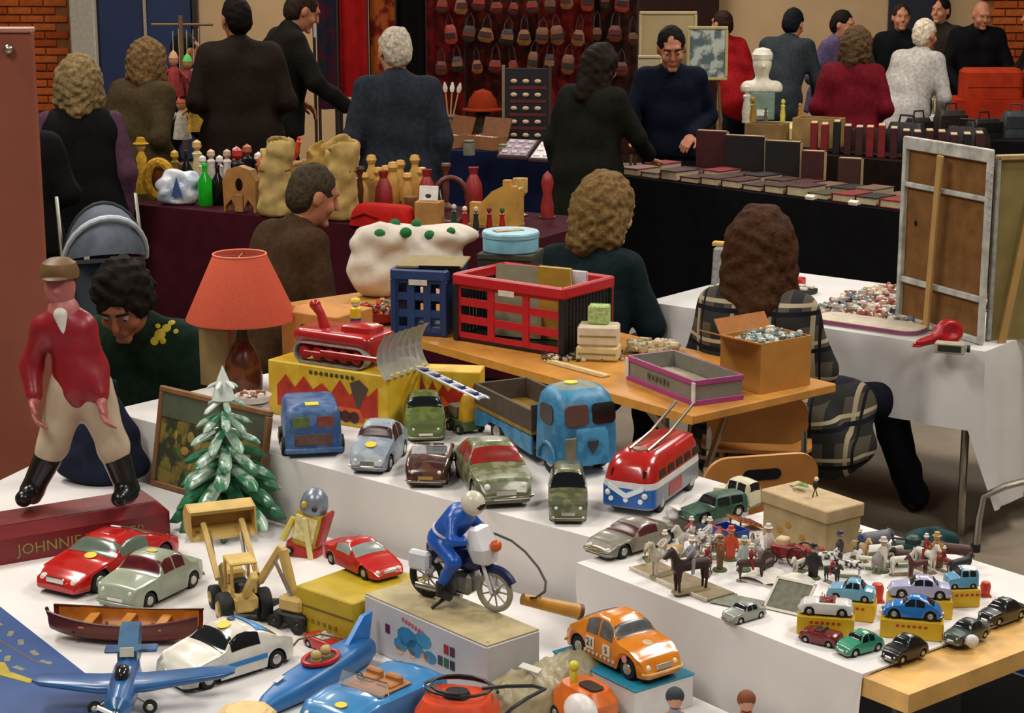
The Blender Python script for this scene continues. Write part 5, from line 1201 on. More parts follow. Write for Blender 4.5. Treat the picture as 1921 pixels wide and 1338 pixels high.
# white box with motorcycle
lo, an, w_ = fbox((692, 1218), (905, 1318), ZF)
wb = T('toy_box', 'white illustrated box under the blue motorcycle', 'box', lo, an); BH = .135; BD = .16; w_ += .03
P(wb, 'carton', B().box((0, BD / 2, BH / 2), (w_, BD, BH), b=.003), m('#c0bfc2', .55, .08, 10), False)
P(wb, 'kraft_lid', B().box((0, BD / 2, BH + .0015), (w_ - .004, BD - .004, .003)), m('#a99a72', .6, .2, 18), False)
r2 = random.Random(5)
for x, z, s_, hx in ((-.06, .075, .035, '#2f7aa8'), (-.03, .055, .03, '#2f7aa8'), (.0, .085, .028, '#3a88b4'), (-.085, .05, .024, '#3a88b4'), (.025, .05, .022, '#2f7aa8'), (-.045, .04, .018, '#cfa890'), (.005, .045, .016, '#cfa890'), (-.09, .035, .016, '#cfa890')):
    P(wb, 'printed_patch', B().lathe([(s_, 0), (s_, .001)], 9, (x, -.0003, z), (PI / 2, 0, 0), sx=1.1, sy=.7), m(hx, .5, .15), False)
for i, (x, z, hx) in enumerate(((.085, .088, '#9c1c24'), (.107, .088, '#4a1c34'), (.085, .055, '#175a2c'), (.107, .055, '#1c2040'), (-.135, .075, '#5a1448'), (.063, .055, '#24344a'))):
    P(wb, 'colour_square', B().box((x, -.0008, z), (.016, .0016, .022)), m(hx, .5, 0), False)
for k in range(7): P(wb, 'red_script', B().box((-.075 + k * .012, -.0008, .115 - .002 * k), (.007, .0016, .010), (0, .3 * (k % 3), 0)), m('#b85a64', .5, 0), False)
# clear film heaped over the right of the box
fl = SD(); 
qf = inside(lo, an, w_ / 2 + .09, .10, .001)
t = T('plastic_bag', 'crumpled khaki plastic wrapping beside the white box', 'wrapping', (qf.x, qf.y, ZF + .001), an)
fl.ell((-.01, .02, .03), (.072, .13, .06)); fl.ell((-.02, -.09, .03), (.06, .07, .045), k=.05); fl.ell((.0, .10, .04), (.06, .06, .055), k=.05)
obj('wrapping_body', sdmesh('wrapping_body', [fl.polys(.008, noise=.005, nf=85, zmin=.001)], m('#a89e7a', .35, .2, 30, bump=.4, alpha=.72)), t)
P(t, 'tape', B().box((-.0, -.05, .10), (.05, .02, .002), (.2, .1, .3)), m('#d0ccc0', .2), False)
# motorcycle and rider
ml, ma, mL = span((800, 1118), (928, 1148), ZF + BH + .0035)
t = T('toy_motorcycle', 'toy police motorcycle in white and blue on the white box', 'toy motorcycle', ml, ma); mL = .16; t.scale = (1.2, 1.2, 1.2)
wht = m('#cfcfd2', .3, .08); nvy = m('#101a4a', .35, .2, 40); bbl = m('#1450a8', .3, .12)
for x in (-.078, .082):
    P(t, 'tyre', B().tube([(x + .036 * math.cos(a), 0, .042 + .036 * math.sin(a)) for a in [k * PI / 12 for k in range(24)]], .0075 if x < 0 else .006, 8, closed=True), rubber if x < 0 else m('#8f8a78', .4, .2))
    b = B()
    for k in range(9): a = k * 2 * PI / 9; b.cyl((x, 0, .042), (x + .034 * math.cos(a), 0, .042 + .034 * math.sin(a)), .0018, n=5)
    P(t, 'spokes', b.cyl((x, -.008, .042), (x, .008, .042), .008), m('#a8a498', .3, met=.6))
P(t, 'engine', B().box((0, 0, .05), (.075, .045, .045), b=.008).cyl((-.01, -.028, .045), (-.01, .028, .045), .02), m('#7f7d78', .35, .3, 60, met=.5))
P(t, 'tank', B().sph((.02, 0, .095), (.04, .022, .022), 14, 10), nvy); P(t, 'frame', B().tube([(-.075, 0, .045), (-.05, 0, .085), (.04, 0, .09), (.06, 0, .12)], .006, 8).tube([(.06, 0, .12), (.083, 0, .042)], .006, 8), wht)
for sg in (-1, 1): P(t, 'fork', B().tube([(.052, sg * .014, .13), (.084, sg * .014, .042)], .004, 6), wht); P(t, 'pannier', B().box((-.075, sg * .03, .085), (.05, .02, .04), b=.006), wht if sg < 0 else nvy)
P(t, 'fairing', stack([(.10, .04, .05, .015, .06), (.13, .05, .07, .02, .055), (.165, .02, .05, .008, .045)]), wht); P(t, 'mudguard', B().tube([(.083 + .046 * math.cos(a), 0, .042 + .046 * math.sin(a)) for a in [.5 + k * .25 for k in range(8)]], .009, 8), nvy)
P(t, 'headlight', B().sph((.085, 0, .135), .012, 10, 8), m('#c8541a', .3)); P(t, 'exhaust', B().cyl((-.09, -.022, .03), (.02, -.024, .028), .006), chrome); P(t, 'seat', B().box((-.04, 0, .102), (.06, .035, .014), b=.005), dk)
P(t, 'handlebar', B().tube([(.035, -.04, .14), (.05, 0, .135), (.035, .04, .14)], .003, 6), chrome); P(t, 'stand', B().tube([(0, -.03, .03), (-.03, -.055, .002)], .004, 6), dk)
mo = t
t = T('toy_rider', 'toy motorcycle rider in blue suit and white helmet leaning forward', 'toy figure', ml + Vector((0, 0, .0)), ma); t.scale = (1.2, 1.2, 1.2)
sd = SD(); sd.cap((-.045, 0, .128), (.0, 0, .178), .027, .03, k=.02); 
for sg in (-1, 1):
    sd.cap((-.04, sg * .018, .125), (.015, sg * .04, .10), .018, .014, k=.012); sd.cap((.015, sg * .04, .10), (-.015, sg * .042, .05), .013, .010, k=.01)
    sd.cap((0, sg * .028, .178), (.015, sg * .05, .145), .012, .010, k=.01); sd.cap((.015, sg * .05, .145), (.036, sg * .04, .145), .010, .009, k=.008)
sd.cap((0, 0, .18), (.025, 0, .20), .015, k=.01)
obj('body', sdmesh('body', [sd.polys(.0045)], bbl), t); P(t, 'helmet', B().sph((.032, 0, .212), (.025, .023, .025), 16, 10), m('#cfc8b4', .3)); P(t, 'visor', B().sph((.043, 0, .209), (.017, .017, .010), 10, 6), m('#1a1a20', .15))
for sg in (-1, 1): P(t, 'boot', B().tube([(-.015, sg * .043, .055), (-.015, sg * .043, .032), (.008, sg * .043, .028)], [.011, .012, .009], 8), dk)
P(t, 'belt', B().tube([(-.03 + .028 * math.cos(a) * .9, .03 * math.sin(a), .145 - .012 * math.cos(a)) for a in [k * PI / 8 for k in range(16)]], .003, 6, closed=True), wht)
# yellow tube with cord
a0, a1 = G(985, 1128, ZF + .13), G(1088, 1150, ZF + .05)
t = T('toy_whip', 'yellow wooden handle with a long dark cord looping over the cloth', 'toy whip', G(1090, 1176, ZF) , 0)
o_ = t.location; P(t, 'handle', B().tube([G(980, 1124, ZF + .16) - o_, G(1086, 1148, ZF + .11) - o_], [.014, .019], 14), m('#b8862a', .45, .15, 20)); P(t, 'ferrule', B().tube([G(1084, 1147.5, ZF + .111) - o_, G(1091, 1149, ZF + .108) - o_], [.0195, .0195], 14), m('#5a2a14', .5))
pts = [(985, 1122), (1005, 1122), (1022, 1110), (1024, 1092), (1010, 1065), (985, 1035), (960, 1015), (930, 1002), (905, 998), (885, 1000)]
P(t, 'cord', B().tube([G(x, y, ZF + .16 + .02 * math.sin(i * .4)) - o_ for i, (x, y) in enumerate(pts)], .0032, 8), m('#2a1c18', .6))
# orange tin beetle on blue-topped box
lo, an, w_ = fbox((1042, 1284), (1186, 1358), ZF)
t = T('toy_box', 'white box with turquoise lid under the orange beetle', 'box', lo + Vector((0, 0, .0)), an); OH = .075; w_ = .29
P(t, 'carton', B().box((.0, .085, OH / 2), (w_, .17, OH), b=.002), m('#cfcdca', .6, .05), False); P(t, 'lid', B().box((.0, .085, OH + .002), (w_ + .004, .174, .004), b=.001), m('#1c7a94', .45, .1), False)
oc_l = inside(lo, an, .0, .085, OH + .0045); 
ob = car('orange tin beetle rally car with black numbers on white squares', 0, 0, 0, 'beetle', '#d07a14', m('#5a5a5a', .25, .3, 40), rough=.25, bumper=m('#c8a060', .3), inplace=(oc_l, an, .285), W=.128, H=.115)
K_, S_, W_, _, _ = car_shell('beetle', .285, .115, .128)
def onside(car_, x, z, s_, txt, Lc=.285, Wc=.128):
    y = -(Wc / 2 + .0012)
    P(car_, 'number_plate', stack([(0, s_, s_, .003), (.0015, s_, s_, .003)]), m('#dcd4c4', .5, 0), loc=(x, y + .0007, z), rot=(PI / 2, 0, 0)); text(car_, txt, s_ * .85, m('#151010', .5, 0), (x, y - .0016, z), (PI / 2, 0, 0), 'number', .0003)
onside(ob, -.037, .050, .029, '21'); onside(ob, .020, .048, .025, '5')
for k in range(8): P(ob, 'running_board_tooth', B().box((-.054 + k * .014, -.064, .028), (.008, .004, .006)), m('#c8c0b0', .5), False)
P(ob, 'bonnet_print', B().lathe([(.012, 0), (.012, .001)], 12, (.085, 0, S_(.83, 8.6)[1] + .0015), (0, .2, 0)), m('#c8a880', .5, .3, 60)); P(ob, 'side_badge', B().lathe([(.009, 0), (.009, .001)], 12, (.082, -.0645, .048), (PI / 2, 0, 0)), m('#c8848a', .5))
# blue speedster with tan seats
car('blue tin speedster with tan seats and red-rimmed driver beside the white box', (800, 1302), (600, 1396), ZF, 'open', '#2a78b0', rough=.35, interior='#a8703c', sticker=[(.86, .05, .035, yel)], W=.17, H=.08, L=.34, bumper=None)
# blue boat with red cockpit
p0, p1 = G(690, 1236, ZF), G(478, 1356, ZF); d = p1 - p0
t = T('toy_speedboat', 'long blue tin racing toy with red-rimmed cockpit and driver', 'toy boat', (p0 + p1) / 2, math.atan2(d.y, d.x)); L = d.length
P(t, 'hull', B().loft([rr(.004, w_ * 2, .002, 4) and [Vector(((u - .5) * L, q.x, q.y + h_ / 2 + .004)) for q in rr(w_, h_, min(w_, h_) * .4, 4)] for u, w_, h_ in ((0, .05, .05), (.1, .085, .06), (.35, .10, .06), (.65, .09, .052), (.88, .05, .04), (1, .012, .02))]), m('#2768a4', .35, .15, 20))
P(t, 'cockpit_rim', B().tube([(-.03 + .05 * math.cos(a), .034 * math.sin(a), .066) for a in [k * PI / 10 for k in range(20)]], .006, 8, closed=True), m('#a81418', .35)); P(t, 'cockpit_floor', B().lathe([(.046, 0), (.046, .001)], 20, (-.03, 0, .0645), sy=.66), m('#3a2a20', .6))
for sx in (-1, 1): P(t, 'driver', B().sph((-.03 + sx * .018, 0, .078), .013, 10, 8).cyl((-.03 + sx * .018, 0, .062), (-.03 + sx * .018, 0, .07), .012), m('#b8a468', .5))
P(t, 'tail_fin', B().prism([(-L / 2, .05), (-L / 2 + .09, .06), (-L / 2 + .02, .115), (-L / 2 - .015, .115)], -.006, .006, Matrix.Rotation(PI / 2, 4, 'X')), m('#2a7cc8', .3), False); P(t, 'white_flash', B().box((.1, -.02, .056), (.03, .012, .002), (0, .15, 0)), m('#c8c8c4', .5), False)
# small red car under the digger
car('small red toy car half hidden before the yellow box', (576, 1204), (644, 1232), ZF, 'open', '#b01c18', rough=.3, L=.12, W=.05, H=.032, bumper=None, interior='#d0ccc0')
# hoops over the cars
for i, (pts, lab) in enumerate((([(345, 1268), (345, 1225), (375, 1192), (430, 1178), (490, 1190), (525, 1215), (532, 1232)], 'thin brown wire hoop arching over the white rally car'), ([(535, 1232), (560, 1200), (600, 1190), (650, 1200), (685, 1222)], 'second thin brown wire hoop before the yellow box'))):
    o_ = G(*pts[0], ZF); b = B(); q_ = []
    Yc = G(pts[0][0], pts[0][1] , ZF).y; Ye = G(*pts[-1], ZF).y
    for k, (x, y) in enumerate(pts): q_.append(GY(x, y, Yc + (Ye - Yc) * k / (len(pts) - 1)) - o_)
    q_[0].z = .003; q_[-1].z = max(.003, q_[-1].z)
    S1('wire_hoop', b.tube(q_, .003, 6), m('#6a5230', .5), lab, 'wire', o_)
# octagonal wooden disc
t = T('wooden_disc', 'pale octagonal wooden disc at the front of the low table', 'wooden disc', G(462, 1356, ZF + .03) * 1 - Vector((0, 0, .03)), .2)
P(t, 'disc', B().lathe([(.062, 0), (.066, .006), (.066, .05), (.06, .056)], 8), m('#cfae72', .6, .15, 14), False); P(t, 'cap', B().lathe([(.05, .056), (.045, .06), (.0001, .061)], 8), m('#d8ba80', .6), False)
# orange case with black cable
t = T('orange_case', 'orange plastic toy case with a black cable coiled on top', 'toy case', G(858, 1375, ZF), R_(-15))
P(t, 'case', stack([(0, .17, .15, .04), (.06, .17, .15, .045), (.085, .14, .12, .04)]), m('#c8421a', .4, .12)); P(t, 'grip', stack([(.085, .06, .05, .02), (.098, .05, .04, .02)]), dk)
P(t, 'cable', B().tube([(-.10 + .02 * math.cos(k * .5), .0, .09) if False else (.085 * math.cos(k * .45) * (1 - k * .012), .055 * math.sin(k * .45) + .02, .094 + .0004 * k) for k in range(26)], .0038, 6), m('#0d0c0c', .5))
t = T('black_cable', 'loose black cable running from the orange case over the wrapping', 'cable', G(905, 1320, ZF)); o_ = t.location
P(t, 'cord', B().tube([G(x, y, ZF + z) - o_ for x, y, z in ((905, 1292, .14), (950, 1288, .15), (1000, 1287, .15), (1022, 1293, .148), (990, 1310, .14), (960, 1330, .12), (945, 1345, .1))], .0042, 7), m('#0d0c0c', .5))
P(t, 'plug', B().cyl((0, .02, .13), (.015, .02, .132), .007), dk)
# orange tin bus with figure
t = T('toy_tin_wagon', 'orange tin wagon with yellow figure at the front edge', 'toy wagon', G(1098, 1352, ZF), R_(-55))
P(t, 'body', stack([(.012, .15, .10, .03), (.06, .15, .10, .035), (.085, .11, .075, .03)]), m('#c8621a', .35, .2, 30)); P(t, 'dark_opening', stack([(.0, .06, .035, .012), (.003, .06, .035, .012)]), m('#2a1408', .6), loc=(.02, -.0, .086)); P(t, 'figure', B().sph((-.03, -.01, .12), .012).cyl((-.03, -.01, .085), (-.03, -.01, .11), .009), m('#cfc03a', .4))
P(t, 'white_dome', B().sph((.05, -.05, .05), (.05, .03, .04), 12, 8), m('#d8d4d0', .4))
for sx in (-1, 1):
    for sy in (-1, 1): wheel(t, (sx * .045, sy * .045, .016), .016, .012)
# small dolls' heads at the bottom edge
for i, (x, y, hx, lab) in enumerate(((1266, 1342, '#2a3038', 'small dark-haired doll standing by the white cloth'), (1400, 1348, '#7a3f1c', 'small auburn-haired doll beside the hanging cloth'))):
    hh = .12; q = G(x, y - 14, ZF + hh); loc = Vector((q.x, q.y, ZF + .0005)); t = T('doll', lab, 'doll', loc, PI)
    P(t, 'dress', B().lathe([(.03, hh - .12), (.035, hh - .1), (.016, hh - .03), (.012, hh)], 14), m('#8a8a98' if i == 0 else '#a0522a', .7)); P(t, 'head', B().sph((0, 0, hh + .018), (.017, .018, .02)), m('#c8927a', .5)); P(t, 'hair', B().sph((0, -.003, hh + .024), (.02, .02, .02)), m(hx, .7))
    for sg in (-1, 1): P(t, 'arm', B().cyl((sg * .014, 0, hh - .01), (sg * .03, .012, hh - .06), .005), m('#c8927a', .5))
# ============================================================ miniature cars on the pine table
ydk = m('#c8a010', .5, .1, 20)
def dinky(label, l, r, kind, col, dep=.058, h=.042, **kw):
    lo, an, w_ = fbox(l, r, ZD)
    t = T('miniature_box', 'yellow cardboard box under the ' + label.split(' with ')[0], 'box', lo + Vector((0, 0, .0006)), an, 'yellow miniature car boxes')
    P(t, 'carton', B().box((0, dep / 2, h / 2), (w_, dep, h), b=.0015), ydk, False)
    for k in range(6): P(t, 'red_print', B().box((-.03 + k * .012, -.0006, h * .72), (.007, .001, .005)), m('#a8301a', .5, 0), False)
    P(t, 'end_flap', B().box((w_ / 2 + .0006, dep / 2, h / 2), (.001, dep * .8, h * .7)), m('#d8b41c', .5, 0), False)
    c = inside(lo, an, 0, dep / 2, h + .0012)
    return car(label, 0, 0, 0, kind, col, inplace=(c, an + PI, w_ * .96), W=.05, name='miniature_car', group=None, **kw)
dinky('white miniature sports car with red seats', (1494, 1190), (1600, 1198), 'open', '#d2d0cc', H=.032, interior='#7a1c18')
dinky('pale blue miniature saloon with rounded roof', (1546, 1160), (1638, 1170), 'sedan', '#6aa4c4', H=.046)
dinky('bright blue miniature beetle with dark windows', (1650, 1196), (1768, 1206), 'beetle', '#1c6cb8', H=.050)
dinky('lavender white miniature saloon with large wheels', (1664, 1158), (1786, 1164), 'sedan', '#a8a8c8', H=.048)
dinky('white-roofed pale blue miniature saloon', (1778, 1142), (1838, 1140), 'boxy', '#5a94b4', H=.046, roofcol='#d8d8d0')
def mini(label, rear, front, kind, col, L, H, W=.042, **kw): return car(label, rear, front, ZD + .0006, kind, col, L=L * 1.08, H=H * 1.28, W=W * 1.15, name='miniature_car', rough=.3, **kw)
mini('dark red miniature open car before the white sports car', (1574, 1214), (1506, 1198), 'open', '#6a0f12', .085, .024, W=.038)
mini('sea green miniature beetle at the cloth edge', (1650, 1212), (1575, 1232), 'beetle', '#2c8a68', .10, .036)
mini('black miniature beetle on the bare pine edge', (1732, 1222), (1662, 1246), 'beetle', '#0a0a0c', .10, .040)
mini('grey-green miniature saloon with a white tag', (1850, 1186), (1775, 1216), 'sedan', '#2f4038', .11, .036, roofcol='#1c2824')
mini('black miniature saloon at the far right of the pine table', (1918, 1150), (1840, 1176), 'sedan', '#0b0b0e', .115, .038)
mini('silver miniature saloon beside the grey picture card', (1432, 1150), (1358, 1172), 'sedan', '#8a8f88', .095, .03)
S1('price_tag', B().sph((0, 0, .014), (.016, .012, .014), 10, 8).cyl((0, 0, .0), (0, 0, .01), .006), m('#d8d6d8', .6), 'white round tag leaning on the grey-green miniature saloon', 'tag', G(1822, 1214, ZD + .0006))
sv = car('grey silver toy roadster with brown radiator at the table corner', (1262, 1004), (1106, 1052), ZD + .0006, 'coupe', '#6f6b5c', m('#4a1a1a', .3, .2), h2='#817c6c', rough=.35, L=.255, W=.105, H=.072)
for i, (x, y, s_) in enumerate(((1645, 1128, 1), (1848, 1118, .8))):
    t = T('toy_cone', ('red toy cone between the pale blue miniatures', 'small red toy cone beyond the last yellow box')[i], 'toy cone', G(x, y, ZD + .0006))
    P(t, 'base', B().box((0, 0, .002), (.03 * s_, .03 * s_, .004)), m('#a8301c', .5), False); P(t, 'cone', B().lathe([(.013 * s_, .004), (.016 * s_, .03 * s_), (.012 * s_, .042 * s_), (.004, .044 * s_)], 12), m('#b8341c', .45))
# lidded box
lo, an, w_ = fbox((1430, 1004), (1548, 1048), ZD)
t = T('lidded_box', 'cream parchment lidded box with a leaf on its lid', 'box', lo + Vector((0, 0, .0006)), an); dep = .12
P(t, 'carton', B().box((0, dep / 2, .045), (w_, dep, .09), b=.002), m('#a8946a', .7, .2, 18), False); P(t, 'lid', B().box((0, dep / 2, .105), (w_ + .012, dep + .012, .034), b=.003), m('#b49c74', .7, .15, 18), False)
for x, z in ((-.02, .05), (.03, .03), (-.05, .03)): P(t, 'stain', B().sph((x, -.0002, z), (.012, .0008, .010), 8, 4), m('#a87a3a', .8))
t2 = T('leaf_ornament', 'green leaf lying on the cream lidded box', 'leaf', inside(lo, an, -.05, .07, .1232), an)
P(t2, 'blade', B().grid(lambda u, v: Vector(((u - .5) * .05, (v - .5) * .03 * math.sin(PI * (.05 + .9 * u)), .012 + .012 * math.sin(PI * u) * (1 - (2 * v - 1) ** 2 * .5) - .008 * (1 - u))), 8, 4), m('#4f7a1c', .5)); P(t2, 'stalk', B().tube([(-.025, 0, .004), (-.04, 0, .002)], .0015, 5), m('#3a5a14', .6))
t2 = T('bird_ornament', 'tiny black and white bird figure on the cream lidded box', 'ornament', inside(lo, an, .01, .06, .1232), an)
P(t2, 'body', B().sph((0, 0, .03), (.008, .006, .012)), m('#1a1410', .5)); P(t2, 'head', B().sph((.003, 0, .046), .006), m('#d8d4cc', .5)); P(t2, 'foot', B().tube([(0, -.008, .0), (0, 0, .022), (0, .008, .0)], .0018, 5), m('#1a1410', .5))
# animals
def animal(label, px, py, s0, hx, hx2=None, rz=0, kind='horse', rider=None, z=ZD + .0006, group=None):
    t = T('toy_' + kind, label, 'toy animal', G(px, py, z), rz, group); mm = m(hx, .6, .2, 120, h2=hx2); s = s0 * 1.38
    sd = SD(); hgt = {'horse': .62, 'cow': .5, 'dog': .45, 'elephant': .6}[kind]; bl_ = {'horse': .34, 'cow': .38, 'dog': .3, 'elephant': .36}[kind]; br_ = {'horse': .13, 'cow': .17, 'dog': .09, 'elephant': .22}[kind]
    q = lambda x, y, z_: np.array((x, y, z_)) * s
    sd.cap(q(-bl_, 0, hgt), q(bl_, 0, hgt), br_ * s, br_ * 1.1 * s, k=.08 * s)
    for x in (-bl_, bl_):
        for y in (-.08, .08):
            b_ = .04 if x < 0 else 0
            sd.cap(q(x, y, hgt - .05), q(x - b_ + .02, y, hgt * .48), br_ * .55 * s, .05 * s, k=.05 * s); sd.cap(q(x - b_ + .02, y, hgt * .48), q(x, y, .03), .045 * s, .035 * s, k=.03 * s)
    nk = {'horse': (.52, 0, .98), 'cow': (.55, 0, .72), 'dog': (.42, 0, .66), 'elephant': (.56, 0, .78)}[kind]
    sd.cap(q(bl_, 0, hgt + .06), q(*nk), br_ * .75 * s, .085 * s, k=.06 * s); sd.cap(q(*nk), q(nk[0] + .17, 0, nk[2] - .12), .08 * s, .05 * s, k=.05 * s)
    if kind == 'elephant': sd.cap(q(nk[0] + .12, 0, nk[2] - .1), q(nk[0] + .2, 0, .25), .06 * s, .035 * s, k=.04 * s)
    for y in (-.05, .05): sd.cap(q(nk[0] - .02, y, nk[2] + .05), q(nk[0] - .05, y * 1.6, nk[2] + .13), .025 * s, .015 * s, k=.02 * s)
    sd.cap(q(-bl_ - br_ * .8, 0, hgt + .04), q(-bl_ - br_ - .08, 0, hgt * .5), .03 * s, .02 * s, k=.03 * s)
    obj('body', sdmesh('body', [sd.polys(.045 * s)], mm), t)
    P(t, 'base', stack([(0, .95 * s, .34 * s, .12 * s), (.03 * s, .9 * s, .3 * s, .12 * s)]), m('#5a6a3a' if kind != 'horse' else '#7a6a48', .7))
    if kind == 'horse': P(t, 'mane', B().tube([q(.36, 0, .85), q(.46, 0, 1.02), q(.53, 0, 1.08)], .03 * s, 6), m('#2a1c14', .7))
    if rider:
        r = B(); r.sph(q(0, 0, hgt + .3), (.09 * s, .1 * s, .17 * s), 10, 8)
        for y in (-1, 1): r.cyl(q(0, y * .1, hgt + .16), q(.06, y * .17, hgt - .18), .05 * s, .04 * s, n=8); r.cyl(q(0, y * .1, hgt + .38), q(.18, y * .1, hgt + .24), .035 * s, n=8)
        P(t, 'rider', r, m(rider, .6)); P(t, 'rider_head', B().sph(q(0, 0, hgt + .55), .075 * s, 8, 6), m('#c8a088', .6)); P(t, 'rider_hat', B().lathe([(.1 * s, 0), (.07 * s, .03 * s), (.06 * s, .1 * s), (.0001, .11 * s)], 10, q(0, 0, hgt + .58)), m('#d8d0c4', .6))
    return t
for i, (a, b_, c_, dd) in enumerate((((1188, 1072), (1258, 1104), .085, 'upper flat card under the white lead horse'), ((1238, 1094), (1318, 1128), .085, 'lower flat card under the dark lead horse'))):
    lo, an, w_ = fbox(a, b_, ZD); t = T('display_card', dd, 'card', lo + Vector((0, 0, .0008 + .0012 * i)), an)
    P(t, 'card', B().box((0, c_ / 2, .003), (w_ + .03, c_, .005)), m('#8a7a5e', .7, .2, 30), False); P(t, 'rim', B().box((0, .0, .004), (w_ + .03, .003, .008)), m('#c8bca8', .7), False)
zc = ZD + .0076
animal('white lead horse with pale rider on the upper card', 1246, 1078, .062, '#bdb5a4', rz=R_(215), rider='#c8c0b0', z=zc)
animal('dark brown lead horse with grey rider on the lower card', 1296, 1108, .075, '#2a1712', rz=R_(205), rider='#8a8a90', z=zc)
animal('white lead horse with red saddle rider near the silver roadster', 1296, 1040, .055, '#c8c4bc', rz=R_(200), rider='#b84a3c')
animal('piebald lead horse behind the dark rider', 1330, 1048, .06, '#cfcac2', '#5a4a40', R_(190), rider='#d0ccc8')
animal('black and white toy cow near the cream box corner', 1545, 1066, .045, '#d8d4cc', '#141212', R_(10), 'cow')
animal('second black and white toy cow facing the yellow boxes', 1592, 1082, .045, '#d8d4cc', '#1a1614', R_(170), 'cow')
animal('white toy goat standing behind the pale blue miniature', 1622, 1066, .042, '#d8d4c4', rz=R_(160), kind='dog')
animal('grey toy elephant right of the cream box', 1640, 1040, .052, '#6a6670', rz=R_(20), kind='elephant')
animal('pale toy sheep right of the elephant', 1680, 1046, .04, '#c8c4b8', rz=R_(200), kind='dog')
animal('brown toy cow near the far table edge', 1790, 1058, .055, '#4a2c24', rz=R_(165), kind='cow')
animal('white toy horse before the yellow-boxed lavender saloon', 1690, 1078, .045, '#d0ccc0', rz=R_(10), kind='horse')
animal('small maroon toy horse between the miniature animals', 1722, 1082, .04, '#4a1a1c', rz=R_(200), kind='horse')
# green army toys and bits behind the roadster
car('dark green toy army lorry behind the silver roadster', (1400, 958), (1275, 985), ZD + .0006, 'boxy', '#173a2a', L=.19, W=.075, H=.065, h2='#24503a', rough=.5, lamps=False)
car('cream toy van leaning over the green army toys', (1418, 955), (1345, 935), ZD + .0006, 'boxy', '#c8c2a4', L=.13, W=.06, H=.075, rough=.4)
t = T('toy_ramp', 'orange brown slatted toy ramp beside the cream box', 'toy ramp', G(1398, 992, ZD + .0006), R_(25)); 
P(t, 'frame', B().box((0, 0, .02), (.085, .06, .004), (0, .35, 0)), m('#a8641c', .5), False)
for k in range(5): P(t, 'slat', B().box((-.03 + k * .015, 0, .024 - (k - 2) * .0052), (.006, .058, .003), (0, .35, 0)), m('#7a3c14', .5), False)
for sy in (-1, 1): P(t, 'leg', B().cyl((-.03, sy * .025, 0), (-.03, sy * .025, .028), .003, n=6), m('#7a3c14', .5))
lo, an, w_ = fbox((1330, 1006), (1378, 1024), ZD); t = T('toy_tray', 'open blue toy tray with red rim near the lead riders', 'toy tray', lo + Vector((0, 0, .0006)), an); open_box(t, .085, .055, .03, .003, m('#17388a', .4)); P(t, 'rim', B().box((0, -.001, .031), (.09, .004, .003)), m('#a0402a', .5), False)
t = T('tissue_paper', 'crumpled white tissue paper between coach and army toys', 'paper', G(1290, 972, ZD + .0006) + Vector((0.02, .04, 0)), R_(35))
sd = SD(); sd.ell((0, 0, .012), (.10, .035, .022)); sd.ell((.04, .01, .02), (.06, .03, .022), k=.02); obj('paper', sdmesh('paper', [sd.polys(.006, noise=.005, nf=70, zmin=.0005)], m('#d2ccc8', .8)), t); P(t, 'fold', B().box((-.06, -.01, .03), (.06, .03, .002), (.3, .2, .4)), m('#dcd6d2', .8), False)
# red toy with black hoops, cards, picture
t = T('toy_carriage', 'red toy carriage with black wheels in front of the cream box', 'toy carriage', G(1478, 1058, ZD + .0006), R_(-35))
P(t, 'body', stack([(.02, .085, .035, .01), (.045, .09, .038, .012), (.05, .07, .03, .01)]), m('#8a1418', .4, .2)); P(t, 'seat', B().box((-.015, 0, .056), (.03, .03, .02), b=.004), m('#c8a880', .6)); P(t, 'shaft', B().cyl((-.04, 0, .02), (-.09, 0, .018), .002, n=6), dk)
for x, r_ in ((.035, .026), (-.035, .018)):
    for sy in (-1, 1):
        b = B().tube([(x + r_ * math.cos(a), sy * .024, r_ + .002 + r_ * math.sin(a)) for a in [k * PI / 10 for k in range(20)]], .0022, 6, closed=True)
        for k in range(6): b.cyl((x, sy * .024, r_ + .002), (x + r_ * math.cos(k * PI / 3), sy * .024, r_ + .002 + r_ * math.sin(k * PI / 3)), .001, n=5)
        P(t, 'wheel', b, dk)
t = T('open_book', 'open white booklet before the red toy carriage', 'booklet', G(1455, 1090, ZD + .0006), R_(-38))
for sg in (-1, 1): P(t, 'page', B().grid(lambda u, v, sg=sg: Vector((sg * u * .075, (v - .5) * .10, .004 + .010 * math.sin(PI * u) ** .7)), 8, 2), m('#cfcac0', .8))
P(t, 'cover', B().box((0, 0, .0015), (.155, .104, .003)), m('#d8d4d0', .7), False)
t = T('picture_card', 'grey tin picture plate with pale border propped at a slant', 'picture', G(1468, 1150, ZD + .0006), R_(-35), rx=-.9)
P(t, 'plate', B().box((0, 0, .045), (.095, .003, .09)), m('#5f5c4c', .5, .35, 60), False)
for c, s in (((0, -.002, .003), (.1, .003, .006)), ((0, -.002, .087), (.1, .003, .006)), ((-.047, -.002, .045), (.006, .003, .09)), ((.047, -.002, .045), (.006, .003, .09))): P(t, 'border', B().box(c, s), m('#c8c2b4', .5), False)
P(t, 'prop', B().box((0, .02, .045), (.02, .003, .07), (-.5, 0, 0)), m('#5a5448', .6), False)
for i, (x, y, hx, lab) in enumerate(((1330, 1112, '#6f7468', 'grey-green printed leaflet behind the silver miniature'), (1385, 1130, '#757868', 'overlapping second grey leaflet near the picture plate'))):
    t = T('leaflet', lab, 'leaflet', G(x, y, ZD + .0006 + .002 * i), R_(-45 + 12 * i)); P(t, 'sheet', B().box((0, 0, .0008), (.11, .075, .0015)), m(hx, .6, .3, 40), False); P(t, 'red_mark', B().box((.03, .0, .0017), (.016, .014, .0005)), m('#9a4038', .6), False)
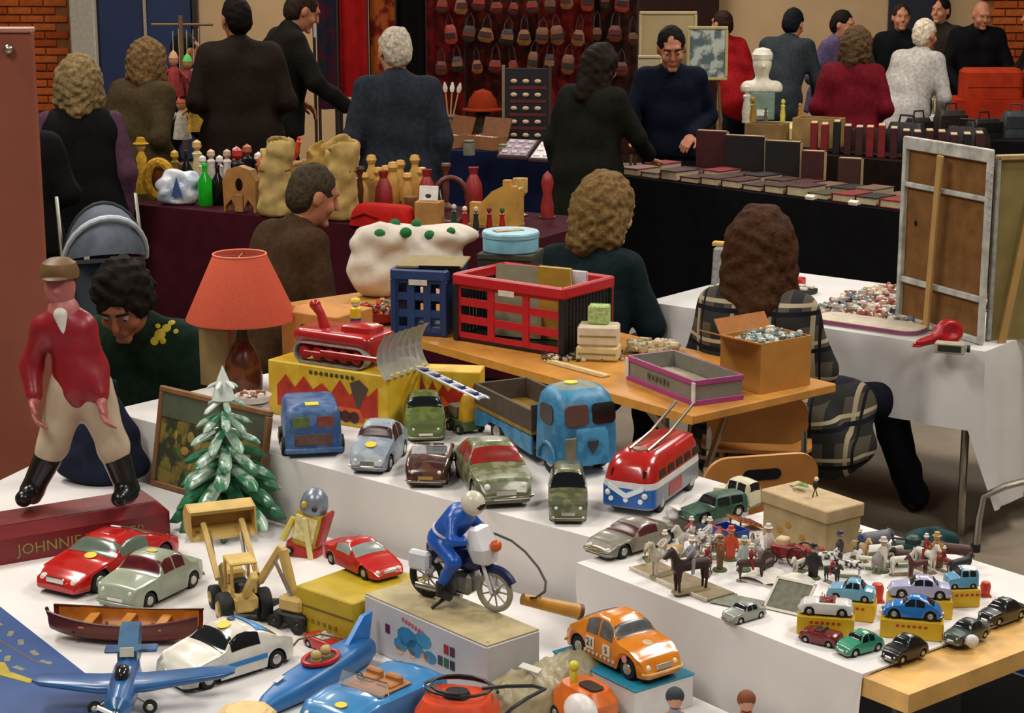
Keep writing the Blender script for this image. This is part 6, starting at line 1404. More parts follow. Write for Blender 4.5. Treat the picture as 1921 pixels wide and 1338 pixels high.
t = T('toy_tank', 'dark green toy tank at the far table edge', 'toy tank', G(1712, 1040, ZD + .0006), R_(170)); gm_ = m('#17332e', .5, .3, 60)
P(t, 'hull', stack([(.006, .10, .05, .01), (.022, .105, .05, .012), (.03, .085, .045, .01)]), gm_); P(t, 'turret', B().lathe([(.02, .03), (.019, .042), (.012, .048), (.0001, .049)], 12), gm_); P(t, 'gun', B().cyl((.015, 0, .038), (.07, 0, .04), .003, n=6), gm_)
for sy in (-1, 1): P(t, 'track', stack([(0, .10, .012, .005, 0, sy * .027), (.018, .108, .012, .005, 0, sy * .027)]), dk)
t = T('camouflage_net', 'heap of dark teal cloth beside the toy tank', 'cloth', G(1740, 1030, ZD + .0006) + Vector((.01, .03, 0))); sd = SD(); sd.ell((0, 0, .015), (.06, .035, .03)); sd.ell((.04, .01, .01), (.04, .03, .02), k=.02); obj('cloth_heap', sdmesh('cloth_heap', [sd.polys(.006, noise=.005, nf=60, zmin=.0005)], m('#1c3c3c', .8, .3, 30)), t); P(t, 'cord', B().tube([(-.05, -.03, .004), (0, -.045, .004), (.05, -.03, .004)], .002, 5), m('#3a4a3a', .7))
for i, (x, y, hx, lab) in enumerate(((1755, 1062, '#b08a4a', 'tan toy figure by the brown cow'), (1574, 1060, '#3a3440', 'dark toy soldier beside the cream box'), (1655, 1072, '#c8c0b0', 'pale toy shepherd among the animals'), (1370, 1050, '#c0442a', 'red toy soldier beside the blue tray'), (1440, 1046, '#cfc8bc', 'white toy clown before the cream box'), (1350, 1070, '#6a4a1c', 'brown toy cowboy behind the leaflets'), (1525, 1085, '#141214', 'black toy figure lying near the booklet'), (1395, 1070, '#a8b0a8', 'grey toy knight by the booklet'))):
    t = T('toy_figure', lab, 'toy figure', G(x, y, ZD + .0006), i); mm = m(hx, .5, .2); s_ = 1.15; t.scale = (1.35,) * 3
    P(t, 'base', B().lathe([(.012 * s_, 0), (.011 * s_, .003)], 10), m('#4a5a30', .7)); P(t, 'body', B().lathe([(.007, .003), (.008, .02 * s_), (.01, .034 * s_), (.004, .042 * s_)], 10, sx=1.2, sy=.7), mm); P(t, 'head', B().sph((0, 0, .047 * s_), .006, 8, 6), m('#c8a088', .5)); P(t, 'hat', B().lathe([(.009, 0), (.006, .002), (.005, .007), (.0001, .008)], 8, (0, 0, .050 * s_)), mm)
    for sg in (-1, 1): P(t, 'arm', B().cyl((sg * .009, 0, .036 * s_), (sg * .014, .004, .02 * s_), .003, n=6), mm)
# goods on the floor seen under the pine table
t = T('shade_sheet', 'black sheet standing in for the floor shade beyond the pine table', 'sheet', (1.35, 5.0, 0), R_(-51))
P(t, 'sheet', B().box((0, 0, .002), (1.5, .95, .003)), m('#070707', .95, .3, 10), False); P(t, 'shade_edge', B().box((0, -.47, .004), (1.5, .02, .003)), m('#0d0d0d', .95), False)  # black sheet and edge added to darken the floor like under-table shade
t = T('storage_crate', 'dark crate of loose toys on the black shade sheet', 'crate', (1.56, 5.02, 0.004), R_(-51)); open_box(t, .42, .30, .22, .012, m('#0e0e0e', .7), -.15)
bits('loose_toys', '', '', 26, lambda r: (r.uniform(-.17, .17), r.uniform(-.11, .11), .17 + r.uniform(0, .05)), .05, ['#8a8880', '#17407a', '#8a6426', '#20262a', '#1c2c30', '#141416'], parent=t, seed=44)
S1('blue_ball', B().sph((0, 0, .07), .07, 20, 14), m('#14305e', .3), 'blue rubber ball on the black shade sheet', 'ball', (1.28, 4.82, .004))
# more lead animals and figures packed among the others
rnd = random.Random(77)
sp = [(1318, 1022), (1344, 1030), (1372, 1028), (1398, 1036), (1420, 1056), (1408, 1090), (1438, 1076), (1500, 1074), (1516, 1060), (1550, 1086), (1612, 1050), (1640, 1062), (1664, 1060), (1700, 1062), (1735, 1070), (1770, 1072), (1800, 1078), (1218, 1052), (1262, 1046), (1326, 1078)]
kn = ['horse', 'cow', 'dog', 'cow', 'horse']; cn = [('#cfc8bc', 'white'), ('#3a2018', 'dark brown'), ('#8a8480', 'grey'), ('#c8a878', 'tan'), ('#141214', 'black'), ('#8a3a2a', 'rust red')]
nb = ['near the blue tray', 'by the army toys', 'behind the red soldier', 'beside the toy ramp', 'left of the red carriage', 'behind the open booklet', 'below the red carriage', 'right of the red carriage', 'before the cream box', 'behind the pale blue saloon', 'under the cream box corner', 'beside the elephant', 'behind the lavender saloon', 'before the toy tank', 'beside the tan figure', 'behind the white-roofed saloon', 'near the brown cow', 'on the cloth by the roadster', 'behind the roadster', 'behind the dark rider']
busy = [o for o in scene.objects if o.parent is None and abs(o.location.z - ZD) < .02 and o.type == 'EMPTY']
for i, (px, py) in enumerate(sp):
    q = G(px, py, ZD)
    if any((o.location.xy - q.xy).length < .032 for o in busy): px += 10; py += 8
    k = kn[i % 5]; hx, cw = cn[(i * 5 + i // 6) % 6]
    animal('%s toy %s standing %s' % (cw, {'dog': 'goat'}.get(k, k), nb[i]), px, py, .036 + .008 * (i % 3), hx, None, rnd.uniform(0, 6.28), k, rider=(None if k != 'horse' else rnd.choice(['#8a1c1c', '#24407a', '#c8c4b8'])))
# ============================================================ stalls further back
ZA = .8015
def lath(name, label, cat, loc, parts, rz=0, group=None):
    t = T(name, label, cat, loc, rz, group)
    for nm, prof, mat in parts: P(t, nm, B().lathe(prof, 16), mat)
    return t
def bottle(label, px, py, h, r, hx, capx='#1a1a1a', z=ZA):
    return lath('bottle', label, 'bottle', G(px, py, z), (('glass', [(r * .9, 0), (r, .01), (r, h * .6), (r * .35, h * .78), (r * .33, h * .94)], m(hx, .12, .1)), ('cap', [(r * .4, h * .93), (r * .4, h), (.0001, h)], m(capx, .4))))
bottle('bright green plastic bottle on the burgundy stall', 386, 386, .235, .04, '#129a1c', '#2ad02a')
bottle('dark wine bottle beside the silver bag', 352, 372, .27, .038, '#0a140e')
bottle('black bottle right of the green bottle', 410, 384, .22, .035, '#0a0a0c')
bottle('dark brown bottle near the bread sacks', 716, 384, .20, .03, '#140d0a')
# straw wreath and doll
t = T('straw_wreath', 'yellow straw wreath with brown centre at the stall end', 'wreath', G(300, 372, ZA)); 
P(t, 'ring', B().tube([(.07 * math.cos(a), 0, .105 + .10 * math.sin(a)) for a in [k * PI / 12 for k in range(24)]], .028, 8, closed=True), m('#b88a2c', .8, .4, 60, bump=.5)); P(t, 'centre', B().sph((0, .01, .11), (.05, .02, .06), 12, 8), m('#5a2a12', .8)); P(t, 'easel', B().cyl((0, .02, .1), (0, .09, 0), .006), m('#6a4a1c', .7)); P(t, 'foot', B().box((0, 0, .006), (.09, .04, .012), b=.003), m('#6a4a1c', .7))
t = lath('straw_doll', 'yellow straw doll behind the wreath', 'doll', G(268, 362, ZA), (('skirt', [(.055, 0), (.05, .05), (.025, .16)], m('#b8902c', .8, .4, 60)), ('torso', [(.025, .16), (.032, .2), (.014, .24)], m('#c89a34', .8, .3)), ('head', [(.012, .24), (.026, .262), (.024, .285), (.0001, .30)], m('#c8a050', .7)), ('hat', [(.048, .285), (.03, .295), (.022, .32), (.0001, .325)], m('#a8801c', .8))))
# silver bag
t = T('plastic_bag', 'crumpled silver and white plastic bag on the burgundy stall', 'bag', G(335, 384, ZA)); sd = SD(); sd.ell((0, .02, .07), (.12, .06, .09)); sd.ell((-.03, .02, .12), (.08, .05, .08), k=.03); sd.ell((.07, .02, .13), (.06, .04, .06), k=.03)
obj('bag_body', sdmesh('bag_body', [sd.polys(.012, noise=.012, nf=34, zmin=.001)], m('#a8b4c4', .3, .2, 12, h2='#d8dce0')), t); P(t, 'blue_print', B().prism([(-.03, .03), (.03, .03), (.0, .14)], 0, .003), m('#2a4472', .4), loc=(.0, -.05, .02), rot=(PI / 2 - .1, 0, 0))
# wooden arch
t = T('wooden_cradle', 'light wood carved arch with keyhole opening', 'wooden ornament', G(455, 397, ZA), R_(-20)); wd_ = m('#a07038', .6, .2, 14)
P(t, 'arch', B().prism([(-.085, 0), (-.085, .03), (-.05, .07), (-.03, .03), (.03, .03), (.05, .07), (.085, .03), (.085, 0), (.095, .0), (.10, .17), (.07, .23), (0, .25), (-.07, .23), (-.10, .17), (-.095, 0)], -.03, .03, Matrix.Rotation(PI / 2, 4, 'X')), wd_, False); P(t, 'keyhole', B().sph((0, -.031, .15), (.022, .004, .035), 10, 8), m('#140a06', .8)); P(t, 'foot_piece', B().box((0, -.035, .05), (.05, .02, .10), b=.006), wd_)
# sacks
def sack(label, px, py, w_, h, hx, seed):
    t = T('linen_sack', label, 'sack', G(px, py, ZA), R_(seed * 20)); sd = SD()
    sd.cap((0, 0, .05), (0, 0, h * .7), w_ * .5, w_ * .42, k=.04); sd.cap((0, 0, h * .7), (w_ * .1, 0, h), w_ * .36, w_ * .5, k=.04); sd.ell((0, 0, h + .04), (w_ * .42, w_ * .3, .06), k=.02, neg=True)
    obj('sack_body', sdmesh('sack_body', [sd.polys(.013, noise=.008, nf=26 + seed, zmin=.001)], m(hx, .85, .2, 20, bump=.2)), t); P(t, 'tie', B().tube([(w_ * .44 * math.cos(a), w_ * .44 * math.sin(a), h * .72) for a in [k * PI / 6 for k in range(12)]], .006, 6, closed=True), m('#7a5a24', .8)); return t
sack('tall beige linen sack left of the bowed man', 518, 404, .19, .34, '#a8905a', 1)
sack('beige linen sack right of the bowed man', 640, 412, .19, .36, '#a88c54', 2)
sack('smaller ochre sack behind the bowed man', 598, 388, .15, .30, '#9a7a3c', 3)
# white china figures and small wooden goods on the stall, each its own
rnd = random.Random(12)
def figure(label, px, py, h, hx, hx2, name='china_figure', cat='figurine', group=None):
    return lath(name, label, cat, G(px, py, ZA), (('base', [(h * .12, 0), (h * .115, h * .06)], m(hx2, .5)), ('body', [(h * .11, h * .06), (h * .125, h * .3), (h * .08, h * .6), (h * .11, h * .7), (h * .05, h * .76)], m(hx, .4, .2, 40)), ('head', [(h * .04, h * .76), (h * .1, h * .84), (h * .09, h * .94), (.0001, h)], m(hx2, .5))), rnd.uniform(0, 6), group)
for i, (px, py, h, a, b_) in enumerate(((382, 362, .22, '#c8c4bc', '#d8cfc8'), (398, 356, .24, '#d0c8c4', '#c8a88a'), (414, 362, .22, '#bdb4b4', '#d8d0c8'), (428, 356, .24, '#d8d4cc', '#b89a80'), (372, 350, .28, '#c8b888', '#c8a060'))):
    figure('white china figure in the cluster behind the green bottle', px, py, h, a, b_, group='white china figures')
for i, (px, py, h, a, b_, lab) in enumerate(((446, 358, .26, '#8a1c18', '#c8c0b4', 'red and white wooden figure behind the arch'), (466, 360, .28, '#141218', '#a0522d', 'black wooden soldier with brown head'), (487, 366, .25, '#20242a', '#d8d4c4', 'dark figure with white cap near the sack'), (318, 372, .2, '#c87a24', '#a85a1c', 'orange wooden hen by the wreath'), (330, 358, .24, '#6a5a1c', '#b8902c', 'olive wooden figure behind the silver bag'), (506, 364, .27, '#3a1c2a', '#b84a3c', 'plum wooden figure with red head'), (448, 376, .3, '#1c2418', '#a8241c', 'tall dark figure with red flower'))):
    figure(lab, px, py, h, a, b_, 'wooden_figure')
# wooden boxes, rooster, bowls
t = T('wooden_box', 'plain light wooden box near the leather jacket', 'box', G(542, 368, ZA), R_(-25)); P(t, 'carcass', B().box((0, 0, .09), (.13, .12, .18), b=.004), m('#a8804a', .6, .2, 14), False); P(t, 'lid', B().box((0, 0, .19), (.14, .13, .018), b=.003), m('#b8905a', .6), False)
t = T('toy_rooster', 'orange red wooden rooster on the light box', 'ornament', G(542, 368, ZA) + Vector((.02, 0, .20)), R_(-25)); sd = SD(); sd.ell((0, 0, .05), (.05, .025, .04)); sd.cap((.03, 0, .07), (.05, 0, .11), .018, .016); sd.cap((-.04, 0, .06), (-.07, 0, .11), .02, .012); sd.cap((0, 0, .03), (0, 0, 0), .012); obj('body', sdmesh('body', [sd.polys(.006, zmin=.0)], m('#b83a14', .5)), t); P(t, 'comb', B().sph((.052, 0, .13), (.014, .005, .012), 8, 6), m('#c81c14', .5)); P(t, 'beak', B().cyl((.062, 0, .112), (.08, 0, .108), .006, .001), m('#c8a03a', .5))
for i, (px, py, r, h, hx, lab) in enumerate(((664, 384, .06, .07, '#8a6a44', 'shallow brown bowl beside the wooden bowl'), (586, 374, .05, .10, '#7a5430', 'turned wooden pot by the light box'), (700, 392, .04, .16, '#b08a50', 'pale wooden tankard near the sack'))):
    lath('wooden_bowl', lab, 'bowl', G(px, py, ZA), (('bowl', [(r * .5, 0), (r * .6, .01), (r, h), (r * .95, h), (r * .5, h * .25), (.0001, h * .2)], m(hx, .5, .2, 20)), ('foot', [(r * .52, 0), (r * .5, .012)], m('#4a3018', .6))))
t = T('white_platter', 'long white china platter resting on wooden dishes', 'platter', G(650, 376, ZA) + Vector((0, 0, .12)), R_(-10)); P(t, 'plate', stack([(.0, .2, .08, .04), (.012, .27, .11, .055), (.016, .26, .10, .05)]), m('#cfc8b8', .3)); P(t, 'stand', B().cyl((0, 0, -.12), (0, 0, 0), .03, .04), m('#7a5a34', .6))
# turned wooden skittles
for k in range(9):
    px, py = 684 + (k % 5) * 27 + (k // 5) * 14, 392 - (k // 5) * 16; h = .20 + .03 * ((k * 7) % 3)
    lath('wooden_skittle', 'turned yellow wooden skittle standing in the group by the red cloth', 'skittle', G(px, py, ZA), (('body', [(.03, 0), (.036, .03), (.034, h * .6), (.02, h * .72), (.018, h * .78)], m('#b8883a', .5, .15, 20)), ('head', [(.018, h * .78), (.03, h * .88), (.022, h * .98), (.0001, h)], m('#c8984a', .5, .15, 20))), 0, 'turned wooden skittles')
t = T('red_cloth', 'bright red cloth draped over a box in front of the skittles', 'cloth', G(722, 424, ZA), R_(-28)); P(t, 'cloth', stack([(0, .36, .14, .02), (.07, .34, .13, .03), (.105, .29, .11, .03), (.112, .25, .08, .03)]), m('#a81a14', .8, .15, 12), ang=.9); P(t, 'fold', B().tube([(-.16, -.068, .04), (-.08, -.07, .07), (.0, -.068, .05)], .008, 6), m('#8f1410', .8))
t = T('wooden_block', 'square wooden block with white card beside the red cloth', 'wooden block', G(806, 428, ZA), R_(-15)); P(t, 'block', B().box((0, 0, .07), (.13, .10, .14), b=.004), m('#a8783c', .6, .2, 14), False); P(t, 'card', B().box((0, -.01, .18), (.10, .01, .075), (-.2, 0, 0), b=.002), m('#d8d4cc', .7), False); P(t, 'card_motif', B().sph((0, -.017, .165), (.018, .004, .014), 8, 6), m('#3a2a20', .6))
t = T('wooden_hoop', 'dark red wooden hoop standing behind the wooden block', 'hoop', G(846, 420, ZA)); P(t, 'hoop', B().tube([(.0 + .09 * math.cos(a), 0, .12 + .12 * math.sin(a)) for a in [k * PI / 12 for k in range(24)]], .014, 8, closed=True), m('#5a1c14', .5)); P(t, 'foot', B().box((0, 0, .008), (.10, .05, .016), b=.003), m('#4a1812', .5))
t = T('toy_castle', 'yellow pine toy castle corner on the stall end', 'toy castle', G(925, 428, ZA), R_(-20)); pn = m('#b88a3c', .6, .2, 12)
P(t, 'wall', B().prism([(-.12, 0), (.13, 0), (.13, .22), (.10, .22), (.10, .25), (.06, .25), (.06, .22), (0, .19), (-.06, .13), (-.12, .13)], -.02, .02, Matrix.Rotation(PI / 2, 4, 'X')), pn, False); P(t, 'side_wall', B().box((.11, .06, .1), (.03, .12, .2), b=.003), pn, False); P(t, 'base', B().box((0, .04, .01), (.27, .14, .02), b=.002), m('#9a7030', .6), False)
for i, (px, py, hx, h2, lab) in enumerate(((852, 436, '#1c4a34', '#b8b0a8', 'small green doll with grey cap before the pine castle'), (872, 440, '#a81c20', '#d8c8b0', 'small red doll before the pine castle'), (893, 441, '#20302c', '#c8a888', 'small dark green doll at the stall edge'), (918, 442, '#8a1818', '#6a1c1c', 'small dark red doll at the stall edge'), (942, 442, '#a82018', '#2a5a34', 'small scarlet doll with green hat'))):
    figure(lab, px, py - 6, .13, hx, h2, 'small_doll', 'doll')
# puppets on a stand behind the stall
ps = GY(345, 200, 12.9); t = T('puppet_stand', 'tall wooden stand for puppets behind the burgundy stall', 'stand', (ps.x, 12.9, 0)); P(t, 'pole', B().cyl((0, 0, 0), (0, 0, 1.72), .015), m('#6a4a28', .6)); P(t, 'crossbar', B().cyl((-.2, 0, 1.66), (.22, 0, 1.66), .01), m('#6a4a28', .6)); P(t, 'foot', B().box((0, 0, .015), (.4, .3, .03), b=.004), m('#4a3018', .6))
for i, (px, py, hx, h2, lab) in enumerate(((326, 122, '#8a1c1c', '#b88a60', 'clown puppet in red hanging from the stand'), (352, 128, '#7a1420', '#4ab84a', 'puppet with green hair hanging from the stand'), (366, 190, '#b8902c', '#b87a50', 'yellow clad puppet hanging low on the stand'), (340, 205, '#a8a090', '#b84a30', 'cream puppet with red collar hanging low'), (374, 120, '#8a8078', '#a86a40', 'grey clad puppet hanging from the stand'))):
    q = GY(px, py, 12.42 + .1 * i); t = T('puppet', lab, 'puppet', q); P(t, 'costume', B().lathe([(.065, -.2), (.05, -.1), (.035, -.03), (.012, 0)], 12), m(hx, .7, .3, 40)); P(t, 'head', B().sph((0, 0, .03), (.032, .032, .038)), m('#b87a58', .6)); P(t, 'cap', B().lathe([(.034, .045), (.02, .08), (.0001, .1)], 10), m(h2, .6)); P(t, 'string', B().cyl((0, 0, .09), (0, .01, 1.64 - q.z), .002, n=5), m('#c8c0b0', .7))
    for sg in (-1, 1): P(t, 'arm', B().cyl((sg * .03, 0, -.03), (sg * .09, -.02, -.09), .014, .01, n=8), m(hx, .7, .3, 40))
# pushchair behind the child
pc_ = GY(205, 470, 8.7); t = T('pushchair', 'folded pushchair with grey-blue hood and white trim', 'pushchair', (pc_.x, 8.7, 0), R_(200))
hood = P(t, 'hood', B().grid(lambda u, v: Vector((.19 * math.cos(PI * v), -.16 + .30 * math.sin(PI * v) * math.cos(u * 1.5) * .9, .74 + .27 * math.sin(PI * v) * math.sin(.25 + u * 1.3))), 10, 14), m('#4c5560', .7, .25, 14))
P(hood, 'trim', B().tube([(.195 * math.cos(PI * k / 14), -.16 + .30 * math.sin(PI * k / 14) * .72, .74 + .275 * math.sin(PI * k / 14) * math.sin(.25 + .75)) for k in range(15)], .014, 8), m('#b8c4cc', .6)); P(hood, 'edge', B().tube([(.19 * math.cos(PI * k / 14), -.16 + .02 * math.sin(PI * k / 14), .74 + .275 * math.sin(PI * k / 14)) for k in range(15)], .01, 8), m('#14181c', .6))
P(t, 'seat', stack([(.42, .30, .28, .06), (.50, .34, .30, .06), (.74, .36, .12, .05, 0, -.12)]), m('#23282e', .8)); 
for sx in (-1, 1):
    P(t, 'handle', B().tube([(sx * .19, -.14, .3), (sx * .19, -.22, .7), (sx * .19, -.38, 1.02)], .011, 8), steel); P(t, 'frame_leg', B().tube([(sx * .19, -.18, .55), (sx * .2, .25, .1)], .011, 8), dk)
    for y in (-.22, .25): wheel(t, (sx * .2, y, .085), .085, .035)
    P(t, 'rear_leg', B().tube([(sx * .19, .0, .38), (sx * .2, -.22, .085)], .011, 8), dk)
# cartons on the floor under the burgundy stall
for i, (px, py, w_, h, hx, lab) in enumerate(((345, 548, .34, .30, '#5a3c22', 'brown carton on the floor behind the child'), (470, 536, .3, .22, '#7a5a34', 'tan carton on the floor before the burgundy cloth'))):
    q = G(px, py, 0); t = T('floor_carton', lab, 'box', (q.x, min(q.y, 9.2), 0), R_(-30)); P(t, 'carton', B().box((0, 0, h / 2), (w_, .26, h), b=.003), m(hx, .75, .15, 12), False); P(t, 'tape', B().box((0, 0, h + .001), (w_, .05, .002)), m('#8a6a3a', .5), False)
# ---- navy stall
for i, (px, py, lab) in enumerate(((846, 276, 'tilted open wooden case with silver pieces on the navy stall'), (914, 280, 'second tilted wooden case beside the silver pieces'))):
    t = T('wooden_case', lab, 'case', G(px, py, ZA) + Vector((0, .04, 0)), R_(-50 + 10 * i), rx=.0); open_box(t, .24, .16, .09, .01, m('#8a5a34', .6, .2, 14), -.08); P(t, 'lid', B().box((0, .10, .13), (.24, .01, .16), (-.35, 0, 0)), m('#7a4c2c', .6), False)
    for k in range(5): P(t, 'silver_cup', B().lathe([(.018, .012), (.03, .05), (.032, .085), (.028, .085), (.0001, .03)], 12, (-.085 + k * .042, -.01 * (k % 2), .0)), m('#c8c4b8', .25, met=.5))
for i, (px, py, r, h, hx, lab) in enumerate(((880, 291, .04, .10, '#6a6a58', 'grey tin on the navy stall front'), (946, 293, .04, .08, '#7a7250', 'wide khaki tin on the navy stall front'), (872, 262, .04, .16, '#4a4430', 'olive crock behind the wooden cases'), (843, 268, .06, .20, '#6a5a3c', 'brown crock holding brushes'))):
    lath('tin', lab, 'tin', G(px, py, ZA), (('body', [(r, 0), (r, h * .9), (r * .9, h)], m(hx, .5, .2)), ('rim', [(r * 1.04, h * .88), (r * 1.04, h * .95), (r * .9, h * .97)], m('#3a3428', .5))))
q = G(843, 268, ZA); 
for i in range(4):
    t = T('paint_brush', 'long handled brush standing in the brown crock', 'brush', q + Vector((-.03 + i * .02, 0, .202)), 0, 'brushes in the crock', ry=-.25 + i * .16); P(t, 'handle', B().cyl((0, 0, 0), (0, 0, .16), .006), m('#a87a50', .5)); P(t, 'bristles', B().lathe([(.012, .16), (.018, .19), (.006, .23)], 8), m('#c8bca8' if i % 2 else '#d8d4cc', .8))
t = T('red_hat', 'rust orange felt hat on the navy stall', 'hat', G(905, 262, ZA) + Vector((0, .1, 0))); P(t, 'crown', B().lathe([(.11, .22), (.10, .28), (.06, .34), (.0001, .36)], 18), m('#8a2c10', .85)); P(t, 'brim', B().lathe([(.10, .2), (.15, .205), (.15, .215), (.10, .225)], 20), m('#8a2c10', .85)); P(t, 'block', B().cyl((0, 0, 0), (0, 0, .21), .06), m('#3a2418', .7))
t = T('button_rack', 'tall dark rack with rows of cream buttons', 'display rack', G(988, 272, ZA), R_(-8)); P(t, 'board', B().box((0, 0, .27), (.32, .02, .54), b=.004), m('#0d0a0c', .7), False); P(t, 'post', B().box((-.165, 0, .28), (.02, .03, .56), b=.003), m('#7a6a50', .6), False); P(t, 'post', B().box((.165, 0, .28), (.02, .03, .56), b=.003), m('#3a2018', .6), False)
for r_ in range(5):
    for c in range(3):
        o = P(t, 'button', B().sph((-.09 + c * .085, -.016, .07 + r_ * .095), (.024, .010, .016), 10, 6), m('#c8a888', .5)); 
    P(t, 'red_strip', B().box((.01, -.0115, .025 + r_ * .095), (.26, .003, .022)), m('#5a1018', .7), False)
for i, (px, py, hx, lab) in enumerate(((972, 296, '#8a7a80', 'sloping tray of small lilac pieces before the button rack'), (1032, 302, '#cfc4c4', 'sloping white tray next to the lilac tray'))):
    t = T('sloping_tray', lab, 'tray', G(px, py, ZA) + Vector((0, .03, .0)), R_(-25), rx=0); P(t, 'tray', B().prism([(-.1, 0), (.1, 0), (.1, .11), (-.1, .015)], -.11, .11, Matrix.Rotation(PI / 2, 4, 'X') @ Matrix.Identity(4)), m('#3a1c1c', .7), False, rot=(0, 0, PI / 2))
    P(t, 'card', B().box((0, .0, .065), (.2, .2, .006), (.44, 0, 0)), m(hx, .7, .4, 60), False)
    for k in range(9): P(t, 'piece', B().box((-.07 + (k % 3) * .07, -.06 + (k // 3) * .06, .07 + (-.06 + (k // 3) * .06) * .47), (.04, .03, .01), (.44, 0, .2), b=.002), m('#d8d0d0' if i else '#a89aa4', .6), False)
# hanging textiles
def pattern(seed, a, b_):
    mt = m(a, .9, .3, 5 + seed, h2=b_); return mt
def hang(label, px0, px1, py0, py1, Y, mat, seed, name='hanging_textile', ztop=2.25):
    a, c = GY(px0, py0, Y), GY(px1, py1, Y); w_ = c.x - a.x; zb = c.z
    t = T(name, label, 'textile', (a.x + w_ / 2, Y, 0))
    n = max(10, int(w_ / .02)); P(t, 'cloth', B().grid(lambda u, v: Vector(((u - .5) * w_, .018 * math.sin(u * w_ * 40 + seed) * (1 - .5 * v) + .01 * math.sin(u * w_ * 95), zb + (ztop - zb) * v)), n, 6), mat, ang=2)
    P(t, 'top_rail', B().cyl((-w_ / 2, 0, ztop), (w_ / 2, 0, ztop), .012, n=8), m('#3a2a1c', .6))
    for sx in (-1, 1): P(t, 'rail_post', B().cyl((sx * w_ / 2, .03, 0), (sx * w_ / 2, .03, ztop), .012, n=8), m('#2a1c14', .6))
hang('bright red velvet curtain hanging behind the white-haired man', 636, 690, 20, 182, 14.2, m('#8c0c0c', .8, .2, 8), 1)
hang('ochre and red striped cloth beside the red curtain', 694, 742, 20, 160, 14.25, pattern(2, '#8a4418', '#5a1010'), 2)
hang('dark teal and plum scarves hanging left of the red curtain', 596, 634, 60, 205, 14.15, pattern(3, '#1c1c2a', '#3a1420'), 3)
hang('white shirt hanging beside the scarves', 586, 628, -40, 70, 14.4, m('#b8c0d0', .7, .1, 6), 4)
hang('black wool blanket hung beside the deep red rug', 744, 798, -20, 240, 14.4, m('#120c0c', .9, .3, 8), 9)
hang('deep red rug hung behind the navy stall', 800, 872, -20, 250, 14.3, pattern(4, '#5c0c0c', '#3a0a08'), 5)
hang('dark brown red carpet with mottled pattern', 874, 1010, -20, 262, 14.35, pattern(6, '#2c0e0a', '#4a140c'), 6)
hang('crimson patterned carpet hung behind the button rack', 1012, 1110, -20, 280, 14.3, pattern(7, '#4c0c0c', '#6a1a10'), 7)
hang('dark rust runner hung beside the olive coat', 1112, 1192, -20, 290, 14.35, pattern(9, '#34140c', '#1c0c0a'), 8)
# leather goods hanging before the rugs
rnd = random.Random(33)
lc = ['#3a1a10', '#5a2412', '#1c1210', '#6a3a1c', '#4a1410', '#7a4a24', '#24180f', '#8a2a14']
meshes = []
for k, hx in enumerate(lc):
    a = B(); a.loft([rr(.05 + .01 * (k % 3), .025, .01, 3, 0, 0, 0), rr(.085 + .012 * (k % 3), .04, .015, 3, 0, 0, .03), rr(.08, .035, .015, 3, 0, 0, .10 + .02 * (k % 4)), rr(.05, .02, .008, 3, 0, 0, .13 + .02 * (k % 4))])
    s_ = B(); s_.tube([(-.03, 0, .11), (-.02, 0, .24), (0, 0, .30), (.02, 0, .24), (.03, 0, .11)], .006, 5)
    fl_ = B(); fl_.box((0, -.024, .085), (.075, .006, .05), b=.002)
    meshes.append((a.mesh('pouch', m(hx, .5, .3, 30)), s_.mesh('strap', m('#24140c', .6)), fl_.mesh('flap', m(lc[(k + 3) % 8], .5))))
for i in range(33):
    r_, c = i // 11, i % 11; px = 828 + c * 34 + (17 if r_ % 2 else 0) + rnd.uniform(-3, 3); py = 22 + r_ * 58 + rnd.uniform(-6, 6); q = GY(px, py, 14.225); k = rnd.randrange(8)
    t = T('leather_pouch', 'leather pouch hanging by its strap before the red rugs', 'pouch', q, rnd.uniform(-.25, .25), 'leather pouches before the rugs'); t.rotation_euler.y = rnd.uniform(-.12, .12); t.scale = (rnd.uniform(.8, 1.25), 1, rnd.uniform(.65, .8))
    obj('pouch', meshes[k][0], t); obj('strap', meshes[k][1], t); obj('flap', meshes[k][2], t)
# ---- books
def on_t(P_, ang_, u, v, z=ZA): e = Vector((math.cos(ang_), math.sin(ang_))); n = Vector((-e.y, e.x)); p = P_[0] + e * u + n * v; return Vector((p.x, p.y, z))
bk_hex = {'maroon': '#3c0d10', 'brown': '#3a1c10', 'black': '#100c0c', 'red': '#7a1418', 'tan': '#6a4a38', 'green': '#3a3820', 'pink': '#7a4a44'}
bk_mesh = {}
def book(kind, loc, rz, w_, d, h, label, group, rx=0):
    key = (kind, w_, d, h)
    if key not in bk_mesh:
        c = B(); c.box((0, 0, .003), (w_, d, .005)); c.box((0, 0, h - .003), (w_, d, .005)); pg = B(); pg.box((.003, 0, h / 2), (w_ - .012, d - .010, h - .010)); sp = B(); sp.box((-w_ / 2 + .003, 0, h / 2), (.006, d, h), b=.002)
        gl = B()
        for y in (-.3, -.1, .2): gl.box((-w_ / 2 - .0005, y * d, h / 2), (.001, .004, h * .9))
        hx = bk_hex[kind]; bk_mesh[key] = (c.mesh('cover', m(hx, .5, .25, 25), False), pg.mesh('page_block', m('#b8a888', .8), False), sp.mesh('spine', m(hx, .45, .25, 25), False), gl.mesh('gilt_band', m('#a8843a', .4), False))
    t = T('book', label, 'book', loc, rz, group, rx=rx)
    for nm, me in zip(('cover', 'page_block', 'spine', 'gilt_band'), bk_mesh[key]): obj(nm, me, t)
    return t
AK_ = R_(-46.9); rnd = random.Random(8)
kinds = ['maroon', 'brown', 'black', 'maroon', 'brown', 'maroon', 'black', 'brown', 'tan', 'red', 'green']
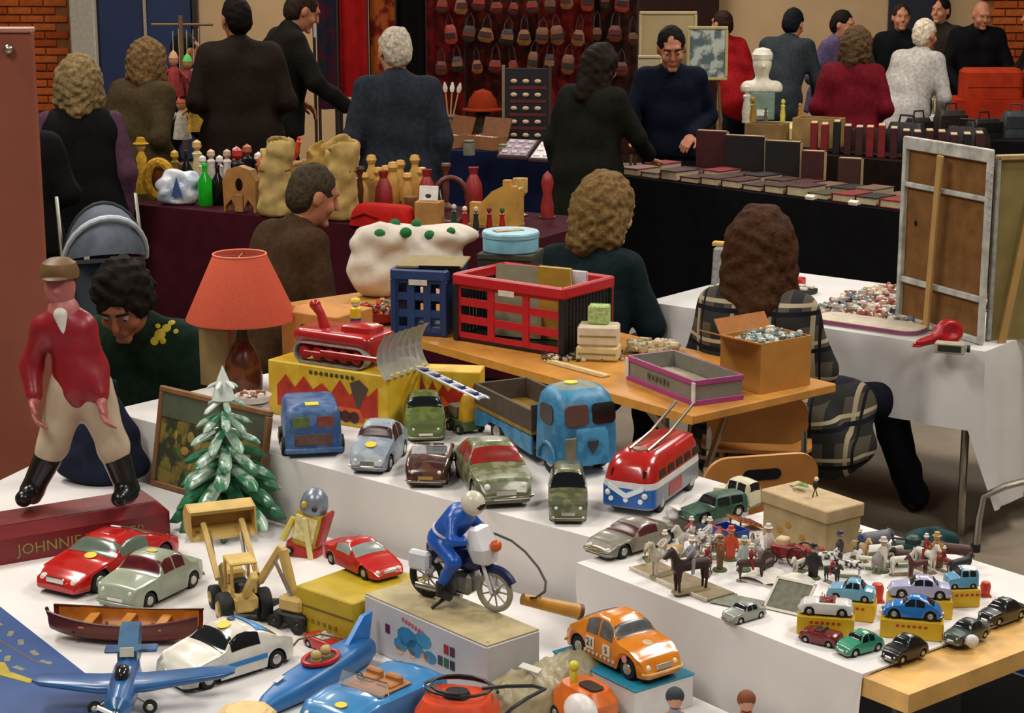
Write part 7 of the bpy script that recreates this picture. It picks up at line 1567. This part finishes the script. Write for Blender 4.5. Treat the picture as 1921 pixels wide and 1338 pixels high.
for r_ in range(2):
    for c in range(14):
        u = .12 + c * .162; v = .138 + r_ * .208; kd = rnd.choice(kinds)
        if r_ == 0: kd = ['pink', 'tan', 'maroon', 'maroon', 'brown', 'maroon', 'brown', 'brown', 'maroon', 'green', 'red', 'black', 'red', 'maroon'][c]
        book(kd, on_t(PBK, AK_, u, v), AK_ + rnd.uniform(-.06, .06), .14, .20, .035 + .012 * rnd.randrange(3), '%s leather-bound book lying flat on the black book stall' % kd, 'books lying on the book stall')
for c, (u, kd, w_, h, lab) in enumerate(((.35, 'maroon', .20, .26, 'large maroon album standing upright before the navy sweater'), (.62, 'black', .26, .25, 'large black album standing upright on the book stall'), (.92, 'black', .22, .24, 'second black album standing by the wooden tray'), (1.15, 'maroon', .14, .20, 'upright maroon book at the rear of the book stall'), (1.42, 'brown', .14, .18, 'upright brown book beside the maroon one'))):
    q = on_t(PBK, AK_, u, .545); t = T('album', lab, 'book', q, AK_ + .35); P(t, 'cover', B().box((0, 0, h / 2), (w_, .05, h), b=.004), m(bk_hex[kd], .5, .25, 20), False); P(t, 'page_edge', B().box((0, 0, h - .0005), (w_ - .012, .038, .004)), m('#b89a70', .7), False); P(t, 'spine_edge', B().box((w_ / 2, 0, h / 2), (.006, .042, h - .012)), m('#a8906a', .7), False)
for i, (x, y) in enumerate(((1562, 380), (1608, 390))): S1('price_card', B().box((0, 0, .012), (.06, .03, .022), (.4, 0, 0), b=.003).box((0, .02, .006), (.05, .02, .01)), m('#d8d0bc', .7), ('cream price card on the front edge of the book stall', 'cream price card near the far end of the book stall')[i], 'card', on_t(PBK, AK_, 1.55 + i * .3, .008), AK_)
A2 = R_(-40)
for c in range(15):
    kd = rnd.choice(['maroon', 'black', 'brown', 'red', 'maroon']); h = .19 + .03 * rnd.random(); q = on_t(PB2, A2, .55 + c * .088, .16 + .02 * rnd.random()); t = T('book', '%s old book standing upright on the rear book table' % kd, 'book', q, A2 + .5, 'upright books on the rear table'); P(t, 'cover', B().box((0, 0, h / 2), (.05, .15, h), b=.003), m(bk_hex[kd], .5, .25, 20), False); P(t, 'page_edge', B().box((0, 0, h), (.04, .14, .003)), m('#b8a07a', .7), False)
for i, (u, v, w_, h, hx, lab) in enumerate(((.12, .25, .26, .16, '#8a6a3c', 'light wooden tray box of papers on the rear book table'), (.42, .45, .32, .2, '#9a7a44', 'slanted wooden box behind the upright books'), (.80, .50, .24, .14, '#3a2418', 'dark box at the rear book table'))):
    t = T('wooden_box', lab, 'box', on_t(PB2, A2, u, v), A2 + .2); open_box(t, w_, .2, h, .01, m(hx, .6, .2, 12), -.1); P(t, 'papers', B().box((0, 0, h * .55), (w_ * .8, .15, h * .7)), m('#2a1814', .8), False)
for i, (u, w_, hx, lab) in enumerate(((.75, .3, '#17181c', 'black leather bag on the rear books'), (1.2, .32, '#1c1414', 'dark briefcase at the end of the rear book table'))):
    t = T('leather_bag', lab, 'bag', on_t(PB2, A2, u + .32, .52), A2); P(t, 'body', stack([(0, w_, .12, .03), (.12, w_, .12, .04), (.2, w_ * .8, .07, .03)]), m(hx, .5)); P(t, 'handle', B().tube([(-.06, 0, .2), (-.05, 0, .25), (.05, 0, .25), (.06, 0, .2)], .008, 6), m(hx, .5))
# ---- pictures, bust and far goods
def picture(label, px0, px1, py0, py1, Y, mat, fr):
    a, c = GY(px0, py0, Y), GY(px1, py1, Y); w_, h = c.x - a.x, a.z - c.z; t = T('framed_picture', label, 'picture', ((a.x + c.x) / 2, Y, c.z), 0, rx=-.06)
    P(t, 'picture', B().box((0, 0, h / 2), (w_ - .03, .01, h - .03)), mat, False)
    for c_, s in (((0, 0, .01), (w_, .03, .025)), ((0, 0, h - .01), (w_, .03, .025)), ((-w_ / 2 + .01, 0, h / 2), (.025, .03, h - .05)), ((w_ / 2 - .01, 0, h / 2), (.025, .03, h - .05))): P(t, 'frame_side', B().box(c_, s, b=.004), fr, False)
    P(t, 'easel_leg', B().cyl((0, .05, 0), (0, .25, -c.z + .02), .012, n=6), m('#5a4028', .6)); P(t, 'easel_front', B().cyl((-.1, .03, 0.02), (-.16, -.0, -c.z + .01), .012, n=6).cyl((.1, .03, 0.02), (.16, -.0, -c.z + .01), .012, n=6), m('#5a4028', .6))
picture('large blank cream picture behind the navy sweater', 1200, 1306, 22, 130, 15.4, m('#a8946a', .7, .1, 6), m('#b8a478', .6)); picture('framed blue-green print right of the navy sweater', 1290, 1364, 50, 150, 15.2, m('#4a5a5a', .5, .4, 9, h2='#a8b0a8'), m('#a89868', .5)); picture('small pale framed sheet left of the navy sweater', 1190, 1242, 104, 190, 15.0, m('#b8a888', .7, .1, 6), m('#c8bc98', .5))
t = T('plaster_bust', 'white plaster bust on a teal stand', 'bust', G(1430, 226, ZA) + Vector((0, .1, 0)), PI); sd = SD(); sd.ell((0, 0, .45), (.075, .09, .11)); sd.cap((0, 0, .36), (0, -.01, .28), .05, .06); sd.cap((-.11, 0, .25), (.11, 0, .25), .06, k=.04); sd.cap((0, .08, .45), (0, .095, .425), .012, .016, k=.01); obj('bust', sdmesh('bust', [sd.polys(.011, zmin=.22)], m('#d8d2c0', .7)), t)
P(t, 'hair', B().lathe([(.08, .48), (.085, .52), (.06, .56), (.0001, .575)], 14, sy=1.15), m('#dcd6c6', .7)); P(t, 'stand', B().box((0, 0, .11), (.2, .16, .22), b=.006), m('#6a8078', .6, .2), False); P(t, 'white_card', B().box((0, .083, .06), (.09, .004, .05)), m('#d8d8d4', .7), False)
for i, (px, py, h, hx, lab) in enumerate(((1400, 230, .30, '#c8c4b4', 'white statuette left of the bust'), (1412, 234, .22, '#8a6a2c', 'gilt statuette beside the white one'), (1436, 234, .14, '#4a4a44', 'dark bronze figure before the bust stand'), (1468, 228, .18, '#b8b04a', 'yellow-green vase right of the bust'), (1500, 226, .14, '#a8762c', 'amber bowl on the bust table'), (1520, 230, .16, '#8a9a9a', 'grey-blue box figure on the bust table'))): figure(lab, px, py, h, hx, hx, 'statuette')
t = T('folded_cloth', 'pale yellow folded cloth hanging over the bust table corner', 'cloth', on_t(PY_, R_(-8), .58, .12, .802), R_(-10)); P(t, 'cloth', stack([(0, .36, .22, .03), (.03, .36, .22, .04), (.045, .3, .16, .04)]), m('#c4c07a', .85, .15, 10)); P(t, 'fringe', B().box((0, -.112, .012), (.34, .006, .02)), m('#a8a460', .9), False)
for i in range(12):
    u = .08 + (i % 6) * .11; hx = ['#a8a8a4', '#c8c4bc', '#8a8a84', '#b84a3c', '#2a2420', '#c8b890'][i % 6]; lab = ['pewter jug', 'white china pot', 'grey glass vase', 'red lacquer pot', 'black kettle', 'cream crock'][i % 6] + (' at the near end' if i < 6 else ' at the far end') + ' of the glassware table'
    r = .034 + .008 * (i % 3); h = .07 + .05 * ((i * 5) % 3); lath('pot', lab, 'pot', on_t(PW_, R_(-4), u, .07 + .38 * (i // 6) + .04 * (i % 2)), (('body', [(r * .7, 0), (r, h * .4), (r * .9, h * .7), (r * .5, h)], m(hx, .35, .15)), ('lid', [(r * .55, h), (r * .4, h * 1.1), (.0001, h * 1.15)], m(hx, .4))))
t = T('wire_basket', 'chrome wire basket on the glassware table', 'basket', on_t(PW_, R_(-4), .58, .28)); b = B()
for k in range(12): b.cyl((.09 * math.cos(k * PI / 6), .07 * math.sin(k * PI / 6), 0), (.11 * math.cos(k * PI / 6), .085 * math.sin(k * PI / 6), .14), .004, n=5)
P(t, 'wires', b, steel); P(t, 'rim', B().tube([(.11 * math.cos(k * PI / 10), .085 * math.sin(k * PI / 10), .14) for k in range(20)], .006, 6, closed=True), steel); P(t, 'floor_ring', B().tube([(.09 * math.cos(k * PI / 10), .07 * math.sin(k * PI / 10), .006) for k in range(20)], .006, 6, closed=True), steel)
for i in range(7):
    u = .13 + i * .235; hx = ['#1c1210', '#241814', '#0f0f12', '#2a3034', '#3a1c14'][i % 5]; w_ = .2 + .04 * (i % 3); h = .14 + .05 * (i % 2)
    lab = ['dark brown satchel', 'chestnut brown satchel', 'black satchel', 'slate satchel', 'russet satchel'][i % 5] + (' near the taped frame' if i >= 5 else ' beyond the rear books') + ' on the bag table'
    t = T('satchel', lab, 'bag', on_t(PX_, R_(-9), u, .2 + .1 * (i % 2)), rnd.uniform(-.5, .5)); P(t, 'body', stack([(0, w_, .13, .03), (h * .7, w_, .13, .04), (h, w_ * .85, .08, .03)]), m(hx, .5, .3, 20)); P(t, 'flap', B().box((0, -.068, h * .6), (w_ * .9, .008, h * .5), (.08, 0, 0), b=.003), m(hx, .45, .3, 20)); P(t, 'handle', B().tube([(-.05, 0, h - .01), (-.04, 0, h + .05), (.04, 0, h + .05), (.05, 0, h - .01)], .007, 6), m(hx, .5))
t = T('white_kettle_scale', 'white kitchen scale with curved legs at the bag table', 'scale', on_t(PX_, R_(-9), 1.84, .36)); P(t, 'bed', stack([(.14, .5, .2, .06), (.18, .55, .22, .08), (.21, .4, .14, .05)]), m('#c8c0a4', .6));
for sx in (-1, 1): P(t, 'leg', B().tube([(sx * .2, 0, .15), (sx * .23, -.03, .08), (sx * .2, -.03, 0)], .02, 8), m('#c8bc98', .6))
t = T('pink_basket', 'magenta plastic basket with handle beyond the olive panel', 'basket', on_t(PX_, R_(-9), 1.86, .10)); P(t, 'tub', B().lathe([(.09, 0), (.13, .09), (.135, .1), (.12, .09), (.0001, .02)], 20, sx=1.5), m('#a82a5c', .5)); P(t, 'handle', B().tube([(.17 * math.cos(k * PI / 10), 0, .09 + .13 * math.sin(k * PI / 10)) for k in range(11)], .014, 8), m('#b83468', .5))
for i, (u, w_, hx, lab) in enumerate(((.25, .5, '#a03014', 'orange red fabric roll on the farthest table'), (.85, .6, '#b0401c', 'rust orange fabric bale beside the fabric roll'))):
    t = T('fabric_bale', lab, 'fabric', on_t(PZ_, R_(2), u + .1, .2, .902)); P(t, 'fabric', stack([(0, w_, .3, .05), (.22, w_, .3, .06), (.25, w_ * .9, .22, .05)]), m(hx, .8, .2, 10)); P(t, 'edge', B().box((0, -.152, .1), (w_ * .9, .004, .006)), m('#6a1c0c', .8), False)

# more turned and carved pieces crowding the burgundy stall
rnd = random.Random(51); eA = R_(-30.6)
wk = [('#a8803c', 'honey'), ('#7a5028', 'walnut'), ('#c09a58', 'pale'), ('#5a3018', 'dark'), ('#b8502a', 'orange'), ('#8a1c1c', 'red'), ('#3a4a2a', 'green')]
kn2 = ['candlestick', 'egg cup', 'pepper mill', 'vase', 'goblet']
prof = {'candlestick': [(.04, 0), (.04, .012), (.012, .03), (.018, .10), (.01, .16), (.026, .19), (.022, .2)], 'egg cup': [(.03, 0), (.01, .03), (.03, .06), (.032, .09), (.028, .09), (.0001, .05)], 'pepper mill': [(.03, 0), (.032, .05), (.02, .1), (.03, .15), (.022, .18), (.0001, .2)], 'vase': [(.03, 0), (.045, .06), (.04, .12), (.018, .16), (.025, .19), (.02, .19), (.0001, .12)], 'goblet': [(.035, 0), (.008, .02), (.008, .07), (.035, .10), (.036, .16), (.032, .16), (.0001, .09)]}
busy = [o for o in scene.objects if o.parent is None and abs(o.location.z - ZA) < .02]
for i in range(36):
    u = .5 + (i % 12) * .16 + rnd.uniform(-.01, .01); v = (.36, .54, .72)[i // 12] + rnd.uniform(-.02, .02); k = kn2[(i * 3 + i // 12) % 5]; hx, cw = wk[(i * 2 + i // 7) % 7]
    q = on_t(PA, eA, u, v)
    if (u > 1.7 and v < .62) or any((o.location.xy - q.xy).length < .105 for o in busy): continue
    t = T(k.replace(' ', '_'), '%s wooden %s in the crowded rows at the back of the burgundy stall' % (cw, k), k if len(k.split()) < 3 else 'wood', q, 0, 'turned wooden pieces on the burgundy stall')
    P(t, 'turned_body', B().lathe([(r * 1.1, z * 1.25) for r, z in prof[k]], 14), m(hx, .5, .25, 30)); P(t, 'foot_ring', B().lathe([(.042, 0), (.042, .006)], 14), m('#3a2414', .6))
